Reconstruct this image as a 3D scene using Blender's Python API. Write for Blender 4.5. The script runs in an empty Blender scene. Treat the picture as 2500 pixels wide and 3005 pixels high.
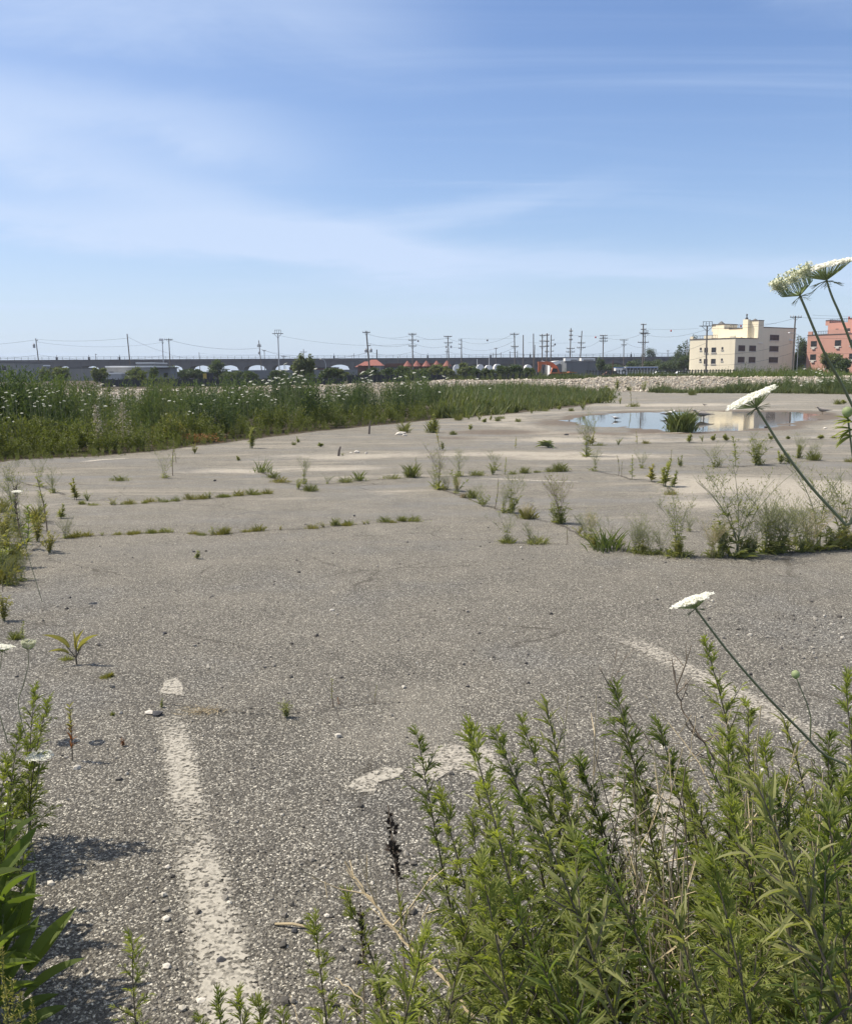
import bpy, math, random
import numpy as np
from mathutils import Matrix, Vector

# ------------------------------------------------------------------ camera, sky, sun, exposure
C = bpy.context.scene.collection
SC = bpy.context.scene
F, PW, PH = 2700.0, 2500.0, 3005.0
CZ, PITCH, ROLL = 1.65, math.radians(8.665), math.radians(-0.3)
SUN_EL, SUN_AZ = math.radians(56), math.radians(-80)      # azimuth from +Y towards +X: sun on the left, a little beyond
RCAM = Matrix.Rotation(math.pi / 2 - PITCH, 3, 'X') @ Matrix.Rotation(ROLL, 3, 'Z')
cd = bpy.data.cameras.new('camera')
cam = bpy.data.objects.new('camera', cd)
C.objects.link(cam)
cam.matrix_world = Matrix.Translation((0, 0, CZ)) @ RCAM.to_4x4()
cd.sensor_fit = 'VERTICAL'
cd.sensor_height = 36.0
cd.lens = 36.0 * F / PH
cd.clip_start, cd.clip_end = 0.05, 20000
SC.camera = cam

world = bpy.data.worlds.new('World')
SC.world = world
world.use_nodes = True


class NT:
    """small node-tree helper"""
    def __init__(s, tree):
        s.t = tree

    def n(s, kind, props=None, **ins):
        nd = s.t.nodes.new(kind)
        for k, v in (props or {}).items():
            setattr(nd, k, v)
        for k, v in ins.items():
            key = int(k[1:]) if k[0] == 'i' and k[1:].isdigit() else k.replace('_', ' ')
            s.put(nd.inputs[key], v)
        return nd

    def put(s, sock, v):
        if isinstance(v, bpy.types.NodeSocket):
            s.t.links.new(v, sock)
        elif isinstance(v, bpy.types.Node):
            s.t.links.new(v.outputs[0], sock)
        else:
            sock.default_value = v

    def math(s, op, a, b=0.0, c=0.0, clamp=False):
        nd = s.n('ShaderNodeMath', {'operation': op, 'use_clamp': clamp})
        for i, v in enumerate((a, b, c)):
            s.put(nd.inputs[i], v)
        return nd.outputs[0]

    def vmath(s, op, a, b=(0, 0, 0)):
        nd = s.n('ShaderNodeVectorMath', {'operation': op})
        s.put(nd.inputs[0], a)
        s.put(nd.inputs[1], b)
        return nd.outputs[0]

    def mix(s, fac, a, b, blend='MIX'):
        nd = s.n('ShaderNodeMix', {'data_type': 'RGBA', 'blend_type': blend})
        s.put(nd.inputs[0], fac)
        s.put(nd.inputs[6], a)
        s.put(nd.inputs[7], b)
        return nd.outputs[2]

    def ramp(s, fac, stops, interp='LINEAR'):
        nd = s.n('ShaderNodeValToRGB')
        cr = nd.color_ramp
        cr.interpolation = interp
        while len(cr.elements) < len(stops):
            cr.elements.new(0.5)
        for e, (p, c) in zip(cr.elements, stops):
            e.position = p
            e.color = c if len(c) == 4 else (*c, 1)
        s.put(nd.inputs[0], fac)
        return nd.outputs[0]

    def noise(s, vec, scale, detail=3.0, rough=0.55, dist=0.0):
        nd = s.n('ShaderNodeTexNoise')
        s.put(nd.inputs['Vector'], vec)
        nd.inputs['Scale'].default_value = scale
        nd.inputs['Detail'].default_value = detail
        nd.inputs['Roughness'].default_value = rough
        nd.inputs['Distortion'].default_value = dist
        return nd.outputs[0]

    def step(s, v, lo, hi):
        nd = s.n('ShaderNodeMapRange', {'interpolation_type': 'SMOOTHSTEP'})
        s.put(nd.inputs[0], v)
        s.put(nd.inputs[1], lo)
        s.put(nd.inputs[2], hi)
        return nd.outputs[0]


def build_world():
    t = world.node_tree
    t.nodes.clear()
    w = NT(t)
    sky = w.n('ShaderNodeTexSky', {'sky_type': 'NISHITA', 'sun_disc': False})
    sky.sun_elevation, sky.sun_rotation = SUN_EL, SUN_AZ
    sky.altitude, sky.air_density, sky.dust_density, sky.ozone_density = 0, 1.0, 0.25, 2.2
    d = w.n('ShaderNodeTexCoord').outputs['Generated']
    xyz = w.n('ShaderNodeSeparateXYZ', i0=d)
    x, y, z = xyz.outputs
    zc = w.math('ADD', w.math('MAXIMUM', z, 0.0), 0.07)
    # cirrus deck: direction projected on a high flat layer
    px, py = w.math('DIVIDE', x, zc), w.math('DIVIDE', y, zc)
    deck = w.n('ShaderNodeCombineXYZ', i0=px, i1=py)
    rot = w.n('ShaderNodeMapping', i0=deck)
    rot.inputs['Rotation'].default_value = (0, 0, math.radians(38))
    rot.inputs['Scale'].default_value = (0.34, 1.5, 1)
    n1 = w.noise(rot, 0.9, 8, 0.62, 0.9)
    n2 = w.noise(deck, 0.35, 4, 0.5, 0.4)
    wisps = w.math('MULTIPLY', w.step(n1, 0.44, 0.86), w.step(n2, 0.34, 0.68))
    # long streaks crossing the left half of the sky
    yc = w.math('MAXIMUM', y, 0.05)
    u, v = w.math('DIVIDE', x, yc), w.math('DIVIDE', z, yc)
    wob = w.noise(w.n('ShaderNodeCombineXYZ', i0=w.math('MULTIPLY', u, 2.2), i1=w.math('MULTIPLY', v, 9)), 1.0, 6, 0.62, 0.5)
    woff = w.math('MULTIPLY', w.math('SUBTRACT', wob, 0.5), 0.11)
    def streak(u0, v0, slope, curve, width, ulo, uhi, amt):
        du = w.math('SUBTRACT', u, u0)
        line = w.math('ADD', w.math('ADD', w.math('MULTIPLY', du, slope), w.math('MULTIPLY', w.math('MULTIPLY', du, du), curve)), v0)
        dist = w.math('ABSOLUTE', w.math('ADD', w.math('SUBTRACT', v, line), woff))
        band = w.math('SUBTRACT', 1.0, w.step(dist, 0.0, width))
        ends = w.math('MULTIPLY', w.step(u, ulo, ulo + .2), w.math('SUBTRACT', 1.0, w.step(u, uhi - .25, uhi)))
        return w.math('MULTIPLY', w.math('MULTIPLY', band, ends), amt)
    ss = [streak(-0.30, 0.190, -0.27, 0.0, 0.055, -1.4, 0.16, .48),
          streak(-0.45, 0.165, -0.13, 0.05, 0.040, -1.4, 0.20, .34),
          streak(-0.40, 0.275, -0.16, 0.0, 0.060, -1.6, -0.02, .40),
          streak(-0.05, 0.155, 0.16, -0.1, 0.022, -0.3, 0.30, .26),
          streak(-0.35, 0.385, -0.10, 0.0, 0.090, -1.8, 0.10, .30),
          streak(0.30, 0.105, -0.05, 0.0, 0.016, 0.0, 0.8, .26),
          streak(0.0, 0.125, -0.06, 0.0, 0.030, -0.8, 0.55, .22),
          streak(0.10, 0.44, -0.15, 0.0, 0.060, -0.4, 0.6, .22)]
    tot = w.math('MULTIPLY', wisps, 0.68)
    for q in ss:
        tot = w.math('ADD', tot, w.math('MULTIPLY', q, w.math('ADD', w.math('MULTIPLY', wob, 1.9), 0.1)))
    veil = w.math('MULTIPLY', w.step(w.math('MULTIPLY', u, -1.0), -0.35, 0.7), 0.20)
    tot = w.math('MINIMUM', w.math('ADD', w.math('ADD', tot, veil), .07), 0.8)
    hs = w.n('ShaderNodeHueSaturation', Color=sky)
    hs.inputs['Saturation'].default_value = SKY_SAT
    hs.inputs['Value'].default_value = 1.0
    tint = w.mix(1.0, hs.outputs[0], SKY_TINT, 'MULTIPLY')
    # pale band of far haze low over the horizon
    low = w.math('POWER', 2.718, w.math('MULTIPLY', w.math('MAXIMUM', z, 0.0), -9.0))
    tint = w.mix(w.math('MULTIPLY', low, .92), tint, HORIZON)
    col = w.mix(tot, tint, CLOUD)
    # white veil added to the unseen upper sky, to neutralise the blue shadow light
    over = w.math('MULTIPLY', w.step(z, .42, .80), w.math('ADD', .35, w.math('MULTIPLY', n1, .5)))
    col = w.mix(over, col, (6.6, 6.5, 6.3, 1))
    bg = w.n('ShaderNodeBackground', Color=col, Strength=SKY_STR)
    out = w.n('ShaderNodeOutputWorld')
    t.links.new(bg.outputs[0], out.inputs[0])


SKY_STR, SKY_SAT, SKY_TINT, CLOUD, HORIZON = 0.085, 1.18, (1.03, .985, 1.11, 1), (5.1, 6.1, 7.9, 1), (4.2, 5.35, 6.8, 1)
build_world()

sl = bpy.data.lights.new('sun', 'SUN')
sl.energy, sl.angle, sl.color = 4.2, math.radians(0.53), (1.0, 0.915, 0.775)
so = bpy.data.objects.new('sun', sl)
C.objects.link(so)
so.location = (-60, 20, 90)
SUNV = Vector((math.sin(SUN_AZ) * math.cos(SUN_EL), math.cos(SUN_AZ) * math.cos(SUN_EL), math.sin(SUN_EL)))
so.rotation_euler = SUNV.to_track_quat('Z', 'Y').to_euler()
vs = SC.view_settings
vs.view_transform, vs.look, vs.gamma, vs.exposure = 'Standard', 'None', 1.0, 0.6
SC.cycles.max_bounces = 8
SC.cycles.transparent_max_bounces = 12
SC.cycles.volume_bounces = 0


# ------------------------------------------------------------------ photo pixel -> place
def ray(px, py):
    return RCAM @ Vector(((px - PW / 2) / F, -(py - PH / 2) / F, -1.0))


def G(px, py, z=0.0):
    v = ray(px, py)
    t = (z - CZ) / v.z
    return Vector((v.x * t, v.y * t, z))


def P(px, py, Y):
    v = ray(px, py)
    return Vector((0, 0, CZ)) + v * (Y / v.y)


def mpp(p):
    """metres per photo pixel at a point"""
    q = RCAM.transposed() @ (Vector(p) - Vector((0, 0, CZ)))
    return -q.z / F


# ------------------------------------------------------------------ objects
def tag(o, label=None, cat=None, group=None, kind=None):
    for k, v in (('label', label), ('category', cat), ('group', group), ('kind', kind)):
        if v:
            o[k] = v
    return o


def thing(name, label, cat, loc=(0, 0, 0), rz=0.0, group=None):
    o = bpy.data.objects.new(name, None)
    C.objects.link(o)
    o.empty_display_size = 0.2
    o.location = loc
    o.rotation_euler = (0, 0, rz)
    return tag(o, label, cat, group)


class MB:
    """collects faces; build() links them as one mesh object"""
    def __init__(s):
        s.v, s.f, s.nv, s.att = [], [], 0, {}

    def add(s, V, faces):
        V = np.asarray(V, dtype=np.float64).reshape(-1, 3)
        by = {}
        for f in faces:
            by.setdefault(len(f), []).append(f)
        for k, fs in by.items():
            s.f.append(np.asarray(fs, dtype=np.int64) + s.nv)
        s.v.append(V)
        s.nv += len(V)

    def inst(s, tmpl, M, T):
        """many copies of a template (V, [face arrays]) under 3x3 matrices M and offsets T"""
        V, FA = tmpl
        M, T = np.asarray(M), np.asarray(T)
        n = len(T)
        if n == 0:
            return
        W = np.einsum('nij,kj->nki', M, V) + T[:, None, :]
        for fa in FA:
            off = (np.arange(n) * len(V))[:, None, None] + s.nv
            s.f.append((fa[None] + off).reshape(-1, fa.shape[1]))
        s.v.append(W.reshape(-1, 3))
        s.nv += n * len(V)

    def box(s, c, d, rz=0.0):
        x, y, z = (q / 2 for q in d)
        V = np.array([(i, j, k) for k in (-z, z) for j in (-y, y) for i in (-x, x)])
        if rz:
            cs, sn = math.cos(rz), math.sin(rz)
            V = np.stack([V[:, 0] * cs - V[:, 1] * sn, V[:, 0] * sn + V[:, 1] * cs, V[:, 2]], 1)
        s.add(V + np.array(c), [(0, 2, 3, 1), (4, 5, 7, 6), (0, 1, 5, 4), (2, 6, 7, 3), (0, 4, 6, 2), (1, 3, 7, 5)])

    def span(s, lo, hi):
        lo, hi = np.array(lo), np.array(hi)
        s.box((lo + hi) / 2, hi - lo)

    def tube(s, pts, rad, n=6, cap=True):
        pts = [Vector(p) for p in pts]
        if not hasattr(rad, '__len__'):
            rad = [rad] * len(pts)
        V, Fc = [], []
        ref = None
        for i, p in enumerate(pts):
            d = (pts[min(i + 1, len(pts) - 1)] - pts[max(i - 1, 0)])
            d = d.normalized() if d.length > 1e-9 else Vector((0, 0, 1))
            if ref is None:
                ref = d.orthogonal().normalized()
            ref = (ref - d * ref.dot(d))
            ref = ref.normalized() if ref.length > 1e-6 else d.orthogonal().normalized()
            b = d.cross(ref)
            for k in range(n):
                a = 2 * math.pi * k / n
                V.append(p + (ref * math.cos(a) + b * math.sin(a)) * rad[i])
        for i in range(len(pts) - 1):
            for k in range(n):
                k2 = (k + 1) % n
                Fc.append((i * n + k, i * n + k2, (i + 1) * n + k2, (i + 1) * n + k))
        if cap:
            Fc += [tuple(range(n))[::-1], tuple(range((len(pts) - 1) * n, len(pts) * n))]
        s.add([tuple(q) for q in V], Fc)

    def lathe(s, prof, n=12, c=(0, 0, 0)):
        V, Fc = [], []
        for r, z in prof:
            for k in range(n):
                a = 2 * math.pi * k / n
                V.append((c[0] + r * math.cos(a), c[1] + r * math.sin(a), c[2] + z))
        for i in range(len(prof) - 1):
            for k in range(n):
                k2 = (k + 1) % n
                Fc.append((i * n + k, i * n + k2, (i + 1) * n + k2, (i + 1) * n + k))
        s.add(V, Fc + [tuple(range(n))[::-1], tuple(range((len(prof) - 1) * n, len(prof) * n))])

    def prism(s, poly, y0, y1):
        """outline in XZ extruded along Y"""
        n = len(poly)
        V = [(x, y0, z) for x, z in poly] + [(x, y1, z) for x, z in poly]
        s.add(V, [tuple(range(n)), tuple(range(2 * n - 1, n - 1, -1))] +
              [(i, i + n, (i + 1) % n + n, (i + 1) % n) for i in range(n)])

    def mesh(s, name, mat, smooth=False):
        me = bpy.data.meshes.new(name)
        if s.nv:
            V = np.concatenate(s.v)
            me.vertices.add(len(V))
            me.vertices.foreach_set('co', V.astype(np.float32).ravel())
            lens = np.concatenate([np.full(len(f), f.shape[1]) for f in s.f])
            loops = np.concatenate([f.ravel() for f in s.f])
            me.loops.add(len(loops))
            me.loops.foreach_set('vertex_index', loops.astype(np.int32))
            me.polygons.add(len(lens))
            me.polygons.foreach_set('loop_start', np.concatenate([[0], np.cumsum(lens)[:-1]]).astype(np.int32))
            me.update(calc_edges=True)
            me.validate()
            me.polygons.foreach_set('use_smooth', np.full(len(me.polygons), bool(smooth)))
            for k, a in s.att.items():
                at = me.attributes.new(k, 'FLOAT', 'POINT')
                at.data.foreach_set('value', np.concatenate(a).astype(np.float32) if isinstance(a, list) else np.asarray(a, dtype=np.float32))
        me.materials.append(mat)
        return me

    def build(s, name, mat, parent=None, loc=None, smooth=False):
        o = bpy.data.objects.new(name, s.mesh(name, mat, smooth))
        C.objects.link(o)
        if loc is not None:
            o.location = loc
        if parent is not None:
            o.parent = parent
        return o


def copy_tree(o, parent=None):
    c = o.copy()
    C.objects.link(c)
    if parent is not None:
        c.parent = parent
    for ch in list(o.children):
        copy_tree(ch, c)
    return c


# ------------------------------------------------------------------ materials
def new_mat(name):
    m = bpy.data.materials.new(name)
    m.use_nodes = True
    m.node_tree.nodes.clear()
    return m, NT(m.node_tree)


def finish(w, shader, disp=None):
    o = w.n('ShaderNodeOutputMaterial')
    w.t.links.new(shader.outputs[0] if isinstance(shader, bpy.types.Node) else shader, o.inputs[0])


def plain(name, col, rough=0.8, var=0.25, scale=3.0, metal=0.0, bump=0.0, streak=0.0):
    """painted / stone / wood surface with mottling and dirt of its own"""
    m, w = new_mat(name)
    pos = w.n('ShaderNodeTexCoord').outputs['Object']
    n = w.noise(pos, scale, 5, 0.6)
    f = w.math('ADD', w.math('MULTIPLY', n, 2 * var), 1 - var)
    if streak:
        mp = w.n('ShaderNodeMapping', i0=pos)
        mp.inputs['Scale'].default_value = (1, 1, 0.08)
        f = w.math('MULTIPLY', f, w.math('SUBTRACT', 1.0, w.math('MULTIPLY', w.step(w.noise(mp, scale * 2.5, 4), 0.5, 0.8), streak)))
    c = w.n('ShaderNodeVectorMath', {'operation': 'SCALE'})
    c.inputs[0].default_value = col
    w.put(c.inputs['Scale'], f)
    b = w.n('ShaderNodeBsdfPrincipled', Roughness=rough, Metallic=metal)
    w.put(b.inputs['Base Color'], c.outputs[0])
    if bump:
        bp = w.n('ShaderNodeBump', Strength=bump, Distance=0.02)
        w.put(bp.inputs['Height'], w.noise(pos, scale * 8, 4))
        w.put(b.inputs['Normal'], bp.outputs[0])
    finish(w, b)
    return m


def leafy(name, c1, c2, trans=0.35, rough=0.55, tcol=None):
    """leaf: two greens picked per leaf, sunlight passing through"""
    m, w = new_mat(name)
    g = w.n('ShaderNodeNewGeometry')
    r = g.outputs['Random Per Island']
    oi = w.n('ShaderNodeObjectInfo').outputs['Random']
    pn = w.noise(g.outputs['Position'], 1.3, 2)
    f = w.math('ADD', w.math('MULTIPLY', r, 0.5), w.math('MULTIPLY', w.math('ADD', oi, w.math('SUBTRACT', pn, 0.5)), 0.55), clamp=True)
    col = w.mix(f, (*c1, 1), (*c2, 1))
    b = w.n('ShaderNodeBsdfPrincipled', Roughness=rough, Base_Color=col)
    b.inputs['Specular IOR Level'].default_value = 0.35
    t = w.n('ShaderNodeBsdfTranslucent', Color=w.mix(1.0, col, (*(tcol or (1.5, 1.6, 0.55)), 1), 'MULTIPLY'))
    mx = w.n('ShaderNodeMixShader', i0=trans, i1=b.outputs[0], i2=t.outputs[0])
    finish(w, mx)
    return m


M = {}
M['mugwort'] = leafy('mugwort leaf', (.090, .120, .034), (.275, .295, .085), .45)
M['mugwort_far'] = leafy('thicket leaf', (.076, .110, .052), (.130, .165, .072), .3)
M['fringe'] = leafy('fringe leaf', (.085, .112, .036), (.165, .178, .056), .32)
M['thicket_dark'] = leafy('dark thicket leaf', (.045, .072, .036), (.080, .112, .050), .22)
M['thicket_pale'] = leafy('pale thicket leaf', (.100, .128, .062), (.165, .180, .085), .3)
M['grass'] = leafy('grass blade', (.105, .145, .050), (.200, .220, .085), .38)
M['fine_grass'] = leafy('fine grass blade', (.125, .165, .060), (.220, .245, .095), .38)
M['strip_grass'] = leafy('strip grass blade', (.075, .100, .042), (.155, .165, .075), .32)
M['seed_fluff'] = leafy('seed fluff', (.30, .26, .20), (.46, .42, .33), .3, tcol=(1, 1, .9))
M['weed'] = leafy('weed leaf', (.165, .185, .070), (.275, .275, .120), .4)
M['weed_yellow'] = leafy('yellowing weed', (.20, .20, .06), (.32, .28, .11), .38)
M['broad'] = leafy('broad leaf', (.090, .130, .034), (.150, .185, .058), .5)
M['rosette'] = leafy('woolly leaf', (.16, .19, .10), (.22, .24, .13), .2)
M['red_leaf'] = leafy('red leaf', (.26, .075, .035), (.22, .16, .045), .35, tcol=(1.4, .9, .4))
M['tree'] = leafy('tree leaf', (.050, .078, .032), (.100, .130, .050), .24)
M['tree_pale'] = leafy('pale tree leaf', (.095, .122, .052), (.160, .175, .080), .28)
M['stem'] = plain('green stem', (.135, .150, .075), .6, .3, 20)
M['stem_brown'] = plain('brown stem', (.15, .115, .08), .7, .3, 20)
M['stem_purple'] = plain('purplish stem', (.095, .080, .055), .6, .3, 20)
M['straw'] = plain('dry straw', (.42, .34, .21), .8, .25, 15)
M['dead'] = leafy('dead leaves', (.34, .15, .06), (.42, .24, .10), .2, tcol=(1.2, .9, .6))
M['seed_dark'] = plain('dry seed head', (.045, .032, .024), .9, .4, 60)
M['floret'] = leafy('white floret', (.82, .82, .74), (.88, .87, .80), .30, .6, tcol=(1, 1, .92))
M['floret_green'] = leafy('greenish floret', (.55, .57, .40), (.86, .85, .72), .35, tcol=(1.0, 1.0, .85))
M['umbel_ray'] = leafy('umbel ray', (.26, .32, .16), (.36, .41, .23), .3)
M['wood_pole'] = plain('weathered pole wood', (.135, .115, .10), .9, .3, 1.2, streak=.3)
M['wood_dark'] = plain('dark creosote wood', (.075, .065, .06), .9, .3, 1.2)
M['metal_grey'] = plain('galvanised metal', (.36, .37, .38), .5, .15, 3, metal=.3)
M['dark_metal'] = plain('dark fittings', (.06, .06, .065), .6, .2, 5)
M['white_metal'] = plain('white painted metal', (.78, .78, .76), .5, .08, 2)
M['cable'] = plain('cable', (.05, .05, .055), .7, .1, 2)
M['red_ball'] = plain('red marker', (.42, .06, .04), .5, .1, 3)
M['dark_ball'] = plain('dark marker', (.06, .05, .055), .5, .1, 3)
M['concrete_dark'] = plain('sooty concrete', (.115, .110, .115), .9, .3, .35, streak=.35)
M['concrete'] = plain('grey concrete', (.27, .265, .25), .9, .2, .5, streak=.25)
M['asphalt_roof'] = plain('roof felt', (.14, .14, .14), .9, .2, .5)
M['grey_wall'] = plain('grey rendered wall', (.26, .26, .25), .9, .12, .4, streak=.2)
M['cream'] = plain('cream stucco', (.78, .70, .53), .9, .05, .5, streak=.10)
M['pink'] = plain('salmon stucco', (.50, .275, .215), .9, .07, .6, streak=.10)
M['dark_trim'] = plain('dark coping', (.10, .08, .07), .7, .15, 1)
M['glass'] = plain('window glass', (.022, .025, .03), .35, .3, .6)
M['frame'] = plain('bronze window frame', (.07, .06, .055), .5, .1, 3)
M['sill'] = plain('pale sill', (.60, .57, .52), .8, .1, 3)
M['orange'] = plain('orange machine paint', (.55, .16, .06), .5, .2, 1.5)
M['rust_roof'] = plain('red roof', (.24, .085, .065), .8, .2, .6)
M['rust_wall'] = plain('brick red wall', (.13, .06, .045), .9, .25, .6)
M['bus_silver'] = plain('bus body', (.40, .41, .43), .35, .1, 1)
M['bus_blue'] = plain('bus blue', (.06, .16, .40), .35, .1, 1)
M['rubber'] = plain('rubber', (.02, .02, .02), .8, .1, 4)
M['yellow'] = plain('yellow paint', (.50, .36, .08), .6, .2, 2)
M['mesh_dark'] = plain('dark windscreen cloth', (.045, .047, .052), .9, .3, .8)
M['sheet_grey'] = plain('grey sheet metal', (.17, .18, .19), .6, .15, .4, streak=.25)
M['bark'] = plain('bark', (.09, .075, .06), .9, .3, 4, bump=.4)
M['stone_pale'] = plain('broken concrete', (.56, .52, .46), .9, .25, 6)
M['stone_dark'] = plain('dark stone', (.05, .05, .055), .9, .2, 6)
M['gull_white'] = plain('white plumage', (.74, .73, .70), .8, .12, 9)
M['gull_brown'] = plain('mottled plumage', (.30, .27, .24), .85, .45, 22)
M['gull_dark'] = plain('dark wing', (.10, .095, .095), .8, .3, 15)
M['beak'] = plain('beak', (.30, .22, .09), .5, .2, 20)

# ------------------------------------------------------------------ ground
def poly_sd(X, Y, poly):
    """signed distance to a polygon, negative inside"""
    d = np.full(X.shape, 1e9)
    ins = np.zeros(X.shape, dtype=bool)
    n = len(poly)
    for i in range(n):
        (x0, y0), (x1, y1) = poly[i], poly[(i + 1) % n]
        ex, ey = x1 - x0, y1 - y0
        t = np.clip(((X - x0) * ex + (Y - y0) * ey) / (ex * ex + ey * ey), 0, 1)
        d = np.minimum(d, np.hypot(X - x0 - t * ex, Y - y0 - t * ey))
        c = ((y0 > Y) != (y1 > Y)) & (X < (x1 - x0) * (Y - y0) / (y1 - y0 + 1e-12) + x0)
        ins ^= c
    return np.where(ins, -d, d)


def gp(pts):
    return [tuple(G(a, b)[:2]) for a, b in pts]


PUDDLE = gp([(1645, 1232), (1703, 1221), (1770, 1212), (1888, 1208), (2012, 1206), (2146, 1205), (2269, 1206), (2347, 1209),
             (2402, 1214), (2400, 1224), (2342, 1236), (2295, 1248), (2244, 1255), (2166, 1262), (2089, 1263), (2027, 1266), (1960, 1266),
             (1909, 1256), (1847, 1251), (1780, 1250), (1729, 1246), (1677, 1239)])
FRONT = [(-900, 1500), (-300, 1395), (0, 1347), (250, 1335), (420, 1320), (560, 1305), (800, 1275), (1000, 1255), (1200, 1236), (1300, 1226)]
THICK = gp(FRONT) + [(tuple(P(px, 1000, Y)[:2])) for px, Y in ((1300, 47), (1000, 46), (600, 42), (200, 38), (-400, 34), (-900, 30))]
STRIP = gp([(1280, 1228), (1390, 1222), (1560, 1205), (1700, 1190), (1790, 1166), (1700, 1158), (1500, 1160), (1280, 1165)])
WZ = -0.03
BERM_Y0 = 72.0


def sstep(t):
    t = np.clip(t, 0, 1)
    return t * t * (3 - 2 * t)


def lump(x, y, s):
    return (np.sin(x * s + 1.3 * np.sin(y * s * .7 + 1)) * np.sin(y * s * 1.1 + 1.7 * np.sin(x * s * .6 + 2)))


def berm_z(x, y):
    y0 = BERM_Y0 + 2.0 * np.sin(x * .09) + np.clip(-x, 0, 30) * .06
    return 0.86 * sstep((y - y0) / 9.0) * (1 - 0.55 * sstep((y - 86) / 8.0)) * (1 + .06 * np.sin(x * .31 + 1) + .04 * np.sin(x * .83)) * np.clip(np.where(x < 0, .80 + .028 * x, .80 + .018 * x), .14, 1.12) * (1 - .999 * sstep((y - 130) / 60.0))


def gz(x, y):
    x, y = np.asarray(x, dtype=float), np.asarray(y, dtype=float)
    sd = poly_sd(x, y, PUDDLE)
    z = 0.010 * lump(x, y, .9) + 0.006 * lump(x + 3, y, 2.3)
    z = z * np.clip(1.2 - y / 90, 0, 1)
    bas = np.clip(sd * 0.05, -0.14, 0.03) - 0.03
    bas = bas + (0.016 * lump(x, y, 1.7) + 0.013 * lump(x + 2, y, 4.1) + .008 * lump(x, y + 5, 7.5)) * np.clip(1.5 - np.abs(sd) / 2, 0, 1)
    near = sstep(1 - (sd - 0.2) / 2.0)
    return z * (1 - near) + bas * near + berm_z(x, y)


def gzf(x, y):
    return float(gz(np.array([x]), np.array([y]))[0])


def GG(px, py):
    """photo pixel to ground, with the ground's own height"""
    p = G(px, py)
    for _ in range(3):
        p = G(px, py, gzf(p.x, p.y))
    return p


# large real stains and materials of the lot: sand washed over asphalt, mud, soil under the weeds
SAND = [(720, 1382, 170, 9, .9), (560, 1388, 120, 6, .6), (1000, 1375, 260, 9, .75), (1500, 1332, 330, 9, .8), (1760, 1340, 330, 10, .8), (2150, 1425, 300, 32, .95), (2380, 1440, 240, 40, .95), (1950, 1400, 250, 12, .6), (1600, 1440, 200, 12, .4), (2400, 1540, 120, 18, .6),
        (2330, 1480, 250, 22, .8), (2050, 1480, 140, 25, .7), (1050, 1338, 350, 14, .7), (1150, 1442, 150, 12, .55), (1900, 1292, 500, 9, .6),
        (2000, 1188, 450, 7, .7), (900, 1310, 300, 9, .4), (940, 1882, 110, 26, .35), (100, 1490, 130, 22, .45), (300, 1445, 150, 9, .3), (2380, 1310, 200, 12, .5),
        (1650, 1290, 250, 12, .7), (900, 1900, 250, 60, .2), (1950, 2380, 90, 90, .8), (1100, 2560, 60, 60, .3)]
MUD = [(1450, 1268, 200, 9, .9), (1330, 1285, 140, 7, .7), (1640, 1240, 110, 14, .8), (2330, 1240, 140, 9, .7), (1750, 1272, 300, 8, .7), (560, 2085, 150, 25, .35), (1240, 1290, 160, 5, .5)]


def blobs(X, Y, lst):
    a = np.zeros(X.shape)
    for px, py, wx, wy, k in lst:
        c = G(px, py)
        e, g2 = G(px + wx, py), G(px, py - wy)
        rx, ry = abs(e.x - c.x), abs(g2.y - c.y)
        sh = (X - c.x) - (Y - c.y) * c.x / c.y
        a = np.maximum(a, k * np.exp(-((sh / rx) ** 2 + ((Y - c.y) / ry) ** 2)))
    return a


def build_ground():
    ys = np.concatenate([np.arange(-6, 0, .5), np.arange(0, 12, .14), np.arange(12, 48, .28), np.arange(48, 100, .6), np.geomspace(100, 9000, 60)])
    us = np.linspace(-1, 1, 321)
    us = np.sign(us) * (0.55 * np.abs(us) + 0.9 * np.abs(us) ** 4)
    Yg, Ug = np.meshgrid(ys, us, indexing='ij')
    Xg = Ug * (np.maximum(Yg, 0) + 5)
    X, Y = Xg.ravel(), Yg.ravel()
    Z = gz(X, Y)
    mb = MB()
    ny, nx = len(ys), len(us)
    idx = np.arange(ny * nx).reshape(ny, nx)
    mb.v.append(np.stack([X, Y, Z], 1))
    mb.nv = len(X)
    mb.f.append(np.stack([idx[:-1, :-1].ravel(), idx[:-1, 1:].ravel(), idx[1:, 1:].ravel(), idx[1:, :-1].ravel()], 1))
    sd = poly_sd(X, Y, PUDDLE)
    mb.att['sand'] = np.maximum(blobs(X, Y, SAND), .5 * sstep(1 - np.abs(sd - 2.4 - .9 * lump(X, Y, .5)) / 1.9))
    mb.att['mud'] = np.maximum(blobs(X, Y, MUD), sstep(1 - (sd - .15 - .5 * lump(X, Y, .7)) / 1.1))
    soil = sstep(1 - (poly_sd(X, Y, THICK) - .1) / .7)
    mb.att['soil'] = np.maximum(np.maximum(soil, .7 * sstep(1 - poly_sd(X, Y, STRIP) / 1.0)), .8 * sstep((Y - 84) / 5))
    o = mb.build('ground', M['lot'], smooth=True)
    tag(o, kind='structure')


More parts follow.
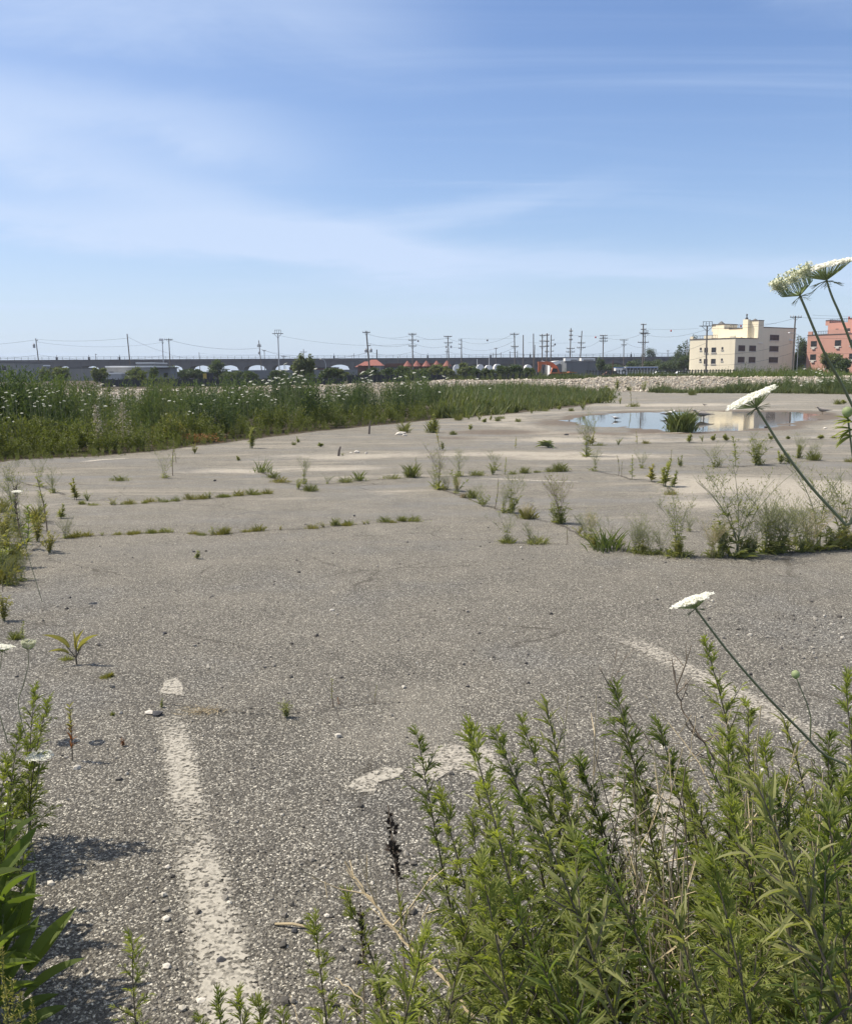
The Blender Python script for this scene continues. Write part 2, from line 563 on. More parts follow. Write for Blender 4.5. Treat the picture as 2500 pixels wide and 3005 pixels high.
def mat_lot():
    m, w = new_mat('weathered asphalt lot')
    pos = w.n('ShaderNodeNewGeometry').outputs['Position']
    att = lambda k: w.n('ShaderNodeAttribute', {'attribute_name': k}).outputs['Fac']
    flat = w.n('ShaderNodeMapping', i0=pos)
    flat.inputs['Scale'].default_value = (1, 1, .2)
    # exposed stone chips in dark binder
    nz = w.n('ShaderNodeTexNoise', Vector=flat, Scale=110.0, Detail=2.0)
    wv = w.vmath('ADD', flat, w.vmath('MULTIPLY', w.vmath('SUBTRACT', nz.outputs['Color'], (.5, .5, .5)), (.015, .015, .003)))
    v1 = w.n('ShaderNodeTexVoronoi', {'feature': 'F1'}, Vector=wv, Scale=135.0)
    v1.inputs['Randomness'].default_value = 1.0
    v2 = w.n('ShaderNodeTexVoronoi', {'feature': 'F1'}, Vector=flat, Scale=120.0)
    ch = w.n('ShaderNodeSeparateColor', i0=v1.outputs['Color'])
    chip = w.ramp(ch.outputs[0], [(0.0, (.060, .056, .050)), (.30, (.100, .093, .084)), (.50, (.150, .141, .128)), (.66, (.215, .203, .182)), (.82, (.325, .31, .275)), (1.0, (.60, .57, .51))])
    d1 = w.math('SUBTRACT', 1.0, w.step(v1.outputs['Distance'], .42, .75))
    base = w.mix(d1, (.090, .083, .073, 1), chip)
    ch2 = w.n('ShaderNodeSeparateColor', i0=v2.outputs['Color'])
    fine = w.ramp(ch2.outputs[0], [(0, (.6, .6, .6)), (.6, (1, 1, 1)), (1, (1.55, 1.52, 1.45))])
    base = w.mix(.6, base, fine, 'MULTIPLY')
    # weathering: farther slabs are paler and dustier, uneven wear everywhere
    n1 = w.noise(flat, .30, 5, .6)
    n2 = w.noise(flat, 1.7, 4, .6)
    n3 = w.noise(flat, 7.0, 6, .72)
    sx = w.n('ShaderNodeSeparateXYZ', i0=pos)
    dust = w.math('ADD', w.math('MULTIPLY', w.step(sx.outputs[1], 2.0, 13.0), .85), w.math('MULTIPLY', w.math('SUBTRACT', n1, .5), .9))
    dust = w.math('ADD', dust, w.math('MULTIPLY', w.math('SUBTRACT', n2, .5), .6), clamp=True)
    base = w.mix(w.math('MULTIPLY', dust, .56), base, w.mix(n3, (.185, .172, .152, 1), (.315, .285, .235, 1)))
    wear = w.math('ADD', .62, w.math('ADD', w.math('MULTIPLY', n2, .42), w.math('MULTIPLY', n3, .36)))
    sc = w.n('ShaderNodeVectorMath', {'operation': 'SCALE'})
    w.put(sc.inputs[0], base)
    w.put(sc.inputs['Scale'], wear)
    base = sc.outputs[0]
    bl = w.step(w.noise(flat, .55, 3), .5, .66)
    base = w.mix(w.math('MULTIPLY', bl, .35), base, w.mix(1.0, base, (.86, .93, 1.08, 1), 'MULTIPLY'))
    # hairline cracks and old oil stains
    cw = w.vmath('ADD', flat, w.vmath('MULTIPLY', w.n('ShaderNodeTexNoise', Vector=flat, Scale=3.0, Detail=5.0).outputs['Color'], (.35, .35, 0)))
    ce = w.n('ShaderNodeTexVoronoi', {'feature': 'DISTANCE_TO_EDGE'}, Vector=cw, Scale=.62)
    hair = w.math('MULTIPLY', w.math('SUBTRACT', 1.0, w.step(ce.outputs['Distance'], .002, .009)), w.step(w.noise(flat, .5, 3), .47, .62))
    base = w.mix(w.math('MULTIPLY', hair, .6), base, (.05, .043, .034, 1))
    stain = w.step(w.noise(flat, .9, 5, .6, .6), .60, .78)
    base = w.mix(w.math('MULTIPLY', stain, .38), base, w.mix(1.0, base, (.55, .53, .50, 1), 'MULTIPLY'))
    pale = w.step(w.noise(w.vmath('ADD', flat, (17, 5, 0)), .7, 6, .65, .4), .55, .78)
    base = w.mix(w.math('MULTIPLY', pale, .42), base, w.mix(n3, (.20, .185, .16, 1), (.36, .335, .29, 1)))
    base = w.mix(1.0, base, (1.05, 1.045, 1.01, 1), 'MULTIPLY')
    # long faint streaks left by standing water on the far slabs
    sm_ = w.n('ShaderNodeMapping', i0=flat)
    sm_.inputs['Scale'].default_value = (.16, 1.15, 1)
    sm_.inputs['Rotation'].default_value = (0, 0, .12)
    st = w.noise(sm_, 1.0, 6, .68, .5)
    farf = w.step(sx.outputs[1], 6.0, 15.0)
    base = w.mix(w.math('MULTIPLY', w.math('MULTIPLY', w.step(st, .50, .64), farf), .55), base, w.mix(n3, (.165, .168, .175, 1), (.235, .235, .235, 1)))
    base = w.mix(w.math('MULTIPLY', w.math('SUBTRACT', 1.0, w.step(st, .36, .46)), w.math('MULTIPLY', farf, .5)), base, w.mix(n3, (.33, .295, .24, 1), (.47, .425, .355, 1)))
    # washed sand
    sm = w.math('ADD', att('sand'), w.math('ADD', w.math('MULTIPLY', w.math('SUBTRACT', w.noise(flat, 1.1, 6, .65), .5), .9), w.math('MULTIPLY', w.math('SUBTRACT', n3, .5), .5)))
    sm = w.step(sm, .28, .75)
    sandc = w.mix(w.noise(flat, 9, 5, .7), (.30, .268, .222, 1), (.54, .492, .415, 1))
    sandc = w.mix(.5, sandc, w.mix(1.0, sandc, fine, 'MULTIPLY'))
    base = w.mix(w.math('MULTIPLY', sm, .88), base, sandc)
    # damp mud round the puddle and soil under the weeds
    mm = w.math('ADD', att('mud'), w.math('MULTIPLY', w.math('SUBTRACT', w.noise(flat, 2.2, 6, .65), .5), .9))
    mm = w.step(mm, .35, .8)
    base = w.mix(w.math('MULTIPLY', mm, .85), base, w.mix(n3, (.085, .064, .044, 1), (.20, .155, .110, 1)))
    so_ = w.step(w.math('ADD', att('soil'), w.math('MULTIPLY', w.math('SUBTRACT', n3, .5), .7)), .35, .7)
    base = w.mix(so_, base, w.mix(w.noise(flat, 30, 4), (.035, .030, .020, 1), (.12, .095, .065, 1)))
    b = w.n('ShaderNodeBsdfPrincipled', Base_Color=base)
    b.inputs['Specular IOR Level'].default_value = .25
    w.put(b.inputs['Roughness'], w.math('SUBTRACT', .92, w.math('MULTIPLY', mm, .25)))
    h = w.math('ADD', w.math('MULTIPLY', w.math('SUBTRACT', 1.0, v1.outputs['Distance']), .010), w.math('MULTIPLY', n3, .02))
    bp = w.n('ShaderNodeBump', Strength=.85, Distance=1.0)
    w.put(bp.inputs['Height'], h)
    w.put(b.inputs['Normal'], bp.outputs[0])
    finish(w, b)
    return m


def mat_wear(name, c1, c2, lo, hi, edge=1.0):
    """old paint or cement skin worn off between the chips: holes show the lot below"""
    m, w = new_mat(name)
    pos = w.n('ShaderNodeNewGeometry').outputs['Position']
    e = w.n('ShaderNodeAttribute', {'attribute_name': 'edge'}).outputs['Fac']
    v1 = w.n('ShaderNodeTexVoronoi', {'feature': 'F1'}, Vector=pos, Scale=95.0)
    ch = w.n('ShaderNodeSeparateColor', i0=v1.outputs['Color'])
    n = w.noise(pos, 6, 5, .65)
    n2 = w.noise(pos, 45, 3, .6)
    a = w.math('ADD', w.math('MULTIPLY', e, edge), w.math('ADD', w.math('MULTIPLY', w.math('SUBTRACT', n, .5), .8), w.math('ADD', w.math('MULTIPLY', w.math('SUBTRACT', n2, .5), 1.2), w.math('MULTIPLY', w.math('SUBTRACT', ch.outputs[0], .5), 1.1))))
    a = w.math('MULTIPLY', w.step(a, lo, hi), .80)
    col = w.mix(w.noise(pos, 35, 4), (*c1, 1), (*c2, 1))
    b = w.n('ShaderNodeBsdfPrincipled', Base_Color=col, Roughness=.9)
    tr = w.n('ShaderNodeBsdfTransparent')
    finish(w, w.n('ShaderNodeMixShader', i0=a, i1=tr.outputs[0], i2=b.outputs[0]))
    return m


def mat_water():
    m, w = new_mat('puddle water')
    pos = w.n('ShaderNodeNewGeometry').outputs['Position']
    b = w.n('ShaderNodeBsdfPrincipled', Base_Color=(.060, .055, .042, 1), Roughness=.02, IOR=1.33)
    b.inputs['Specular IOR Level'].default_value = .55
    bp = w.n('ShaderNodeBump', Strength=.05, Distance=.02)
    w.put(bp.inputs['Height'], w.noise(pos, 5.0, 2))
    w.put(b.inputs['Normal'], bp.outputs[0])
    finish(w, b)
    return m


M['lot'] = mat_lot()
M['paint'] = mat_wear('worn road paint', (.36, .335, .285), (.52, .485, .415), .15, 1.35, 1.0)
M['paint_far'] = mat_wear('faded road paint', (.46, .42, .35), (.62, .57, .49), .30, 1.1, 1.0)
M['smear'] = mat_wear('cement smear', (.36, .33, .28), (.54, .50, .43), .30, 1.6, 1.0)
M['crackdirt'] = mat_wear('dirt in crack', (.040, .034, .026), (.10, .085, .062), .55, 1.25, 1.0)
M['water'] = mat_water()
build_ground()

mb = MB()
cx, cy = np.mean([p[0] for p in PUDDLE]), np.mean([p[1] for p in PUDDLE])
ring = []
for (x, y) in PUDDLE:
    d = Vector((x - cx, y - cy)).normalized() * .8
    ring.append((x + d.x, y + d.y, WZ))
mb.add(ring + [(cx, cy, WZ)], [(i, (i + 1) % len(ring), len(ring)) for i in range(len(ring))])
tag(mb.build('puddle_water', M['water']), kind='structure')


def ribbon(name, pts, widths, mat, lift=.006, jitter=0.0, seed=0, step_m=.25):
    """strip laid on the lot along photo points; widths in metres"""
    rnd = random.Random(seed)
    P0 = [GG(*p) for p in pts]
    if not hasattr(widths, '__len__'):
        widths = [widths] * len(P0)
    dense = []
    for i in range(len(P0) - 1):
        k = max(1, int((P0[i + 1] - P0[i]).length / step_m))
        for j in range(k):
            t = j / k
            dense.append((P0[i].lerp(P0[i + 1], t), widths[i] * (1 - t) + widths[i + 1] * t))
    dense.append((P0[-1], widths[-1]))
    mbx, e = MB(), []
    V, Fc = [], []
    for i, (p, wd) in enumerate(dense):
        d = dense[min(i + 1, len(dense) - 1)][0] - dense[max(i - 1, 0)][0]
        nrm = Vector((-d.y, d.x, 0)).normalized()
        c = p + nrm * rnd.uniform(-1, 1) * jitter
        wd = wd * (1 + (rnd.uniform(-.5, .5) if jitter else 0))
        end = min(1.0, 4 * min(i, len(dense) - 1 - i) / max(1, len(dense) - 1) * 3 + .25)
        for s in (-1, -.45, .45, 1):
            q = c + nrm * (wd / 2 * s)
            V.append((q.x, q.y, gzf(q.x, q.y) + lift))
            e.append((0.0 if abs(s) == 1 else 1.0) * end)
    for i in range(len(dense) - 1):
        for s in range(3):
            Fc.append((i * 4 + s, i * 4 + s + 1, i * 4 + 5 + s, i * 4 + 4 + s))
    mbx.add(V, Fc)
    mbx.att['edge'] = np.array(e)
    return tag(mbx.build(name, mat), kind='structure')


def patch(name, pts, mat, lift=.006):
    P0 = [GG(*p) for p in pts]
    c = sum(P0, Vector()) / len(P0)
    V = [(p.x, p.y, gzf(p.x, p.y) + lift) for p in P0]
    V += [(q.x, q.y, gzf(q.x, q.y) + lift) for q in (c.lerp(p, .78) for p in P0)]
    V += [(c.x, c.y, gzf(c.x, c.y) + lift)]
    n = len(P0)
    mbx = MB()
    mbx.add(V, [(i, (i + 1) % n, n + (i + 1) % n, n + i) for i in range(n)])
    mbx.f.append(np.array([(n + i, n + (i + 1) % n, 2 * n) for i in range(n)]))
    mbx.att['edge'] = np.array([0.0] * n + [1.0] * (n + 1))
    return tag(mbx.build(name, mat), kind='structure')


ribbon('painted_line', [(508, 2104), (533, 2250), (560, 2420)], .165, M['paint'])
ribbon('painted_line', [(558, 2400), (600, 2580), (650, 2800), (705, 3060), (730, 3160)], [.17, .18, .21, .23, .24], M['paint'])
patch('painted_patch', [(464, 2040), (480, 1998), (522, 1988), (540, 2010), (542, 2046), (500, 2042)], M['paint'])
patch('painted_patch', [(1008, 2318), (1040, 2290), (1095, 2262), (1150, 2250), (1196, 2258), (1180, 2282), (1110, 2300), (1100, 2336), (1060, 2334)], M['paint'])
patch('cement_patch', [(1190, 2262), (1262, 2190), (1330, 2178), (1440, 2186), (1480, 2230), (1500, 2300), (1430, 2300), (1330, 2260), (1270, 2300), (1200, 2300)], M['smear'])
ribbon('painted_line', [(1768, 1856), (1815, 1868)], [.10, .12], M['paint'])
ribbon('painted_line', [(1800, 1864), (1880, 1895), (1960, 1940), (2050, 1985), (2140, 2030), (2250, 2088), (2330, 2135), (2430, 2180)], .23, M['smear'])
patch('cement_patch', [(1760, 2330), (1800, 2270), (1850, 2290), (1900, 2400), (1990, 2520), (2040, 2640), (1950, 2640), (1850, 2520), (1790, 2430)], M['smear'])
ribbon('painted_line', [(236, 1357), (300, 1350), (400, 1345)], .30, M['paint_far'])
ribbon('painted_line', [(365, 1419), (410, 1415)], .12, M['paint_far'])
ribbon('painted_line', [(1112, 1393), (1180, 1394), (1260, 1399)], .12, M['paint_far'])
ribbon('painted_line', [(1400, 1404), (1520, 1409), (1620, 1413), (1720, 1417)], .13, M['paint_far'])
ribbon('painted_line', [(1730, 1331), (1810, 1340)], .16, M['paint_far'])
ribbon('painted_line', [(1850, 1277), (1960, 1272), (2060, 1268)], .16, M['paint_far'])
CR = [([(60, 1640), (145, 1585), (220, 1577), (330, 1570), (500, 1562), (620, 1571), (760, 1558), (900, 1552), (1050, 1540), (1200, 1531), (1310, 1522)], .035),
      ([(200, 1477), (280, 1483), (340, 1482), (450, 1476), (560, 1467), (680, 1457), (800, 1448)], .05),
      ([(755, 1383), (790, 1398), (850, 1420), (930, 1441)], .06),
      ([(930, 1425), (1050, 1412), (1150, 1406), (1290, 1400), (1400, 1396), (1500, 1392), (1650, 1383), (1740, 1383)], .055),
      ([(1255, 1422), (1290, 1436), (1350, 1456), (1420, 1483), (1500, 1508), (1570, 1525), (1640, 1538), (1700, 1570), (1760, 1605), (1830, 1616), (1980, 1632), (2160, 1634), (2300, 1622), (2500, 1612)], .05),
      ([(1740, 1383), (1815, 1396), (1852, 1407), (1912, 1413), (1960, 1430), (1985, 1452)], .06),
      ([(230, 2070), (350, 2060), (470, 2062), (560, 2075), (700, 2092), (842, 2096), (980, 2076), (1110, 2064), (1300, 2058)], .012),
      ([(480, 2150), (530, 2140), (570, 2148), (640, 2158), (760, 2150)], .012),
      ([(1280, 1580), (1400, 1586), (1485, 1593), (1580, 1596), (1700, 1600)], .022),
      ([(2080, 1371), (2160, 1369), (2290, 1360), (2400, 1352), (2500, 1356)], .06),
      ([(0, 1415), (60, 1416), (130, 1432), (200, 1455)], .06), ([(-40, 1740), (20, 1690), (80, 1640)], .05),
      ([(1660, 1310), (1740, 1308), (1870, 1304), (2020, 1299), (2200, 1295), (2440, 1288)], .08),
      ([(2050, 1640), (2160, 1650), (2260, 1660)], .02)]
for i, (pts, wd) in enumerate(CR):
    ribbon('pavement_crack', pts, wd * 1.25, M['crackdirt'], .008, wd * .35, i, .12)


def ico(jit=.22, seed=0, squash=.7):
    t = (1 + 5 ** .5) / 2
    V = np.array([(-1, t, 0), (1, t, 0), (-1, -t, 0), (1, -t, 0), (0, -1, t), (0, 1, t), (0, -1, -t), (0, 1, -t), (t, 0, -1), (t, 0, 1), (-t, 0, -1), (-t, 0, 1)]) / 1.9
    r = np.random.RandomState(seed)
    V = V * (1 + r.uniform(-jit, jit, V.shape)) * np.array((1, .8, squash))
    Fc = np.array([(0, 11, 5), (0, 5, 1), (0, 1, 7), (0, 7, 10), (0, 10, 11), (1, 5, 9), (5, 11, 4), (11, 10, 2), (10, 7, 6), (7, 1, 8), (3, 9, 4), (3, 4, 2), (3, 2, 6), (3, 6, 8), (3, 8, 9), (4, 9, 5), (2, 4, 11), (6, 2, 10), (8, 6, 7), (9, 8, 1)])
    return V, [Fc]


def rand_rot(r, n, tilt=3.2):
    a, b, c = r.uniform(0, 6.28, n), r.uniform(-tilt, tilt, n), r.uniform(-tilt, tilt, n)
    out = np.zeros((n, 3, 3))
    ca, sa, cb, sb, cc, sc = np.cos(a), np.sin(a), np.cos(b), np.sin(b), np.cos(c), np.sin(c)
    z0, o1 = np.zeros(n), np.ones(n)
    Rz = np.stack([ca, -sa, z0, sa, ca, z0, z0, z0, o1], 1).reshape(n, 3, 3)
    Rx = np.stack([o1, z0, z0, z0, cb, -sb, z0, sb, cb], 1).reshape(n, 3, 3)
    Ry = np.stack([cc, z0, sc, z0, o1, z0, -sc, z0, cc], 1).reshape(n, 3, 3)
    return Rz @ Rx @ Ry


def mat_stones(name, stops):
    m, w = new_mat(name)
    g = w.n('ShaderNodeNewGeometry')
    c = w.ramp(g.outputs['Random Per Island'], stops)
    n = w.noise(g.outputs['Position'], 40, 3)
    b = w.n('ShaderNodeBsdfPrincipled', Base_Color=w.mix(.5, c, w.mix(n, (.2, .2, .2, 1), (1.3, 1.3, 1.25, 1)), 'MULTIPLY'), Roughness=.9)
    finish(w, b)
    return m


M['pebbles'] = mat_stones('loose chippings', [(0, (.065, .060, .055)), (.35, (.15, .138, .125)), (.65, (.27, .25, .22)), (.88, (.44, .41, .36)), (1, (.62, .58, .51))])
M['rubble'] = mat_stones('crushed concrete', [(0, (.24, .195, .15)), (.35, (.40, .34, .27)), (.7, (.54, .47, .38)), (1, (.74, .67, .56))])


def build_pebbles():
    r = np.random.RandomState(4)
    mbx = MB()
    n = 6500
    y = 1.2 + 9.0 * r.uniform(0, 1, n) ** 1.7
    x = r.uniform(-.62, .62, n) * (y + .6)
    cl = r.uniform(0, 1, n) < .25                         # loose piles
    cxs, cys = G(2420, 1850), G(560, 1930)
    k = np.where(cl)[0]
    half = len(k) // 2
    x[k[:half]], y[k[:half]] = cxs.x + r.normal(0, .45, half), cxs.y + r.normal(0, .35, half)
    x[k[half:]], y[k[half:]] = r.uniform(-.75, .1, len(k) - half), r.uniform(1.6, 3.0, len(k) - half)
    s = .0035 + .0045 * r.uniform(0, 1, n) ** 2 + .012 * (r.uniform(0, 1, n) ** 14)
    z = gz(x, y) + s * .25
    for q in range(4):
        j = np.arange(q, n, 4)
        mbx.inst(ico(.25, q), rand_rot(r, len(j), .6) * s[j][:, None, None], np.stack([x[j], y[j], z[j]], 1))
    tag(mbx.build('loose_gravel', M['pebbles']), 'loose stone chips scattered over the worn asphalt', 'gravel', kind='stuff')


def build_rubble():
    r = np.random.RandomState(7)
    mbx = MB()
    n = 30000
    x = r.uniform(-52, 52, n)
    y = BERM_Y0 - .5 + 15 * r.uniform(0, 1, n)
    y = y + 2.0 * np.sin(x * .09) + np.clip(-x, 0, 30) * .06
    s = .045 + .085 * r.uniform(0, 1, n) ** 2.2 + .10 * r.uniform(0, 1, n) ** 24
    z = gz(x, y) + s * r.uniform(-.1, .5, n)
    for q in range(5):
        j = np.arange(q, n, 5)
        mbx.inst(ico(.3, 20 + q, .75), rand_rot(r, len(j)) * s[j][:, None, None], np.stack([x[j], y[j], z[j]], 1))
    tag(mbx.build('rubble', M['rubble']), 'long low bank of pale crushed concrete rubble', 'rubble', kind='stuff')


build_pebbles()
build_rubble()

# ------------------------------------------------------------------ far structures
def zat(py, px, Y):
    return P(px, py, Y).z


def viaduct():
    Y, dep = 380.0, 9.0
    root = thing('railway_viaduct', 'long dark concrete railway viaduct on low arches crossing the far side of the lot', 'viaduct', (0, Y, 0))
    pitch = 11.3
    x0 = P(668, 1080, Y).x - pitch * 0.5
    zt, zc, zs = 6.3, 4.75, 2.6
    span = MB()
    n = 12
    hw = pitch / 2 - 1.0
    arc = [(-hw + 2 * hw * i / n, zs + (zc - zs) * math.sqrt(max(0, 1 - ((-hw + 2 * hw * i / n) / hw) ** 2)) ** .8) for i in range(n + 1)]
    V, Fc = [], []
    xs = [-pitch / 2] + [a[0] for a in arc] + [pitch / 2]
    lo = [0.0] + [a[1] for a in arc] + [0.0]
    lo[1], lo[-2] = zs, zs
    for yy in (0, dep):
        for x, z in zip(xs, lo):
            V += [(x, yy, z), (x, yy, zt)]
    m = 2 * len(xs)
    for i in range(1, len(xs) - 2):
        for o in (0, m):
            a = o + 2 * i
            q = (a, a + 2, a + 3, a + 1)
            Fc.append(q if o == 0 else q[::-1])
        Fc.append((2 * i, 2 * i + m, 2 * i + 2 + m, 2 * i + 2))
    span.add(V, Fc)
    for sx in (-1, 1):
        span.span((min(sx * hw, sx * pitch / 2), 0, -.5), (max(sx * hw, sx * pitch / 2), dep, zt))
    me = span.mesh('arch_span', M['concrete_dark'])
    for i in range(-24, 27):
        o = bpy.data.objects.new('arch_span', me)
        C.objects.link(o)
        o.parent = root
        o.location = (x0 + i * pitch + pitch / 2, 0, 0)
    for i in [3] + list(range(5, 27)):
        inf = MB()                                     # spans closed off by a dark wall
        inf.span((x0 + i * pitch + .9, 1.2, -.5), (x0 + (i + 1) * pitch - .9, 1.8, zt - .01))
        inf.span((x0 + i * pitch - .7, -.45, -.5), (x0 + i * pitch + .7, -.003, zt - .4))
        inf.span((x0 + i * pitch + .71, .9, zc - .3), (x0 + (i + 1) * pitch - .71, 1.196, zc + .05))
        inf.build('infill_wall', M['concrete_dark'], root)
    b = MB()
    xa, xb = x0 - 24 * pitch, x0 + 27 * pitch
    b.span((xa, -.35, zt + .003), (xb, dep + .3, zt + .75))
    b.span((xa, -.5, zt + .753), (xb, .1, zt + .95))
    b.build('deck', M['concrete_dark'], root)
    r = MB()
    for k in range(int((xb - xa) / 2.8)):
        x = xa + k * 2.8
        r.span((x, -.25, zt + .95), (x + .09, -.16, zt + 2.15))
    for z in (zt + 1.5, zt + 2.1):
        r.span((xa, -.262, z), (xb, -.19, z + .07))
    r.build('railing', M['dark_metal'], root)
    for px in (166, 260, 350, 980, 1255, 1440, 1556, 1852):
        c = P(px, 1050, Y).x
        s = MB()
        s.span((c - .3, .5, zt + .9), (c + .3, 1.0, zt + 2.0))
        s.span((c - .06, .7, zt + 1.9), (c + .06, .82, zt + 2.9))
        s.build('trackside_cabinet', M['dark_metal'], root)


def windows_on(root, face, specs, depth=.07):
    """face(u, z, out) -> point; specs: (u0, u1, z0, z1)"""
    for (u0, u1, z0, z1) in specs:
        f, g, s = MB(), MB(), MB()
        def slab(mb, a0, a1, b0, b1, o0, o1):
            V = [face(u, z, o) for o in (o0, o1) for (u, z) in ((a0, b0), (a1, b0), (a1, b1), (a0, b1))]
            mb.add([tuple(v) for v in V], [(0, 1, 2, 3)[::-1], (4, 5, 6, 7), (0, 1, 5, 4), (1, 2, 6, 5), (2, 3, 7, 6), (3, 0, 4, 7)])
        t = .11
        um = (u0 + u1) / 2
        slab(f, u0, u0 + t, z0, z1, -.05, depth)
        slab(f, u1 - t, u1, z0, z1, -.05, depth)
        slab(f, u0 + t, u1 - t, z0, z0 + t, -.05, depth)
        slab(f, u0 + t, u1 - t, z1 - t, z1, -.05, depth)
        slab(f, u0 + t, u1 - t, (z0 + z1) / 2 - .05, (z0 + z1) / 2 + .05, .022, depth - .01)
        if u1 - u0 > 1.7:
            slab(f, um - .06, um + .06, z0 + t, z1 - t, .024, depth - .004)
        slab(g, u0 + t, u1 - t, z0 + t, z1 - t, -.05, .02)
        slab(s, u0 - .12, u1 + .12, z0 - .16, z0 - .004, -.05, .14)
        w = f.build('window', M['frame'], root)
        g.build('pane', M['glass'], w)
        s.build('sill', M['sill'], w)


def apartment(name, label, corner, ang, A1, A2, B, walls, mat, lit_w, sh_w, steps, h1, chim=None, upper_w=()):
    """two-level stepped block. a runs along the shaded front, b along the sunlit side, both away from the corner"""
    root = thing(name, label, 'apartment building', (corner.x, corner.y, 0), ang)
    # local frame: +x = a direction, +y = b direction
    w = MB()
    w.span((0, 0, -1), (A1, B, h1))
    w.span((A1 + .003, 0, -1), (A2, B, walls))
    for (b0, b1, top) in steps:                                # raised parts over the upper level, along b at the A1 wall
        w.span((A1 + .004, b0 + .002, walls - .5), (A1 + (2.0 if b0 == 0 else 5.0), b1, top))
    w.build('wall', mat, root)
    tr = MB()
    def cope(x0, y0, x1, y1, z):
        tr.span((x0, y0, z + .002), (x1, y1, z + .17))
    cope(-.08, -.08, A1 - .01, .3, h1); cope(-.08, .303, .3, B + .08, h1)
    cope(A1 + 2.05, -.08, A2 + .08, .3, walls); cope(A2 - .25, .303, A2 + .08, B, walls)
    for (b0, b1, top) in steps:
        cope(A1 - .08, b0 - .05, A1 + .25, b1 - .06, top)
        cope(A1 + .253, b0 - .05, A1 + (2.03 if b0 == 0 else 5.03), b0 + .28, top)
    tr.build('coping', M['dark_trim'], root)
    lit = lambda u, z, o: (-o, u, z)                           # sunlit face x=0
    sh = lambda u, z, o: (u, -o, z)                            # shaded face y=0
    up = lambda u, z, o: (A1 - o + .003, u, z)
    windows_on(root, lit, lit_w)
    windows_on(root, sh, sh_w)
    windows_on(root, up, upper_w)
    rl = MB()                                                  # roof-terrace railings in the notches of the parapet
    for (x, b0, b1, z) in chim or ():
        rl.span((x - .02, b0, z + .85), (x + .04, b1, z + .93))
        rl.span((x - .02, b0, z + .2), (x + .04, b1, z + .26))
        k = b0
        while k < b1:
            rl.span((x - .015, k, z), (x + .035, k + .05, z + .9))
            k += .45
    if rl.nv:
        rl.build('terrace_railing', M['dark_metal'], root)
    return root


def along(c, ang, px):
    k = ray(px, 1050)
    k = k.x / k.y
    dx, dy = math.cos(ang), math.sin(ang)
    return (k * c.y - c.x) / (dx - k * dy)


def cream_house():
    Y = 205.0
    c = P(2153, 1080, Y); c.z = 0
    ang = math.radians(36)
    A1, A2 = along(c, ang, 2220), along(c, ang, 2330)
    B = along(c, ang + math.pi / 2, 2022)
    zz = lambda py: zat(py, 2153, Y)
    c2 = Vector((c.x + math.cos(ang) * A1, c.y + math.sin(ang) * A1, 0))
    ub = lambda px: along(c2, ang + math.pi / 2, px)           # position along the upper wall
    lb = lambda px: along(c, ang + math.pi / 2, px)
    sa = lambda px: along(c, ang, px)
    h1, wl = zz(993), zz(958)
    f2, f1 = (zz(1033), zz(1018)), (zz(1067), zz(1052))
    litw = [(lb(b), lb(a), z0, z1) for a, b in ((2086, 2099), (2065, 2075)) for z0, z1 in (f1, f2)]
    litw += [(lb(b), lb(a), z0 + .2, z1 - .1) for a, b in ((2115, 2120), (2052, 2057)) for z0, z1 in ((zz(1061), zz(1050)), (zz(1028), zz(1016)))]
    shw = [(sa(a), sa(b), z0, z1) for a, b in ((2164, 2183), (2196, 2215), (2255, 2281)) for z0, z1 in ((zz(1064), zz(1047)), (zz(1030), zz(1013)))]
    shw += [(sa(2255), sa(2281), zz(996), zz(979))]
    Bt = ub(2182)
    uw = [(ub(b), ub(a), h1 + .35, zz(986)) for a, b in ((2171, 2180), (2141, 2153), (2113, 2125))]
    steps = [(0, ub(2196), zz(938)), (Bt, ub(2134), zz(960)), (ub(2134), ub(2120), zz(957)), (ub(2120), ub(2084), zz(944))]
    r = apartment('apartment_building', 'cream stucco apartment block with stepped rooftops, grey shaded right side and dark windows', c, ang, A1, A2, B, wl, M['cream'], litw, shw, steps, h1,
                  [(A1 + .12, Bt + .6, ub(2136), zz(960)), (.12, lb(2100), lb(2030), h1)], uw)
    ch = MB()                                                  # square stair shaft beside the tower
    b0, b1 = ub(2197), ub(2182)
    ch.span((A1 - 1.0, b0 + .01, h1 - .3), (A1 + .002, b1 - .01, zz(933)))
    ch.build('stair_shaft', M['cream'], r)
    for a, b, t in ((2030, 2022, 1.0), (2085, 2062, 1.1), (2152, 2138, .7)):   # low parapets between the notches of the lower roof
        pb = MB()
        pb.span((.002, lb(a), h1 + .175), (.30, lb(b), h1 + .175 + t * .6))
        pb.build('parapet', M['cream'], r)
    v = MB()
    v.lathe([(.35, 0), (.3, .4), (.12, .5), (.12, .9), (.28, 1.0), (.05, 1.3)], 8, (A1 - .4, b0 + .8, zz(933)))
    v.build('roof_vent', M['dark_metal'], r)
    cp = MB()
    for (b0, b1, tp, hh) in ((1.0, 2.4, zz(938), .6), (ub(2112), ub(2094), zz(944), .9)):
        m_ = (b0 + b1) / 2
        cp.add([(A1 + .4, b0, tp), (A1 + 1.9, b0, tp), (A1 + 1.9, b1, tp), (A1 + .4, b1, tp), (A1 + 1.1, m_, tp + hh)], [(0, 1, 4), (1, 2, 4), (2, 3, 4), (3, 0, 4)])
    cp.build('roof_cap', M['asphalt_roof'], r)
    bx = MB()
    bx.span((sa(2312), -.35, zz(996)), (sa(2320), -.01, zz(991)))
    bx.span((sa(2222), -.2, zz(1006)), (sa(2233), -.01, zz(1004)))
    bx.build('wall_light', M['white_metal'], r)


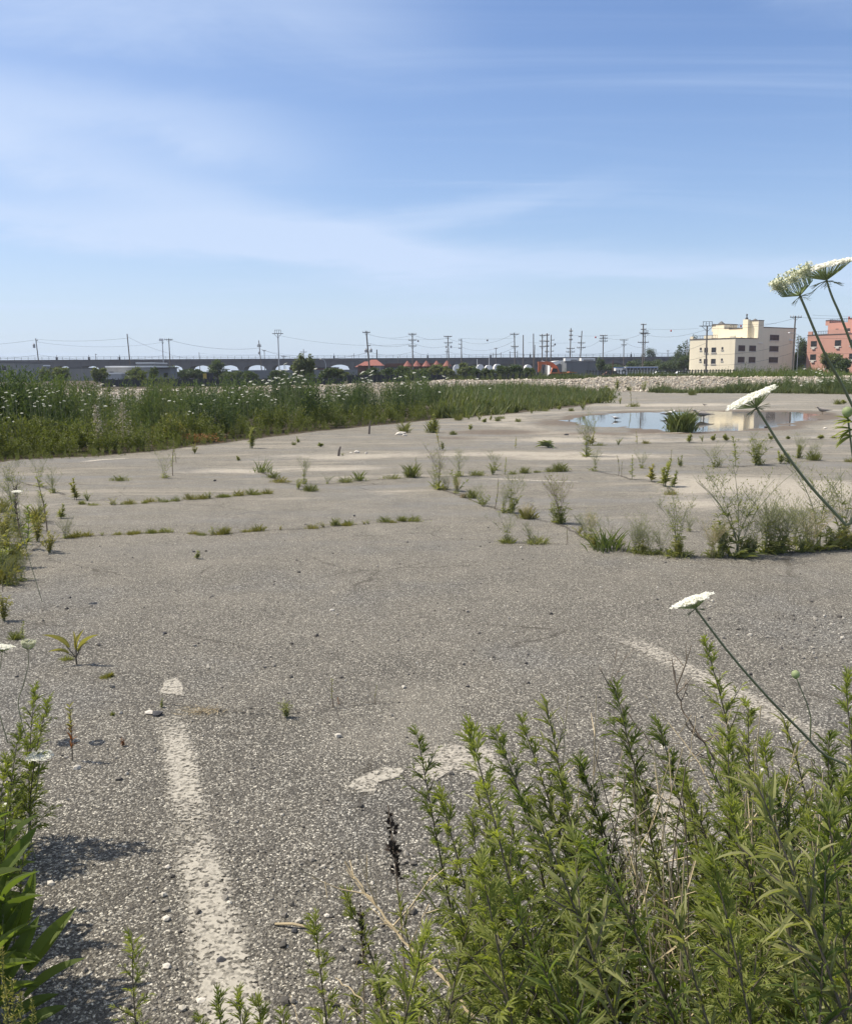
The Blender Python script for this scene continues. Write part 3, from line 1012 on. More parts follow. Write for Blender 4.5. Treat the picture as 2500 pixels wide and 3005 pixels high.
def pink_house():
    Y = 196.0
    c = P(2640, 1080, Y); c.z = 0
    ang = math.radians(30)
    B = along(c, ang + math.pi / 2, 2365)
    A1 = 7.0
    lb = lambda px: along(c, ang + math.pi / 2, px)
    zz = lambda py: zat(py, 2440, Y + 8)
    c2 = Vector((c.x + math.cos(ang) * A1, c.y + math.sin(ang) * A1, 0))
    ub = lambda px: along(c2, ang + math.pi / 2, px)
    h1 = zz(979)
    litw = [(lb(b), lb(a), zz(z0), zz(z1)) for a, b in ((2376, 2393), (2446, 2464), (2490, 2510)) for z0, z1 in ((1014, 996), (1055, 1037))]
    uw = [(ub(b), ub(a), h1 + .9, zz(957)) for a, b in ((2446, 2454), (2478, 2488))]
    r = apartment('apartment_building', 'salmon pink apartment block with stepped roof terraces at the right edge', c, ang, A1, 16, B, zz(938), M['pink'], litw, [], [(0, ub(2480), zz(927)), (ub(2426), ub(2415), zz(930))], h1,
                  [(.12, lb(2425), lb(2378), h1), (A1 + .12, ub(2479), ub(2427), zz(938))], uw)
    for a, b, t in ((2378, 2366, .75), (2478, 2430, .95)):
        pb = MB()
        pb.span((.002, lb(a), h1 + .175), (.30, lb(b), h1 + .175 + t))
        pb.build('parapet', M['pink'], r)
    ac = MB()
    for (u0, u1, z0, z1) in litw:
        ac.span((-.25, (u0 + u1) / 2 - .4, z0 - .55), (-.01, (u0 + u1) / 2 + .4, z0 - .2))
    ac.build('air_conditioner_sleeve', M['sill'], r)


def low_building(name, label, cat, x0, x1, ytop, Y, dep, mat, roofmat, extra=None):
    a, b = P(x0, 1090, Y).x, P(x1, 1090, Y).x
    zt = zat(ytop, (x0 + x1) / 2, Y)
    root = thing(name, label, cat, ((a + b) / 2, Y, 0))
    hw = (b - a) / 2
    w = MB()
    w.span((-hw, 0, -.5), (hw, dep, zt))
    w.build('wall', mat, root)
    r = MB()
    r.span((-hw - .1, -.1, zt + .003), (hw + .1, .25, zt + .28))
    r.span((-hw - .1, .253, zt + .003), (-hw + .2, dep, zt + .26))
    r.span((hw - .2, .253, zt + .003), (hw + .1, dep, zt + .26))
    r.span((-hw + .203, .256, zt - .2), (hw - .203, dep, zt + .05))
    r.build('roof', roofmat, root)
    if extra:
        extra(root, hw, zt)
    return root


def wins(lst, big=False):
    def f(root, hw, zt):
        windows_on(root, lambda u, z, o: (u, -o, z), [(-hw + a * 2 * hw, -hw + b * 2 * hw, c * zt, d * zt) for a, b, c, d in lst])
    return f


def cone_building():
    Y = 265.0
    root = thing('restaurant', 'low brick red building with a row of four small conical red roofs', 'restaurant', (P(1250, 1090, Y).x, Y, 0))
    X = lambda px: P(px, 1090, Y).x - root.location.x
    zz = lambda py: zat(py, 1250, Y)
    w = MB(); w.span((X(1130), 0, -.5), (X(1322), 9, zz(1074))); w.build('wall', M['rust_wall'], root)
    r = MB()
    r.prism([(X(1126), zz(1074) + .003), (X(1326), zz(1074) + .003), (X(1318), zz(1066)), (X(1134), zz(1066))], -.3, 9)
    r.build('roof', M['rust_wall'], root)
    for px in (1196, 1223, 1251, 1281, 1311):
        c = MB()
        s = X(px + 14) - X(px)
        c.lathe([(s, 0), (s * .5, (zz(1058) - zz(1074)) * .56), (.12, zz(1057.5) - zz(1074))], 9, (X(px), -1.2, zz(1074) - .1))
        c.build('turret_roof', M['rust_roof'], root)
    windows_on(root, lambda u, z, o: (u, -o, z), [(X(a), X(a + 9), 1.2, zz(1078)) for a in (1150, 1180, 1210, 1240, 1270, 1300)])


def red_pavilion():
    Y = 240.0
    root = thing('pavilion', 'brick building with a broad hipped red roof on pale stone pillars', 'pavilion', (P(1100, 1090, Y).x, Y, 0))
    X = lambda px: P(px, 1090, Y).x - root.location.x
    zz = lambda py: zat(py, 1100, Y)
    w = MB(); w.span((X(1050), .8, -.5), (X(1096), 9, zz(1072))); w.build('wall', M['rust_wall'], root)
    r = MB()
    z0, z1 = zz(1073), zz(1055)
    xa, xb, xc, xd = X(1062), X(1126), X(1088), X(1104)
    r.add([(xa, -1, z0), (xb, -1, z0), (xb, 9, z0), (xa, 9, z0), (xc, 3, z1), (xd, 3, z1), (xd, 5, z1), (xc, 5, z1)], [(0, 1, 5, 4), (1, 2, 6, 5), (2, 3, 7, 6), (3, 0, 4, 7), (4, 5, 6, 7), (3, 2, 1, 0)])
    r.add([(X(1040), 1, z0 - .3), (X(1075), 1, z0 - .3), (X(1075), 8, z0 - .3), (X(1040), 8, z0 - .3), (X(1068), 4, zz(1060)), (X(1078), 4, zz(1060))], [(0, 1, 5, 4), (1, 2, 5), (2, 3, 4, 5), (3, 0, 4)])
    r.build('roof', M['rust_roof'], root)
    for px in (1097, 1106, 1112):
        p = MB(); p.span((X(px), -.6, -.5), (X(px + 5), .1, z0 - .003)); p.build('pillar', M['concrete'], root)


def grey_buildings():
    low_building('warehouse', 'long low grey flat-roofed building at the far left edge', 'building', -140, 46, 1066, 190, 14, M['grey_wall'], M['asphalt_roof'], wins([(.80, .86, .62, .84)]))
    low_building('house', 'small grey flat-roofed house stepped beside the long left building', 'house', 47, 95, 1074, 205, 10, M['grey_wall'], M['white_metal'], wins([(.3, .5, .3, .6)]))
    low_building('house', 'low pale house with little white dormer behind bushes', 'house', 118, 240, 1082, 215, 10, M['concrete'], M['asphalt_roof'], wins([(.15, .24, .4, .75), (.5, .58, .4, .75)]))
    low_building('warehouse', 'wide grey single storey building with white roof edge left of the dark gatehouse', 'building', 312, 452, 1078, 185, 14, M['grey_wall'], M['white_metal'], wins([(.08, .16, .4, .7)]))
    low_building('building', 'grey block with a raised white parapet behind the wide grey building', 'building', 402, 456, 1067, 210, 10, M['grey_wall'], M['white_metal'])
    low_building('shed', 'pale grey lean-to shed in front of the wide grey building', 'shed', 288, 356, 1098, 180, 5, M['metal_grey'], M['white_metal'])
    # dark gatehouse with twin bright openings
    Y = 175.0
    root = thing('gatehouse', 'dark square gatehouse with twin narrow windows and a flat overhanging roof', 'gatehouse', (P(478, 1090, Y).x, Y, 0))
    X = lambda px: P(px, 1090, Y).x - root.location.x
    zz = lambda py: zat(py, 478, Y)
    w = MB()
    w.span((X(459), 0, -.5), (X(481), 5, zz(1081))); w.span((X(493), 0, -.5), (X(500), 5, zz(1081)))
    w.span((X(481), .002, -.5), (X(493), 4.99, zz(1107))); w.span((X(481), .002, zz(1094)), (X(493), 4.99, zz(1081)))
    w.build('wall', M['sheet_grey'], root)
    r = MB(); r.span((X(455), -.6, zz(1081) + .003), (X(504), 5.6, zz(1078))); r.build('roof', M['dark_metal'], root)
    f = MB(); f.span((X(486.3), .05, zz(1107)), (X(487.7), .2, zz(1094))); f.build('window_post', M['dark_metal'], root)
    # pale sheds seen between the poles
    Y = 300.0
    for i, (x0, x1, yt, lab) in enumerate([(1331, 1353, 1069, 'small white gabled shed beside the bare pole'), (1400, 1420, 1069, 'white garage behind the bushes, left of two'), (1424, 1446, 1071, 'white garage behind the bushes, right of two'),
                                           (1450, 1472, 1068, 'white arched storage tent between the two poles of a frame'), (1541, 1561, 1070, 'little white domed tent right of the tall bare pole')]):
        root = thing('white_shed', lab, 'shed', (P((x0 + x1) / 2, 1090, Y).x, Y, 0))
        hw = (P(x1, 1090, Y).x - P(x0, 1090, Y).x) / 2
        zt = zat(yt, x0, Y)
        w = MB(); w.prism([(-hw, -.5), (hw, -.5), (hw, zt - .9), (hw * .55, zt - .15), (0, zt), (-hw * .55, zt - .15), (-hw, zt - .9)], 0, 6)
        w.build('wall', M['white_metal'], root)
        d = MB(); d.span((-hw * .5, -.08, -.5), (hw * .5, -.002, zt * .55)); d.build('door', M['metal_grey'], root)
    # grey warehouse with white roof boxes
    Y = 235.0
    root = thing('warehouse', 'dark grey sheet metal warehouse with two white roof boxes behind the excavator', 'warehouse', (P(1708, 1090, Y).x, Y, 0))
    X = lambda px: P(px, 1090, Y).x - root.location.x
    zz = lambda py: zat(py, 1708, Y)
    w = MB(); w.span((X(1661), 0, -.5), (X(1757), 16, zz(1059))); w.build('wall', M['sheet_grey'], root)
    for a, b in ((1657, 1695), (1704, 1744)):
        q = MB(); q.span((X(a), -.3, zz(1059.5)), (X(b), 3, zz(1051))); bx = q.build('roof_box', M['white_metal'], root)
        q = MB(); q.span((X(a + (16 if a < 1700 else 6)), -.36, zz(1058)), (X(b - 3), -.302, zz(1055.5))); q.build('louvre', M['dark_metal'], bx)
    q = MB()
    for k in range(24):
        xk = X(1663) + k * (X(1755) - X(1663)) / 24
        q.span((xk, -.06, -.3), (xk + .12, -.002, zz(1060)))
    q.build('cladding_rib', M['sheet_grey'], root)
    root = thing('annexe', 'white sloped-roof annexe on the left of the dark warehouse', 'building', (P(1640, 1090, 245).x, 245, 0))
    X = lambda px: P(px, 1090, 245).x - root.location.x
    w = MB(); w.prism([(X(1618), -.5), (X(1661), -.5), (X(1661), zat(1058, 1640, 245)), (X(1640), zat(1058, 1640, 245)), (X(1618), zat(1062, 1640, 245))], 0, 12); w.build('wall', M['white_metal'], root)
    q = MB(); q.prism([(X(1624), -.4), (X(1650), -.4), (X(1650), zat(1073, 1640, 245)), (X(1637), zat(1067, 1640, 245)), (X(1624), zat(1073, 1640, 245))], -2.0, -.003); q.build('porch', M['sheet_grey'], root)


def excavator():
    Y = 150.0
    s = P(1601, 1090, Y).x - P(1600, 1090, Y).x
    zz = lambda py: zat(py, 1630, Y)
    root = thing('excavator', 'orange tracked excavator with its arm folded down behind the fence', 'excavator', (P(1650, 1090, Y).x, Y, 0))
    X = lambda px: P(px, 1090, Y).x - root.location.x
    z0 = zz(1110)
    def bar(pts, rad, name, mat, n=4):
        m = MB(); m.tube(pts, rad, n); return m.build(name, mat, root)
    bar([(X(1640), 0, zz(1099)), (X(1630), 0, zz(1080)), (X(1616), 0, zz(1068)), (X(1602), 0, zz(1065)), (X(1584), 0, zz(1066))], [.30, .46, .46, .36, .24], 'boom', M['orange'])
    bar([(X(1586), 0, zz(1062)), (X(1583), 0, zz(1078)), (X(1580), 0, zz(1094))], [.22, .36, .22], 'dipper_arm', M['orange'])
    m = MB(); m.prism([(X(1577), zz(1061)), (X(1587), zz(1061)), (X(1585), zz(1073)), (X(1579), zz(1073))], -.35, .35); m.build('arm_head', M['orange'], root)
    m = MB(); m.prism([(X(1573), zz(1092)), (X(1586), zz(1092)), (X(1589), zz(1100)), (X(1582), zz(1108)), (X(1572), zz(1104))], -.6, .6); m.build('bucket', M['dark_metal'], root)
    bar([(X(1600), 0, zz(1063)), (X(1588), 0, zz(1060))], .12, 'hydraulic_ram', M['metal_grey'], 6)
    bar([(X(1640), .3, zz(1096)), (X(1618), .3, zz(1076))], .12, 'hydraulic_ram', M['metal_grey'], 6)
    m = MB(); m.prism([(X(1622), z0 + .9), (X(1690), z0 + .9), (X(1690), zz(1093)), (X(1668), zz(1091)), (X(1660), zz(1096)), (X(1622), zz(1096))], -1.3, 1.3); m.build('body', M['orange'], root)
    m = MB(); m.prism([(X(1612), zz(1097)), (X(1636), zz(1097)), (X(1634), zz(1080)), (X(1618), zz(1079))], -1.25, -.2); cabo = m.build('cab', M['orange'], root)
    m = MB(); m.prism([(X(1615), zz(1092)), (X(1633), zz(1092)), (X(1631), zz(1082)), (X(1619), zz(1081))], -1.27, -1.252); m.build('window', M['glass'], cabo)
    for y in (-1.2, 1.2):
        m = MB(); m.prism([(X(1610), z0 + .35), (X(1616), z0), (X(1682), z0), (X(1688), z0 + .35), (X(1682), z0 + .75), (X(1616), z0 + .75)], y - .3, y + .3); m.build('track', M['rubber'], root)


def buses():
    Y = 225.0
    root = thing('bus', 'long silver bus with a blue roof stripe parked beyond the fence', 'bus', (P(1883, 1090, Y).x, Y, 0))
    X = lambda px: P(px, 1090, Y).x - root.location.x
    zz = lambda py: zat(py, 1883, Y)
    zb = .45
    m = MB(); m.span((X(1835), 0, zb), (X(1930), 2.5, zz(1078))); m.build('body', M['bus_silver'], root)
    m = MB(); m.span((X(1835.5), .05, zz(1078) + .003), (X(1929.5), 2.45, zz(1076))); m.build('roof', M['white_metal'], root)
    m = MB(); m.span((X(1835.4), -.03, zz(1079.3)), (X(1929.4), -.002, zz(1077.6))); m.build('stripe', M['bus_blue'], root)
    m = MB()
    for k in range(9):
        a = 1839 + k * 10
        m.span((X(a), -.028, zz(1085)), (X(a + 8.4), -.002, zz(1080)))
    m.build('window', M['glass'], root)
    for a in (1848, 1912):
        m = MB()
        V = MB(); V.tube([(X(a), -.05, .5), (X(a), .3, .5)], .5, 14); V.build('wheel', M['rubber'], root)
    root = thing('truck', 'white box truck with a blue roof edge parked left of the bus', 'truck', (P(1820, 1090, Y).x, Y, 0))
    X = lambda px: P(px, 1090, Y).x - root.location.x
    m = MB(); m.span((X(1806), 0, .6), (X(1826), 2.4, zz(1079))); m.build('cargo_box', M['white_metal'], root)
    m = MB(); m.prism([(X(1826.3), .6), (X(1834), .6), (X(1834), zz(1087)), (X(1831), zz(1082)), (X(1826.3), zz(1082))], .1, 2.3); m.build('cab', M['white_metal'], root)
    m = MB(); m.span((X(1805.5), -.04, zz(1079) + .003), (X(1833), 2.4, zz(1077))); m.build('roof', M['bus_blue'], root)
    m = MB(); m.prism([(X(1828), zz(1088)), (X(1833), zz(1088)), (X(1830.5), zz(1083)), (X(1828), zz(1083))], .07, .098); m.build('window', M['glass'], root)
    for a in (1810, 1829):
        V = MB(); V.tube([(X(a), -.05, .5), (X(a), .3, .5)], .5, 14); V.build('wheel', M['rubber'], root)
    for px, c, lab in ((1942, M['white_metal'], 'small white car beyond the fence right of the bus'), (1796, M['rust_wall'], 'dark red van beyond the fence left of the truck'), (2005, M['white_metal'], 'white van beside the cream building')):
        r = thing('parked_car', lab, 'car', (P(px, 1090, 215).x, 215, 0), group='vehicles parked beyond the fence')
        b = MB(); b.prism([(-2.1, .35), (2.1, .35), (2.15, .85), (1.3, .98), (.7, 1.5), (-1.1, 1.55), (-1.9, 1.0), (-2.15, .9)], -.85, .85); b.build('body', c, r)
        g = MB(); g.prism([(-1.5, 1.02), (1.0, 1.02), (.6, 1.42), (-1.05, 1.46)], -.87, -.853); g.build('window', M['glass'], r)
        for xx in (-1.3, 1.3):
            v = MB(); v.tube([(xx, -.9, .33), (xx, -.6, .33)], .33, 12); v.build('wheel', M['rubber'], r)


# ------------------------------------------------------------------ fences
def mesh_fence(name, label, x0, x1, ytop, Y, nposts, zb=-.2):
    a, b = P(x0, 1090, Y).x, P(x1, 1090, Y).x
    zt = zat(ytop, (x0 + x1) / 2, Y)
    r = thing(name, label, 'fence', ((a + b) / 2, Y, 0))
    hw = (b - a) / 2
    m = MB()
    n = nposts - 1
    for k in range(n):
        xa, xb = -hw + 2 * hw * k / n, -hw + 2 * hw * (k + 1) / n
        sg = .04 * math.sin(k * 2.1)
        m.prism([(xa, zb), (xb, zb), (xb, zt + sg), ((xa + xb) / 2, zt - .05 + sg), (xa, zt + .03 * math.sin(k * 2.1 - 2.1))], .02, .05)
    m.build('mesh_panel', M['mesh_dark'], r)
    pm = MB(); pm.tube([(0, 0, zb), (0, 0, zt + .12), (0, 0, zt + .14)], [.045, .045, .02], 6)
    me = pm.mesh('post', M['dark_metal'])
    for k in range(nposts):
        o = bpy.data.objects.new('post', me); C.objects.link(o); o.parent = r
        o.location = (-hw + 2 * hw * k / n, -.03, 0)


def rail_fence():
    Y = 138.0
    x0, x1 = 1722, 2160
    a, b = P(x0, 1090, Y).x, P(x1, 1090, Y).x
    zt = zat(1086, 1940, Y)
    r = thing('fence', 'long dark post and rail fence along the far weedy bank below the cream building', 'fence', ((a + b) / 2, Y, 0))
    hw = (b - a) / 2
    m = MB()
    for z in (zt - .12, zt - .75):
        m.tube([(-hw, 0, z), (hw, 0, z)], .045, 5)
    m.build('rail', M['dark_metal'], r)
    pm = MB(); pm.span((-.07, -.07, -.2), (.07, .07, zt)); pm.span((-.09, -.09, zt + .002), (.09, .09, zt + .05))
    me = pm.mesh('post', M['dark_metal'])
    n = 52
    for k in range(n):
        o = bpy.data.objects.new('post', me); C.objects.link(o); o.parent = r
        o.location = (-hw + 2 * hw * k / (n - 1), 0, 0)
        o.rotation_euler = (0, .02 * math.sin(k * 3.3), 0)


# ------------------------------------------------------------------ poles and wires
TOPS = {}


def pole(key, px, ytop, label, arms=(), lean=0.0, height=11.0, tf=None, mat='wood_pole', crown=False, rad=.16, dY=None, ybase=None, cat='utility pole', lamp=None, name='utility_pole'):
    hor = P(px, 1000, 100)
    # distance from the assumed height of the pole
    v = ray(px, ytop)
    Y = dY or (height - CZ) / (v.z / v.y)
    top = P(px, ytop, Y)
    s = mpp(top)
    base = Vector((top.x + lean * s, top.y, 0))
    r = thing(name, label, cat, base)
    ax = (top - base)
    m = MB()
    m.tube([(0, 0, -.3), ax * .5, ax], [rad, rad * .88, rad * .72], 8)
    m.build('pole', M[mat], r)
    wires = []
    for i, (yy, hpx, *kind) in enumerate(arms):
        f = 1 - (yy - ytop) * s / max(ax.z, .1)
        c = ax * f
        hw = hpx * s
        m = MB()
        sgn = kind[0] if kind else 0
        lo, hi = (-hw, hw) if sgn == 0 else ((0, hw) if sgn > 0 else (-hw, 0))
        m.span((c.x + lo, c.y - .32, c.z - .07), (c.x + hi, c.y - .2, c.z + .08))
        if sgn == 0 and hw > .7:
            for q in (-1, 1):
                m.tube([(c.x + q * hw * .6, c.y - .2, c.z - .05), (c.x, c.y - .17, c.z - .65)], .03, 4)
        a_ = m.build('crossarm', M['wood_dark'], r)
        m = MB()
        for q in ((-.92, -.45, .45, .92) if sgn == 0 else (.9 * sgn,)):
            m.lathe([(.05, 0), (.09, .08), (.05, .14), (.08, .22), (.03, .3)], 7, (c.x + q * hw, c.y - .26, c.z + .082))
            wires.append(base + Vector((c.x + q * hw, c.y - .26, c.z + .37)))
        m.build('insulator', M['metal_grey'], a_)
    if crown:
        m = MB()
        hw = crown * s
        m.tube([ax + Vector((-hw, -.3, 0)), ax + Vector((hw, -.3, 0))], .08, 6)
        for q in (-.55, -.2, .2, .55):
            m.tube([ax + Vector((hw * q, -.3, 0)), ax + Vector((hw * q, -.3, .7)), ax + Vector((hw * q * .8, -.3, .85))], .05, 5)
        m.tube([ax + Vector((-hw * .6, -.3, .85)), ax + Vector((hw * .6, -.3, .85))], .04, 5)
        for q in (-1, 1):
            m.tube([ax + Vector((hw * q * .7, -.25, 0)), ax + Vector((0, -.15, -1.1))], .045, 5)
        m.build('crossarm', M['wood_dark'], r)
        wires += [base + ax + Vector((q * hw, -.3, .1)) for q in (-1, 1)]
    for (yy, off, w_, h_) in tf or ():
        f = 1 - (yy - ytop) * s / max(ax.z, .1)
        c = ax * f + Vector((off * s, -.35, 0))
        m = MB()
        rr, hh = w_ * s / 2, h_ * s
        m.lathe([(rr * .9, -hh / 2), (rr, -hh / 2 + .05), (rr, hh / 2 - .1), (rr * .8, hh / 2), (rr * .25, hh / 2 + .08), (.05, hh / 2 + .3)], 10, c)
        m.build('transformer', M['metal_grey'], r)
    if lamp:
        m = MB()
        lx, ly = lamp
        m.span((ax.x + min(0, lx) * s - .1, ax.y - .5, ax.z - .1), (ax.x + max(0, lx) * s + .3, ax.y + .3, ax.z + ly * s))
        m.build('lamp_head', M['white_metal'], r)
    TOPS[key] = (base + ax, wires)
    return r


def poles():
    p = pole
    p('a', 106, 993, 'leaning pole with a grey transformer on its left near the left edge', lean=7, tf=[(1015, -6, 7, 11)], arms=[(1000, 6, 1)])
    p('b', 374, 980, 'tall bare leaning pole right of the left edge pole', lean=6, mat='wood_pole')
    p('c', 281, 1038, 'short thin pole stub showing above the viaduct at far left', arms=[(1040, 5, 1)], lean=1)
    p('d', 477, 1000, 'lamp pole with a white box head above the gatehouse', lean=1, lamp=(-7, 6), arms=[(1007, 4, 1)], cat='lamp pole', name='lamp_pole', mat='metal_grey')
    p('e', 496, 993, 'pole with two drooping arms beside the white box lamp', lean=1, arms=[(997, 12)])
    p('f', 585, 1034, 'short stub pole above the viaduct arches', lean=1)
    p('g', 760, 999, 'leaning pole hung with small fittings and thin crossarms over the right arches', lean=7, arms=[(1013, 5), (1017, 6)], tf=[(1036, -3, 4, 7)])
    p('h', 776, 1027, 'thin pole with a short crossarm just right of the fitted pole', arms=[(1029, 5)], lean=0)
    p('i', 816, 979, 'tall slim pole topped by a cage of upright insulators', lean=1, crown=16, mat='metal_grey')
    p('j', 891, 1024, 'thin pole with one long crossarm above the young tree', arms=[(1033, 10)], lean=0)
    p('k', 1075, 971, 'big leaning pole with a top crossarm and two transformers by the red hipped roof', lean=10, arms=[(976, 11), (1014, 9, 1)], tf=[(1029, -6, 8, 9), (1028, 9, 8, 9)], rad=.2)
    p('l', 1106, 1026, 'short thick dark chimney post behind the red hipped roof', lean=0, mat='dark_metal', rad=.3, cat='post', name='chimney_post')
    p('m', 1210, 977, 'tall pole with three pairs of angled arms left of the small cone roofs', lean=1, arms=[(981, 12), (998, 12), (1015, 12)])
    p('n', 1314, 985, 'leaning pole with crossarm and four little transformers right of the cone roofs', lean=5, arms=[(988, 12), (1006, 12)], tf=[(1018, -6, 5, 6), (1018, 8, 5, 6)])
    p('o', 1354, 994, 'bare pole with three short arms on its left only', lean=0, arms=[(998, 9, -1), (1010, 9, -1), (1022, 9, -1)])
    p('q', 1446, 1035, 'left leg pole of the low frame by the bushes', lean=0, mat='wood_pole')
    p('q2', 1470, 1034, 'right leg pole of the low frame carrying a long cross beam', lean=-1, arms=[(1039, 26, -1)])
    p('q3', 1455, 1020, 'thin pole with a stubby crossarm between the frame legs', arms=[(1023, 5)])
    p('r', 1509, 976, 'leaning pole with two crossarms left of the two bare poles', lean=4, arms=[(981, 13), (1017, 11)])
    p('r2', 1496, 1031, 'left short pole of the right hand frame', lean=0)
    p('r3', 1518, 1029, 'right short pole of the right hand frame with a cross beam', lean=0, arms=[(1035, 25, -1)])
    p('s', 1535, 983, 'tall bare pole without any arms', lean=1)
    p('t', 1565, 979, 'second tall bare pole standing close against a shorter one', lean=2)
    p('t2', 1569, 1012, 'shorter bare pole touching the tall bare one', lean=-1)
    p('u', 1591, 980, 'pole of the tight trio, left one with three short arms', lean=1, arms=[(985, 9), (1001, 9), (1017, 9)])
    p('v', 1605, 978, 'pole of the tight trio, thicker middle one with four short arms', lean=0, arms=[(984, 6), (1002, 6), (1016, 6), (1032, 6)], rad=.19)
    p('w', 1617, 982, 'pole of the tight trio, right one with arms on the right only', lean=-1, arms=[(998, 9, 1), (1015, 9, 1), (1030, 8, 1)])
    p('x', 1675, 963, 'tall pole with staggered small brackets before the dark warehouse', lean=-2, arms=[(972, 5), (985, 5), (997, 5), (1022, 12), (1032, 13)], height=12.5)
    p('y', 1707, 971, 'leaning pole with alternating arms before the dark warehouse', lean=-5, arms=[(988, 10, -1), (1006, 11), (1020, 13)], height=12)
    p('z', 1770, 983, 'pole with three stacked crossarms right of the dark warehouse', lean=0, arms=[(985, 11), (993, 12), (1001, 12)])
    p('aa', 1830, 996, 'pole with a wide crossarm and side brackets above the bus', lean=2, arms=[(998, 12), (1012, 8)])
    p('ab', 1887, 950, 'very tall pole with many small arms right of the bus', lean=2, arms=[(953, 8), (967, 8), (977, 12), (1004, 16)], height=13.5, rad=.2)
    p('ac', 1892, 979, 'pole with a cage top standing just behind the very tall pole', lean=1, crown=14, height=12)
    p('ad', 2074, 957, 'sturdy pole with a cage crossarm before the sunlit cream wall', lean=2, crown=24, height=11, rad=.19, dY=185)
    p('ae', 2333, 927, 'pole with double crossarm at the right corner of the cream building', lean=-2, arms=[(931, 17)], height=13, dY=188, rad=.19)
    p('af', 2016, 996, 'pale thin light pole left of the cream building', lean=0, mat='metal_grey', height=9.5, cat='lamp pole', name='lamp_pole')
    p('ag', 1959, 1028, 'little pole with short arm above the viaduct left of the trees', arms=[(1030, 4)], lean=0)
    p('ah', 1039, 1037, 'short bare stub by the open arch', lean=0)
    p('ai', 1311, 1024, 'thin short pole with a bracket beside the leaning transformer pole', arms=[(1032, 5)], lean=0)
    p('aj', 1168, 1046, 'dark stub post between the two red roofs', lean=0, height=7.5)
    p('ak', 834, 1043, 'small crossarm pole above the viaduct right of the cage-topped pole', arms=[(1046, 8)], lean=0, height=9)
    p('al', 1798, 1057, 'thin red-brown post by the truck', lean=0, mat='rust_wall', dY=200, rad=.1, cat='post', name='post')
    p('am', 1435, 1050, 'white flag pole rising from the bushes', lean=0, mat='white_metal', dY=200, rad=.07, cat='post', name='post')
    p('an', 1400, 1054, 'short white post among the bushes', lean=0, mat='white_metal', dY=200, rad=.07, cat='post', name='post')
    # the yellow post and a curved street lamp
    b = P(604, 1126, 118); r = thing('gate_post', 'square weathered yellow gate post by the dark fence', 'post', (b.x, 118, 0))
    m = MB(); zt = zat(1098, 604, 118); m.span((-.22, -.22, -.2), (.22, .22, zt)); m.span((-.26, -.26, zt + .002), (.26, .26, zt + .07)); m.build('shaft', M['yellow'], r)
    m = MB(); m.span((.26, -.3, -.2), (1.0, .3, zt + .15)); m.build('gate_leaf', M['mesh_dark'], r)
    t = P(956, 1060, 190)
    r = thing('street_lamp', 'silver street lamp with a curved arm left of the open arch', 'street lamp', (t.x + .0, 190, 0))
    h = t.z
    m = MB(); m.tube([(0, 0, -.2), (0, 0, h - .6), (-.15, 0, h), (-.5, 0, h + .35), (-.9, 0, h + .45)], [.09, .07, .06, .05, .05], 7); m.build('pole', M['metal_grey'], r)
    m = MB(); m.lathe([(.05, 0), (.17, .04), (.17, .1), (.05, .17)], 8, (-1.05, 0, h + .36)); m.build('lamp_head', M['white_metal'], r)
    t = P(2250, 985, 180)
    r = thing('street_lamp', 'street lamp on a long arm before the shaded cream wall', 'street lamp', (P(2336, 1080, 184).x, 184, 0))
    m = MB(); zz = zat(978, 2310, 184); dx = P(2312, 980, 184).x - P(2336, 980, 184).x
    m.tube([(.1, 0, -.2), (.1, 0, zz - .4), (dx * .5, 0, zz), (dx, 0, zz + .1)], [.06, .06, .05, .04], 6); m.build('pole', M['metal_grey'], r)
    m = MB(); m.lathe([(.05, 0), (.25, .05), (.22, .14), (.05, .2)], 8, (dx - .2, 0, zz)); m.build('lamp_head', M['white_metal'], r)


def wire(a, b, sag, rad=.022, label=None, group='overhead wires between the poles'):
    a, b = Vector(a), Vector(b)
    pts = []
    for i in range(13):
        t = i / 12
        q = a.lerp(b, t)
        q.z -= sag * 4 * t * (1 - t)
        pts.append(q - a)
    m = MB(); m.tube(pts, rad, 4, cap=False)
    return tag(m.build('overhead_wire', M['cable'], loc=a), label, 'wire', group)


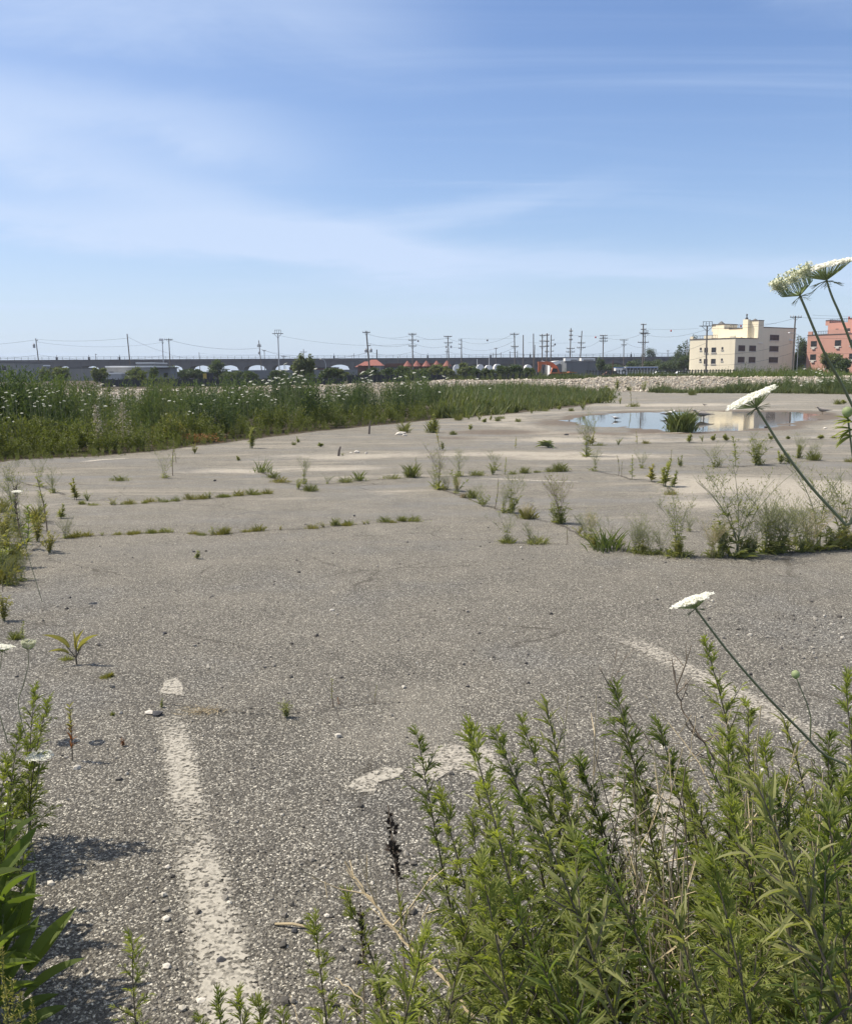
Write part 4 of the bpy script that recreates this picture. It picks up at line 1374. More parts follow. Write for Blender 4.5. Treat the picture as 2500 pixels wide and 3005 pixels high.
def wires():
    T = lambda k: TOPS[k][0]
    def link(k1, k2, d1, d2, sag, lab, rad=.025):
        wire(T(k1) - Vector((0, .25, d1)), T(k2) - Vector((0, .25, d2)), sag, rad, lab)
    left = P(-260, 1010, T('a').y + 20)
    wire(left, T('a') - Vector((0, .2, .4)), 1.0, .03, 'upper wire running off past the left edge')
    wire(P(-260, 1044, T('a').y + 20), T('a') - Vector((0, .2, 4.4)), 1.2, .03, 'lower wire running off past the left edge')
    link('a', 'b', .2, 1.0, .6, 'faint top wire from the left pole to the tall bare pole')
    link('a', 'd', .9, .5, 1.3, 'long sagging wire from the left pole to the box lamp')
    link('a', 'd', 4.2, 4.2, 1.6, 'lowest sagging wire from the left pole to the box lamp')
    link('b', 'e', .6, 4.0, .4, 'short wire from the tall bare pole to the drooping-arm pole')
    link('e', 'g', .4, 2.2, 1.2, 'thick sagging wire from the drooping-arm pole over the arches', .035)
    link('e', 'g', 4.3, 4.8, 1.6, 'low sagging wire over the arches')
    link('f', 'g', .3, 4.0, .5, 'wire from the stub pole over the arches')
    link('g', 'k', 2.3, 5.0, 2.2, 'long sagging wire to the pole with two transformers', .035)
    link('h', 'k', .3, 6.8, .6, 'thin low wire to the pole with two transformers')
    link('i', 'm', .4, 2.6, 1.2, 'thin wire from the cage-topped pole across to the three-arm pole')
    for d in (.6, 2.6, 4.6):
        link('k', 'm', d, d - .1, .9, 'one of three sagging wires between the transformer pole and the three-arm pole')
        link('m', 'n', d - .2, d, .8, 'one of three wires between the three-arm pole and the leaning pole')
    for d in (.6, 2.4, 4.0):
        link('n', 'o', d, d, .4, 'one of three short wires to the pole with left arms')
        link('o', 'r', d, d - .4, 1.6, 'one of three long sagging wires beside the dark marker balls')
    link('r', 'u', 4.7, 4.8, .5, 'upper wire running into the tight trio of poles')
    link('r', 'v', 5.6, 6.0, .5, 'lower wire running into the tight trio of poles')
    link('w', 'x', 5.2, 6.9, .6, 'wire from the tight trio to the warehouse poles')
    link('y', 'z', 4.2, .5, .8, 'wire rising from the warehouse pole to the three-crossarm pole')
    link('y', 'aa', 6.2, 1.8, .8, 'wire from the warehouse pole passing to the pole above the bus')
    link('z', 'ab', .6, 2.4, 1.0, 'thin upper wire reaching the very tall pole')
    link('aa', 'ab', .6, 6.0, .5, 'wire from the pole above the bus to the very tall pole')
    link('ab', 'ad', 2.6, .6, 1.1, 'upper wire from the very tall pole to the cream building')
    link('ab', 'ad', 6.2, 3.2, 1.6, 'middle wire from the very tall pole to the cream building')
    link('ab', 'ad', 8.4, 5.8, 1.2, 'lower wire from the very tall pole to the cream building')
    link('ad', 'ae', .4, .4, .8, 'upper wire crossing in front of the cream building')
    link('ad', 'ae', 5.6, 5.2, .7, 'middle wire crossing in front of the cream building')
    link('ad', 'ae', 7.6, 7.2, .8, 'low wire crossing in front of the cream building')
    e = Vector((T('ae').x + 45, T('ae').y - 10, T('ae').z))
    wire(T('ae') - Vector((0, .2, .3)), e, .9, .025, 'top wire from the corner pole across the pink building')
    wire(T('ae') - Vector((0, .2, 4.2)), e - Vector((0, 0, 3.8)), .8, .025, 'middle wire from the corner pole across the pink building')
    wire(T('ae') - Vector((0, .2, 7.2)), e - Vector((0, 0, 6.6)), .7, .025, 'low wire from the corner pole across the pink building')
    for px, py, Y, mt, lab in ((1227, 1001, T('m').y, 'dark_ball', 'dark marker ball on the wire by the three-arm pole'), (1430, 999, T('r').y, 'dark_ball', 'dark marker ball on the long wire left of the bare poles'),
                               (1628, 1011, T('w').y, 'dark_ball', 'dark marker ball right of the tight trio of poles'), (1747, 990, T('z').y, 'red_ball', 'red marker ball left of the three-crossarm pole'),
                               (1968, 971, T('ab').y, 'red_ball', 'red marker ball on the wire right of the very tall pole'), (2173, 957, 184, 'red_ball', 'red marker ball before the cream roof terrace'),
                               (2490, 932, 180, 'red_ball', 'red marker ball before the pink upper wall')):
        c = P(px, py, Y)
        rr = 2.6 * mpp(c)
        m = MB()
        m.lathe([(.02, -rr)] + [(rr * math.cos(a), rr * math.sin(a)) for a in np.linspace(-1.2, 1.2, 7)] + [(.02, rr)], 12)
        m.lathe([(.06, rr - .02), (.06, rr + .10), (.025, rr + .12)], 6)
        tag(m.build('marker_ball', M[mt], loc=c, smooth=True), lab, 'marker ball', 'marker balls on the overhead wires')
        wire(c + Vector((-7, 0, rr + .35)), c + Vector((7, 0, rr + .35)), .25, .02, 'short length of thin wire carrying a marker ball', 'wires carrying marker balls')


def yard_wall():
    Y = 205.0
    r = thing('yard_wall', 'long dark ivy-grown yard wall under the viaduct arches', 'wall', (P(770, 1090, Y).x, Y, 0))
    X = lambda px: P(px, 1090, Y).x - r.location.x
    zz = lambda py: zat(py, 770, Y)
    m = MB(); m.span((X(506), 0, -.5), (X(680), .4, zz(1090))); m.span((X(680) + .003, -.1, -.5), (X(1048), .5, zz(1086)))
    m.build('wall', M['sheet_grey'], r)
    m = MB(); m.span((X(628), -.05, zz(1086) + .1), (X(668), 3, zz(1083)))
    m.build('roof', M['asphalt_roof'], r)
    low_building('building', 'dark brown low building behind the yard wall near the open arch', 'building', 850, 985, 1081, 230, 9, M['rust_wall'], M['dark_metal'])
    low_building('building', 'dark flat-roofed building under the right end of the viaduct', 'building', 1135, 1190, 1080, 240, 9, M['sheet_grey'], M['dark_metal'])


viaduct()
yard_wall()
cream_house()
pink_house()
grey_buildings()
cone_building()
red_pavilion()
excavator()
buses()
mesh_fence('fence', 'dark cloth-covered site fence behind the thicket at left', 300, 1010, 1111, 112, 46)
mesh_fence('fence', 'dark cloth-covered site fence behind the rubble bank in the middle', 1020, 1580, 1099, 118, 46)
rail_fence()
poles()
wires()

# ------------------------------------------------------------------ plants: building blocks
def frames(D, nrm_hint=None, r=None, roll=None):
    """matrices whose y axis runs along D, z axis is the leaf face"""
    D = np.asarray(D, dtype=float)
    D = D / (np.linalg.norm(D, axis=1, keepdims=True) + 1e-9)
    h = np.tile([0, 0, 1.0], (len(D), 1)) if nrm_hint is None else nrm_hint
    S = np.cross(D, h)
    ln = np.linalg.norm(S, axis=1, keepdims=True)
    S = np.where(ln < 1e-3, np.array([[1.0, 0, 0]]), S / (ln + 1e-9))
    N = np.cross(S, D)
    if roll is not None:
        c, s = np.cos(roll)[:, None], np.sin(roll)[:, None]
        S, N = S * c + N * s, N * c - S * s
    return np.stack([S, D, N], 2)


DIAMOND = (np.array([(0, 0, 0), (-.5, .45, .10), (0, 1, -.05), (.5, .45, .10), (0, .5, 0)]), [np.array([(0, 4, 1), (0, 3, 4), (1, 4, 2), (4, 3, 2)])])
FLAT = (np.array([(0, 0, 0), (-.5, .5, .12), (0, 1, 0), (.5, .5, .12)]), [np.array([(0, 3, 2, 1)])])


def blade_t(n=4, droop=.35, fold=.12):
    V, Fc = [], []
    for i in range(n + 1):
        t = i / n
        w = .5 * (math.sin(math.pi * min(1, .12 + t * .88)) ** .8) if i < n else 0
        z = -droop * t * t
        V += [(-w, t, z + fold * w), (0, t, z), (w, t, z + fold * w)]
    for i in range(n):
        a = i * 3
        Fc += [(a, a + 1, a + 4, a + 3), (a + 1, a + 2, a + 5, a + 4)]
    return np.array(V), [np.array(Fc)]


BLADE, BLADE_FINE = blade_t(4), blade_t(7, .45, .35)
GRASSB = (np.array([(-.5, 0, 0), (.5, 0, 0), (-.38, .5, .03), (.38, .5, .03), (0, 1, -.10)]), [np.array([(0, 1, 3), (0, 3, 2), (2, 3, 4)])])


def lobed():
    """mugwort leaf: narrow pointed lobes along a midrib"""
    V, Fc = [], []
    for (y0, ang, ln, wd) in ((.22, .55, .46, .095), (.24, -.55, .46, .095), (.46, .42, .46, .095), (.50, -.42, .44, .095), (0.0, 0, 1.0, .115)):
        o = len(V)
        for (x, y, z) in ((0, 0, 0), (-wd / 2, .5, .03), (0, .5, -.01), (wd / 2, .5, .03), (0, 1, -.08)):
            yy = y * ln
            V.append((x * math.cos(ang) + yy * math.sin(ang), y0 - x * math.sin(ang) + yy * math.cos(ang), z - .16 * (y0 + yy * math.cos(ang)) ** 2))
        Fc += [(o, o + 2, o + 1), (o, o + 3, o + 2), (o + 1, o + 2, o + 4), (o + 2, o + 3, o + 4)]
    return np.array(V), [np.array(Fc)]


LOBED = lobed()


def put(mb, tmpl, pts, dirs, ln, wd, r, roll=.5):
    """leaves at pts along dirs, length ln, width wd (arrays)"""
    n = len(pts)
    if n == 0:
        return
    R = frames(dirs, roll=r.uniform(-roll, roll, n))
    ln, wd = np.broadcast_to(ln, (n,)), np.broadcast_to(wd, (n,))
    S = np.stack([wd, ln, ln], 1)
    mb.inst(tmpl, R * S[:, None, :], pts)


def bez(a, b, bend, n=10):
    a, b, bend = Vector(a), Vector(b), Vector(bend)
    return [a.lerp(b, i / n) + bend * (4 * (i / n) * (1 - i / n)) for i in range(n + 1)]


def polar(r, n, el0, el1):
    az, el = r.uniform(0, 2 * math.pi, n), r.uniform(el0, el1, n)
    return np.stack([np.cos(az) * np.cos(el), np.sin(az) * np.cos(el), np.sin(el)], 1)


# ------------------------------------------------------------------ trees and bushes
def crown_leaves(mb, r, cen, rad, n, leaf, clumps=14):
    cs = r.normal(0, 1, (clumps, 3))
    cs = cs / np.linalg.norm(cs, axis=1, keepdims=True) * r.uniform(.35, .95, (clumps, 1)) * rad + cen
    k = r.randint(0, clumps, n)
    off = r.normal(0, 1, (n, 3))
    off = off / np.linalg.norm(off, axis=1, keepdims=True) * (r.uniform(0, 1, (n, 1)) ** .45)
    sz = r.uniform(.28, .5, clumps)[k][:, None]
    p = cs[k] + off * sz * rad
    d = polar(r, n, -.6, 1.0)
    put(mb, FLAT, p, d, leaf * r.uniform(.6, 1.3, n), leaf * .62 * r.uniform(.6, 1.3, n), r, 3)
    return cs


def tree(px, ytop, wpx, Y, label, mat='tree', name='tree', cat='tree', trunk=.35, n=1500, leaf=.32, group=None, seed=None, hh=None):
    r = np.random.RandomState(seed if seed is not None else int(px * 7 + ytop))
    c = P(px, ytop, Y)
    s = mpp(c)
    W, H = wpx * s / 2, c.z
    base = gzf(c.x, Y)
    root = thing(name, label, cat, (c.x, Y, base), group=group)
    H -= base
    th = H * trunk
    cen = np.array([0, 0, (H + th) / 2])
    rad = np.array([W, W * .8, (H - th) / 2])
    m = MB()
    cs = crown_leaves(m, r, cen, rad, n, leaf)
    m.build('crown', M[mat], root)
    t = MB()
    tr = max(.04, H * .02)
    t.tube([(0, 0, -.2), (.03 * W, 0, th * .6), (-.02 * W, 0, th + (H - th) * .3), (0, 0, th + (H - th) * .6)], [tr * 1.3, tr, tr * .7, tr * .3], 6)
    for q in cs[:7]:
        t.tube([(0, 0, th * .8), Vector(q) * .55 + Vector((0, 0, th * .3)), tuple(q)], [tr * .6, tr * .4, tr * .12], 5)
    t.build('trunk', M['bark'], root)
    return root


def far_trees():
    T = [(1790, 1062, 70, 300, 'dark tree behind the white truck, left one', 'tree'), (1875, 1056, 90, 320, 'broad dark tree behind the bus against the viaduct', 'tree'), (1945, 1056, 80, 320, 'dark tree against the viaduct right of the bus', 'tree'), (1395, 1068, 70, 320, 'dark tree line behind the white garages', 'tree'), (1500, 1066, 90, 320, 'dark tree line behind the frame poles', 'tree'),
         (1095, 1084, 60, 175, 'dark bush at the foot of the big leaning pole', 'tree'), (1230, 1082, 90, 180, 'row of bushes below the middle cone roofs', 'tree'), (735, 1090, 50, 190, 'ivy bush between the two widest arches', 'tree'), (820, 1088, 60, 190, 'ivy bush under the cage-topped pole', 'tree'),
         (540, 1082, 70, 200, 'dark ivy bush under the second arch left of the yellow post', 'tree'), (575, 1085, 60, 200, 'dark ivy mass left of the yellow post', 'tree'), (640, 1058, 50, 202, 'leafy tree covering the pier between the visible arches', 'tree'),
         (690, 1086, 70, 200, 'ivy heap under the wide open arch', 'tree'), (505, 1078, 30, 180, 'ivy growing up the right side of the grey warehouse', 'tree'), (450, 1072, 22, 172, 'ivy hugging the left wall of the gatehouse', 'tree'),
         (180, 1072, 50, 170, 'pale green little tree before the low pale house', 'tree_pale'), (130, 1080, 30, 170, 'small pale bush at the left pole', 'tree_pale'), (292, 1083, 44, 165, 'feathery small tree left of the wide grey building', 'tree_pale'), (392, 1082, 62, 160, 'spreading small tree before the wide grey building', 'tree_pale'),
         (875, 1038, 30, 150, 'slim young tree, left top of two beside the thicket', 'tree_pale'), (908, 1040, 24, 150, 'slim young tree, right top of two beside the thicket', 'tree_pale'), (890, 1062, 66, 152, 'broad bush under the two slim young trees', 'tree'), (965, 1078, 60, 160, 'green bush by the curved street lamp', 'tree'),
         (1000, 1090, 40, 160, 'low pale bush before the open arch', 'tree_pale'), (1140, 1084, 70, 170, 'ivy bush right of the stone pillars', 'tree'), (1180, 1076, 60, 170, 'bush below the first cone roof', 'tree'),
         (1285, 1072, 60, 165, 'yellow-green bush before the last cone roofs', 'tree_pale'), (1312, 1080, 40, 160, 'small round bush right of the cone roofs', 'tree_pale'), (1370, 1066, 50, 170, 'slanting bushy tree beside the white gabled shed', 'tree_pale'),
         (1398, 1086, 40, 165, 'low bush below the left white garage', 'tree'), (1430, 1082, 44, 165, 'low bush below the right white garage', 'tree'), (1480, 1072, 60, 175, 'dark bush at the frame poles', 'tree'), (1520, 1070, 70, 175, 'dark bush left of the tall bare poles', 'tree'), (1556, 1080, 44, 170, 'dark bush below the domed tent', 'tree'),
         (1765, 1045, 26, 225, 'narrow ivy-like tree at the right end of the dark warehouse', 'tree'), (1800, 1070, 60, 245, 'dark bush behind the white truck', 'tree'), (1850, 1062, 70, 260, 'dark tree mass behind the bus, left part', 'tree'),
         (1910, 1060, 60, 260, 'dark tree mass behind the bus, right part', 'tree'), (1905, 1018, 44, 395, 'tree rising over the viaduct beside the very tall pole', 'tree'), (1960, 1058, 80, 250, 'dark trees under the right end of the viaduct', 'tree'),
         (1990, 1030, 60, 300, 'rounded tree left of the cream building, lower one', 'tree'), (2022, 984, 56, 245, 'tall tree rising behind the left edge of the cream building', 'tree'), (2060, 988, 50, 250, 'tall tree crown peeking over the cream roof', 'tree'), (2010, 1040, 50, 235, 'dark tree hugging the left side of the cream wall', 'tree'),
         (2352, 976, 44, 225, 'tall tree in the gap between the cream and pink buildings', 'tree'), (2345, 1030, 50, 220, 'dark lower tree in the gap between the two buildings', 'tree'), (2440, 1022, 62, 150, 'airy bush standing before the pink building', 'tree_pale'), (2475, 1052, 60, 148, 'low bush at the right edge before the pink building', 'tree')]
    for i, (px, yt, w, Y, lab, mt) in enumerate(T):
        bushy = yt > 1055
        tree(px, yt, w, Y, lab, mt, 'bush' if bushy or 'bush' in lab else 'tree', 'bush' if bushy or 'bush' in lab else 'tree', .05 if bushy else .22, 700 if w < 32 else 2600, .40 if Y > 140 else .3, seed=i)


# ------------------------------------------------------------------ thicket of weeds on the left
TOPY = [(-900, 1095), (-300, 1098), (0, 1096), (90, 1098), (180, 1106), (260, 1112), (310, 1128), (370, 1122), (430, 1104), (490, 1116), (520, 1132), (600, 1128), (660, 1108), (720, 1114), (790, 1124), (850, 1104), (900, 1106), (940, 1124), (1000, 1110), (1040, 1098), (1080, 1108), (1110, 1128), (1160, 1104), (1200, 1088), (1245, 1092), (1280, 1120), (1310, 1150)]


def front_Y(px):
    py = np.interp(px, [a for a, b in FRONT], [b for a, b in FRONT])
    return G(float(px), float(py)).y


def tall_weed(r, n_leaf=150, broad=False):
    """template of one tall stem with ascending side shoots, height 1"""
    m = MB()
    k = 7
    pts, dirs, sz = [], [], []
    for j in range(k):
        a = r.uniform(0, 6.28)
        rr = r.uniform(0, .13)
        bx, by = rr * math.cos(a), rr * math.sin(a)
        h = 1.0 if j == 0 else r.uniform(.62, 1.0)
        lx, ly = bx + r.uniform(-.12, .12), by + r.uniform(-.12, .12)
        q = n_leaf // k
        t = r.uniform(.12, 1.0, q) ** .7
        p = np.stack([bx + (lx - bx) * t, by + (ly - by) * t, t * h], 1)
        d = polar(r, q, .1, 1.1)
        p = p + d * np.array([1, 1, .4]) * (.10 * (1 - t) + .015)[:, None] * r.uniform(0, 1, (q, 1))
        d[:, 2] += .5 * t
        pts.append(p); dirs.append(d); sz.append((.095 - .045 * t) * r.uniform(.7, 1.3, q))
    pts, dirs, sz = np.concatenate(pts), np.concatenate(dirs), np.concatenate(sz)
    put(m, FLAT, pts, dirs, sz * (1.15 if broad else 1), sz * (.5 if broad else .30), r, 1.5)
    V = np.concatenate(m.v)
    return V, [np.concatenate(m.f)]


def stamp(mb, r, tmpls, X, Y, H, spread=1.0):
    k = r.randint(0, len(tmpls), len(X))
    for q in range(len(tmpls)):
        j = np.where(k == q)[0]
        if not len(j):
            continue
        a = r.uniform(0, 6.28, len(j))
        Rm = np.zeros((len(j), 3, 3))
        c, s = np.cos(a), np.sin(a)
        w = H[j] * spread * r.uniform(.8, 1.25, len(j))
        Rm[:, 0, 0], Rm[:, 0, 1], Rm[:, 1, 0], Rm[:, 1, 1], Rm[:, 2, 2] = c * w, -s * w, s * w, c * w, H[j]
        Rm[:, 0, 2], Rm[:, 1, 2] = r.normal(0, .08, len(j)) * H[j], r.normal(0, .08, len(j)) * H[j]
        mb.inst(tmpls[q], Rm, np.stack([X[j], Y[j], gz(X[j], Y[j]) - .02], 1))


def thicket():
    r = np.random.RandomState(11)
    tall = [tall_weed(r) for _ in range(5)]
    low = [tall_weed(r, 130, True) for _ in range(4)]
    def sites(n, lo, hi, x0=-420, x1=1300):
        px = r.uniform(x0, x1, n)
        dy = lo + (hi - lo) * r.uniform(0, 1, n) ** 1.2
        Y = np.array([front_Y(a) for a in px]) + dy
        X = np.array([P(a, 1100, yy).x for a, yy in zip(px, Y)])
        return px, X, Y
    px, X, Y = sites(1050, 1.0, 12.0)
    ty = np.interp(px, [a for a, b in TOPY], [b for a, b in TOPY])
    ref = np.array([front_Y(a) for a in px]) + 3.5
    H = np.array([P(a, b, c).z for a, b, c in zip(px, ty, ref)])
    H = np.clip(H, .5, 2.1) * r.uniform(.84, 1.16, len(H))
    H *= np.where(Y - (ref - 3.5) < 1.8, .8, 1.0) * (.93 + .24 * lump(X, Y, .75) + .10 * lump(X + 4, Y, 1.9))
    cc = r.randint(0, len(X), 95)                              # growth gathers in rounded clumps
    cr = r.uniform(.6, 1.35, 95)
    dd = np.hypot(X[:, None] - X[cc][None], (Y[:, None] - Y[cc][None]) * .9) / cr[None]
    kk = dd.argmin(1)
    H *= np.clip(1.14 - .40 * dd.min(1) ** 2, .62, 1.14) * r.uniform(.86, 1.1, 95)[kk]
    H = np.minimum(H, 1.10 * np.array([P(a, b, c).z for a, b, c in zip(px, ty, Y)]).clip(.4))
    pz = .55 * r.normal(0, .6, 95)[kk] + .5 * lump(X + 7, Y * 1.3, .62) + r.normal(0, .22, len(X))
    for lo, hi, mt, sp, lab in ((-9, -.22, 'thicket_dark', 1.15, 'dark green denser patches of the tall mugwort thicket on the left'), (-.22, .38, 'mugwort_far', .9, 'mid green tall thicket of mugwort filling the left side of the lot'), (.38, 9, 'thicket_pale', .8, 'paler grey-green patches of the tall thicket on the left')):
        j = np.where((pz >= lo) & (pz < hi))[0]
        m = MB()
        stamp(m, r, tall, X[j], Y[j], H[j], sp)
        tag(m.build('weed_thicket', M[mt]), lab, 'thicket', kind='stuff')
    px, X, Y = sites(620, -.1, 1.7)
    H = np.interp(px, [-400, 0, 500, 900, 1300], [.75, .75, .70, .70, .62]) * r.uniform(.5, 1.15, len(px)) * np.where(Y - np.array([front_Y(a) for a in px]) < .5, .62, 1)
    px2, X2, Y2 = sites(420, -.75, .25)
    X, Y, H = np.concatenate([X, X2]), np.concatenate([Y, Y2]), np.concatenate([H, r.uniform(.07, .24, len(X2))])
    m = MB()
    stamp(m, r, low, X, Y, H, 1.3)
    tag(m.build('weed_fringe', M['fringe']), 'low yellowish green weeds fringing the front edge of the thicket', 'weeds', kind='stuff')
    # mounds one can tell apart
    for i, (px, yt, wpx, dy, mt, lab) in enumerate([(120, 1112, 150, 2.2, 'mugwort_far', 'broad dark mound of weeds at the left edge of the thicket'), (445, 1108, 120, 2.4, 'mugwort_far', 'dense dark rounded clump with narrow leaves left of the pale gap'),
                                                   (905, 1098, 60, 2.8, 'broad', 'upright leafy milkweed-like clump with thick dark leaves amid white flowers'), (1050, 1103, 80, 2.4, 'mugwort_far', 'tall wispy clump below the red hipped roof'),
                                                   (1215, 1090, 90, 2.6, 'mugwort_far', 'last tall clump at the right end of the thicket'), (70, 1195, 90, .8, 'fringe', 'bright yellow-green bush among white flowers at far left'),
                                                   (300, 1235, 80, .5, 'fringe', 'bright green low bush at the front left of the thicket'), (500, 1205, 110, .9, 'weed_yellow', 'browning low bush in the middle of the thicket front'),
                                                   (680, 1120, 110, 2.6, 'mugwort_far', 'feathery mid-green clump right of the pale gap'), (560, 1260, 60, .4, 'fringe', 'yellow-green small bush above the dead orange weeds')]):
        Yc = front_Y(px) + dy
        c = P(px, yt, Yc)
        s = mpp(c)
        n = max(6, int(wpx * s * 14))
        o = thing('weed_clump', lab, 'weed clump', (c.x, Yc, 0))
        rr = np.random.RandomState(50 + i)
        xs, ys = rr.normal(0, wpx * s / 4.2, n), rr.normal(0, .35, n)
        hs = c.z * (1 - .45 * np.abs(xs) / (wpx * s / 2)) * rr.uniform(.8, 1.02, n)
        m = MB()
        stamp(m, rr, low if mt in ('fringe', 'weed_yellow') else tall, xs + c.x, ys + Yc, np.clip(hs, .3, 2.2), .8)
        m.v = [v - np.array([c.x, Yc, 0]) for v in m.v]
        m.build('foliage', M[mt], o)
        st = MB()
        for a in range(min(n, 9)):
            st.tube([(xs[a], ys[a], -.02), (xs[a] * 1.05, ys[a], hs[a] * .8)], [.012, .005], 4)
        st.build('stem', M['stem'], o)
    # pale seeding stalks inside the thicket
    for i, (px, yt, yb, lab) in enumerate([(358, 1182, 1262, 'pale fluffy seeding stalk, the broad one in the thicket'), (281, 1190, 1250, 'pale fluffy seeding stalk, the slimmer one in the thicket')]):
        Yc = front_Y(px) + .45
        c = P(px, yt, Yc)
        o = thing('seeding_stalk', lab, 'weed', (c.x, Yc, 0))
        rr = np.random.RandomState(80 + i)
        n = 260
        t = rr.uniform(.25, 1, n)
        m = MB()
        w = (.16 if i == 0 else .09) * (1.15 - t)
        put(m, FLAT, np.stack([rr.normal(0, 1, n) * w, rr.normal(0, 1, n) * w, t * c.z], 1), polar(rr, n, -.3, 1), .035, .03, rr, 3)
        m.build('seed_plume', M['seed_fluff'], o)
        m = MB(); m.tube([(0, 0, -.02), (0, 0, c.z)], [.012, .004], 4); m.build('stem', M['straw'], o)
    b = GG(575, 1300)
    o = thing('dead_weeds', 'dead orange-brown weeds at the foot of the thicket', 'weed', b)
    rr = np.random.RandomState(3)
    n = 420
    m = MB(); put(m, FLAT, np.stack([rr.normal(0, .25, n), rr.normal(0, .12, n), rr.uniform(.01, .2, n)], 1), polar(rr, n, -.2, 1), .07, .02, rr, 3)
    m.build('foliage', M['dead'], o)


def grass_strips():
    r = np.random.RandomState(21)
    gt = []
    for _ in range(4):                                         # a small tuft, height 1
        m = MB()
        n = 16
        d = polar(r, n, .8, 1.5)
        put(m, GRASSB, r.normal(0, .12, (n, 3)) * (1, 1, 0), d, r.uniform(.55, 1.0, n), .07, r, 3)
        gt.append((np.concatenate(m.v), [np.concatenate(m.f)]))
    lw = [tall_weed(r, 90, True) for _ in range(3)]
    def fill(name, label, mat, poly, n, h0, h1, tm, spread=1.0, edge=.0, hfun=None):
        poly = np.array(poly)
        lo, hi = poly.min(0), poly.max(0)
        X, Y = r.uniform(lo[0], hi[0], n * 3), r.uniform(lo[1], hi[1], n * 3)
        sd = poly_sd(X, Y, [tuple(q) for q in poly])
        k = np.where((sd + edge * (lump(X, Y, .8) + r.normal(0, .5, len(X)))) < 0)[0][:n]
        X, Y = X[k], Y[k]
        H = r.uniform(h0, h1, len(k)) * np.clip(1 + .55 * lump(X, Y, .45) + .3 * lump(X + 9, Y, 1.3), .25, 2)
        m = MB()
        stamp(m, r, tm, X, Y, H, spread)
        tag(m.build(name, M[mat]), label, 'grass', kind='stuff')
    fill('tall_grass', 'strip of tall green grass and weeds between the lot and the rubble bank', 'strip_grass', STRIP, 2600, .3, .75, gt, 1.0, .6)
    fill('grass_weeds', 'leafy weeds mixed into the strip of tall grass', 'mugwort_far', STRIP, 800, .3, .85, lw, 1.0, .8)
    back = [tuple(P(px, 1090, Y)[:2]) for px, Y in ((-300, 98), (2800, 98), (2800, 122), (-300, 122))]
    bk = lambda x0, x1, y0, y1: [tuple(P(px, 1090, Y)[:2]) for px, Y in ((x0, y0), (x1, y0), (x1, y1), (x0, y1))]
    fill('bank_weeds', 'rough green weeds growing behind the rubble bank', 'strip_grass', bk(1560, 2130, 96, 112), 1500, .65, 1.0, gt, .9, .8)
    fill('bank_weeds', 'rough taller weeds behind the rubble bank below the buildings', 'fringe', bk(2090, 2800, 92, 116), 800, .8, 1.25, lw, .9, .8)
    fill('bank_weeds', 'grass mixed into the taller weeds behind the rubble bank', 'grass', bk(2090, 2800, 92, 116), 1500, .8, 1.2, gt, .9, .8)
    fill('bank_weeds', 'leafy weeds growing along the fence behind the rubble bank', 'fringe', bk(1300, 2130, 100, 116), 420, .55, 1.0, lw, 1.0, .8)
    foot = [tuple(P(px, 1090, Y)[:2]) for px, Y in ((1930, 68.5), (2180, 67), (2700, 60), (2700, 66), (2500, 69), (2330, 70.5), (2130, 71.5), (1930, 71.5))]
    fill('bank_foot_weeds', 'weeds growing along the foot of the rubble bank at right', 'strip_grass', foot, 1100, .35, .9, gt, 1.0, .5)
    fill('bank_foot_weeds', 'leafy weeds along the foot of the rubble bank at right', 'mugwort_far', foot, 520, .4, 1.0, lw, 1.0, .5)
    foot3 = [tuple(P(px, 1090, Y)[:2]) for px, Y in ((2300, 66), (2700, 59), (2700, 66), (2480, 70), (2300, 72))]
    fill('bank_foot_weeds', 'taller leafy weeds on the rubble bank at the right edge', 'mugwort_far', foot3, 420, .7, 1.35, lw, .9, .5)
    foot2 = [tuple(P(px, 1090, Y)[:2]) for px, Y in ((1270, 60), (1500, 66), (1800, 68), (1800, 72), (1500, 72), (1270, 72))]
    fill('bank_foot_weeds', 'sparse weeds at the foot of the rubble bank in the middle', 'strip_grass', foot2, 420, .3, .95, gt, .8, .9)


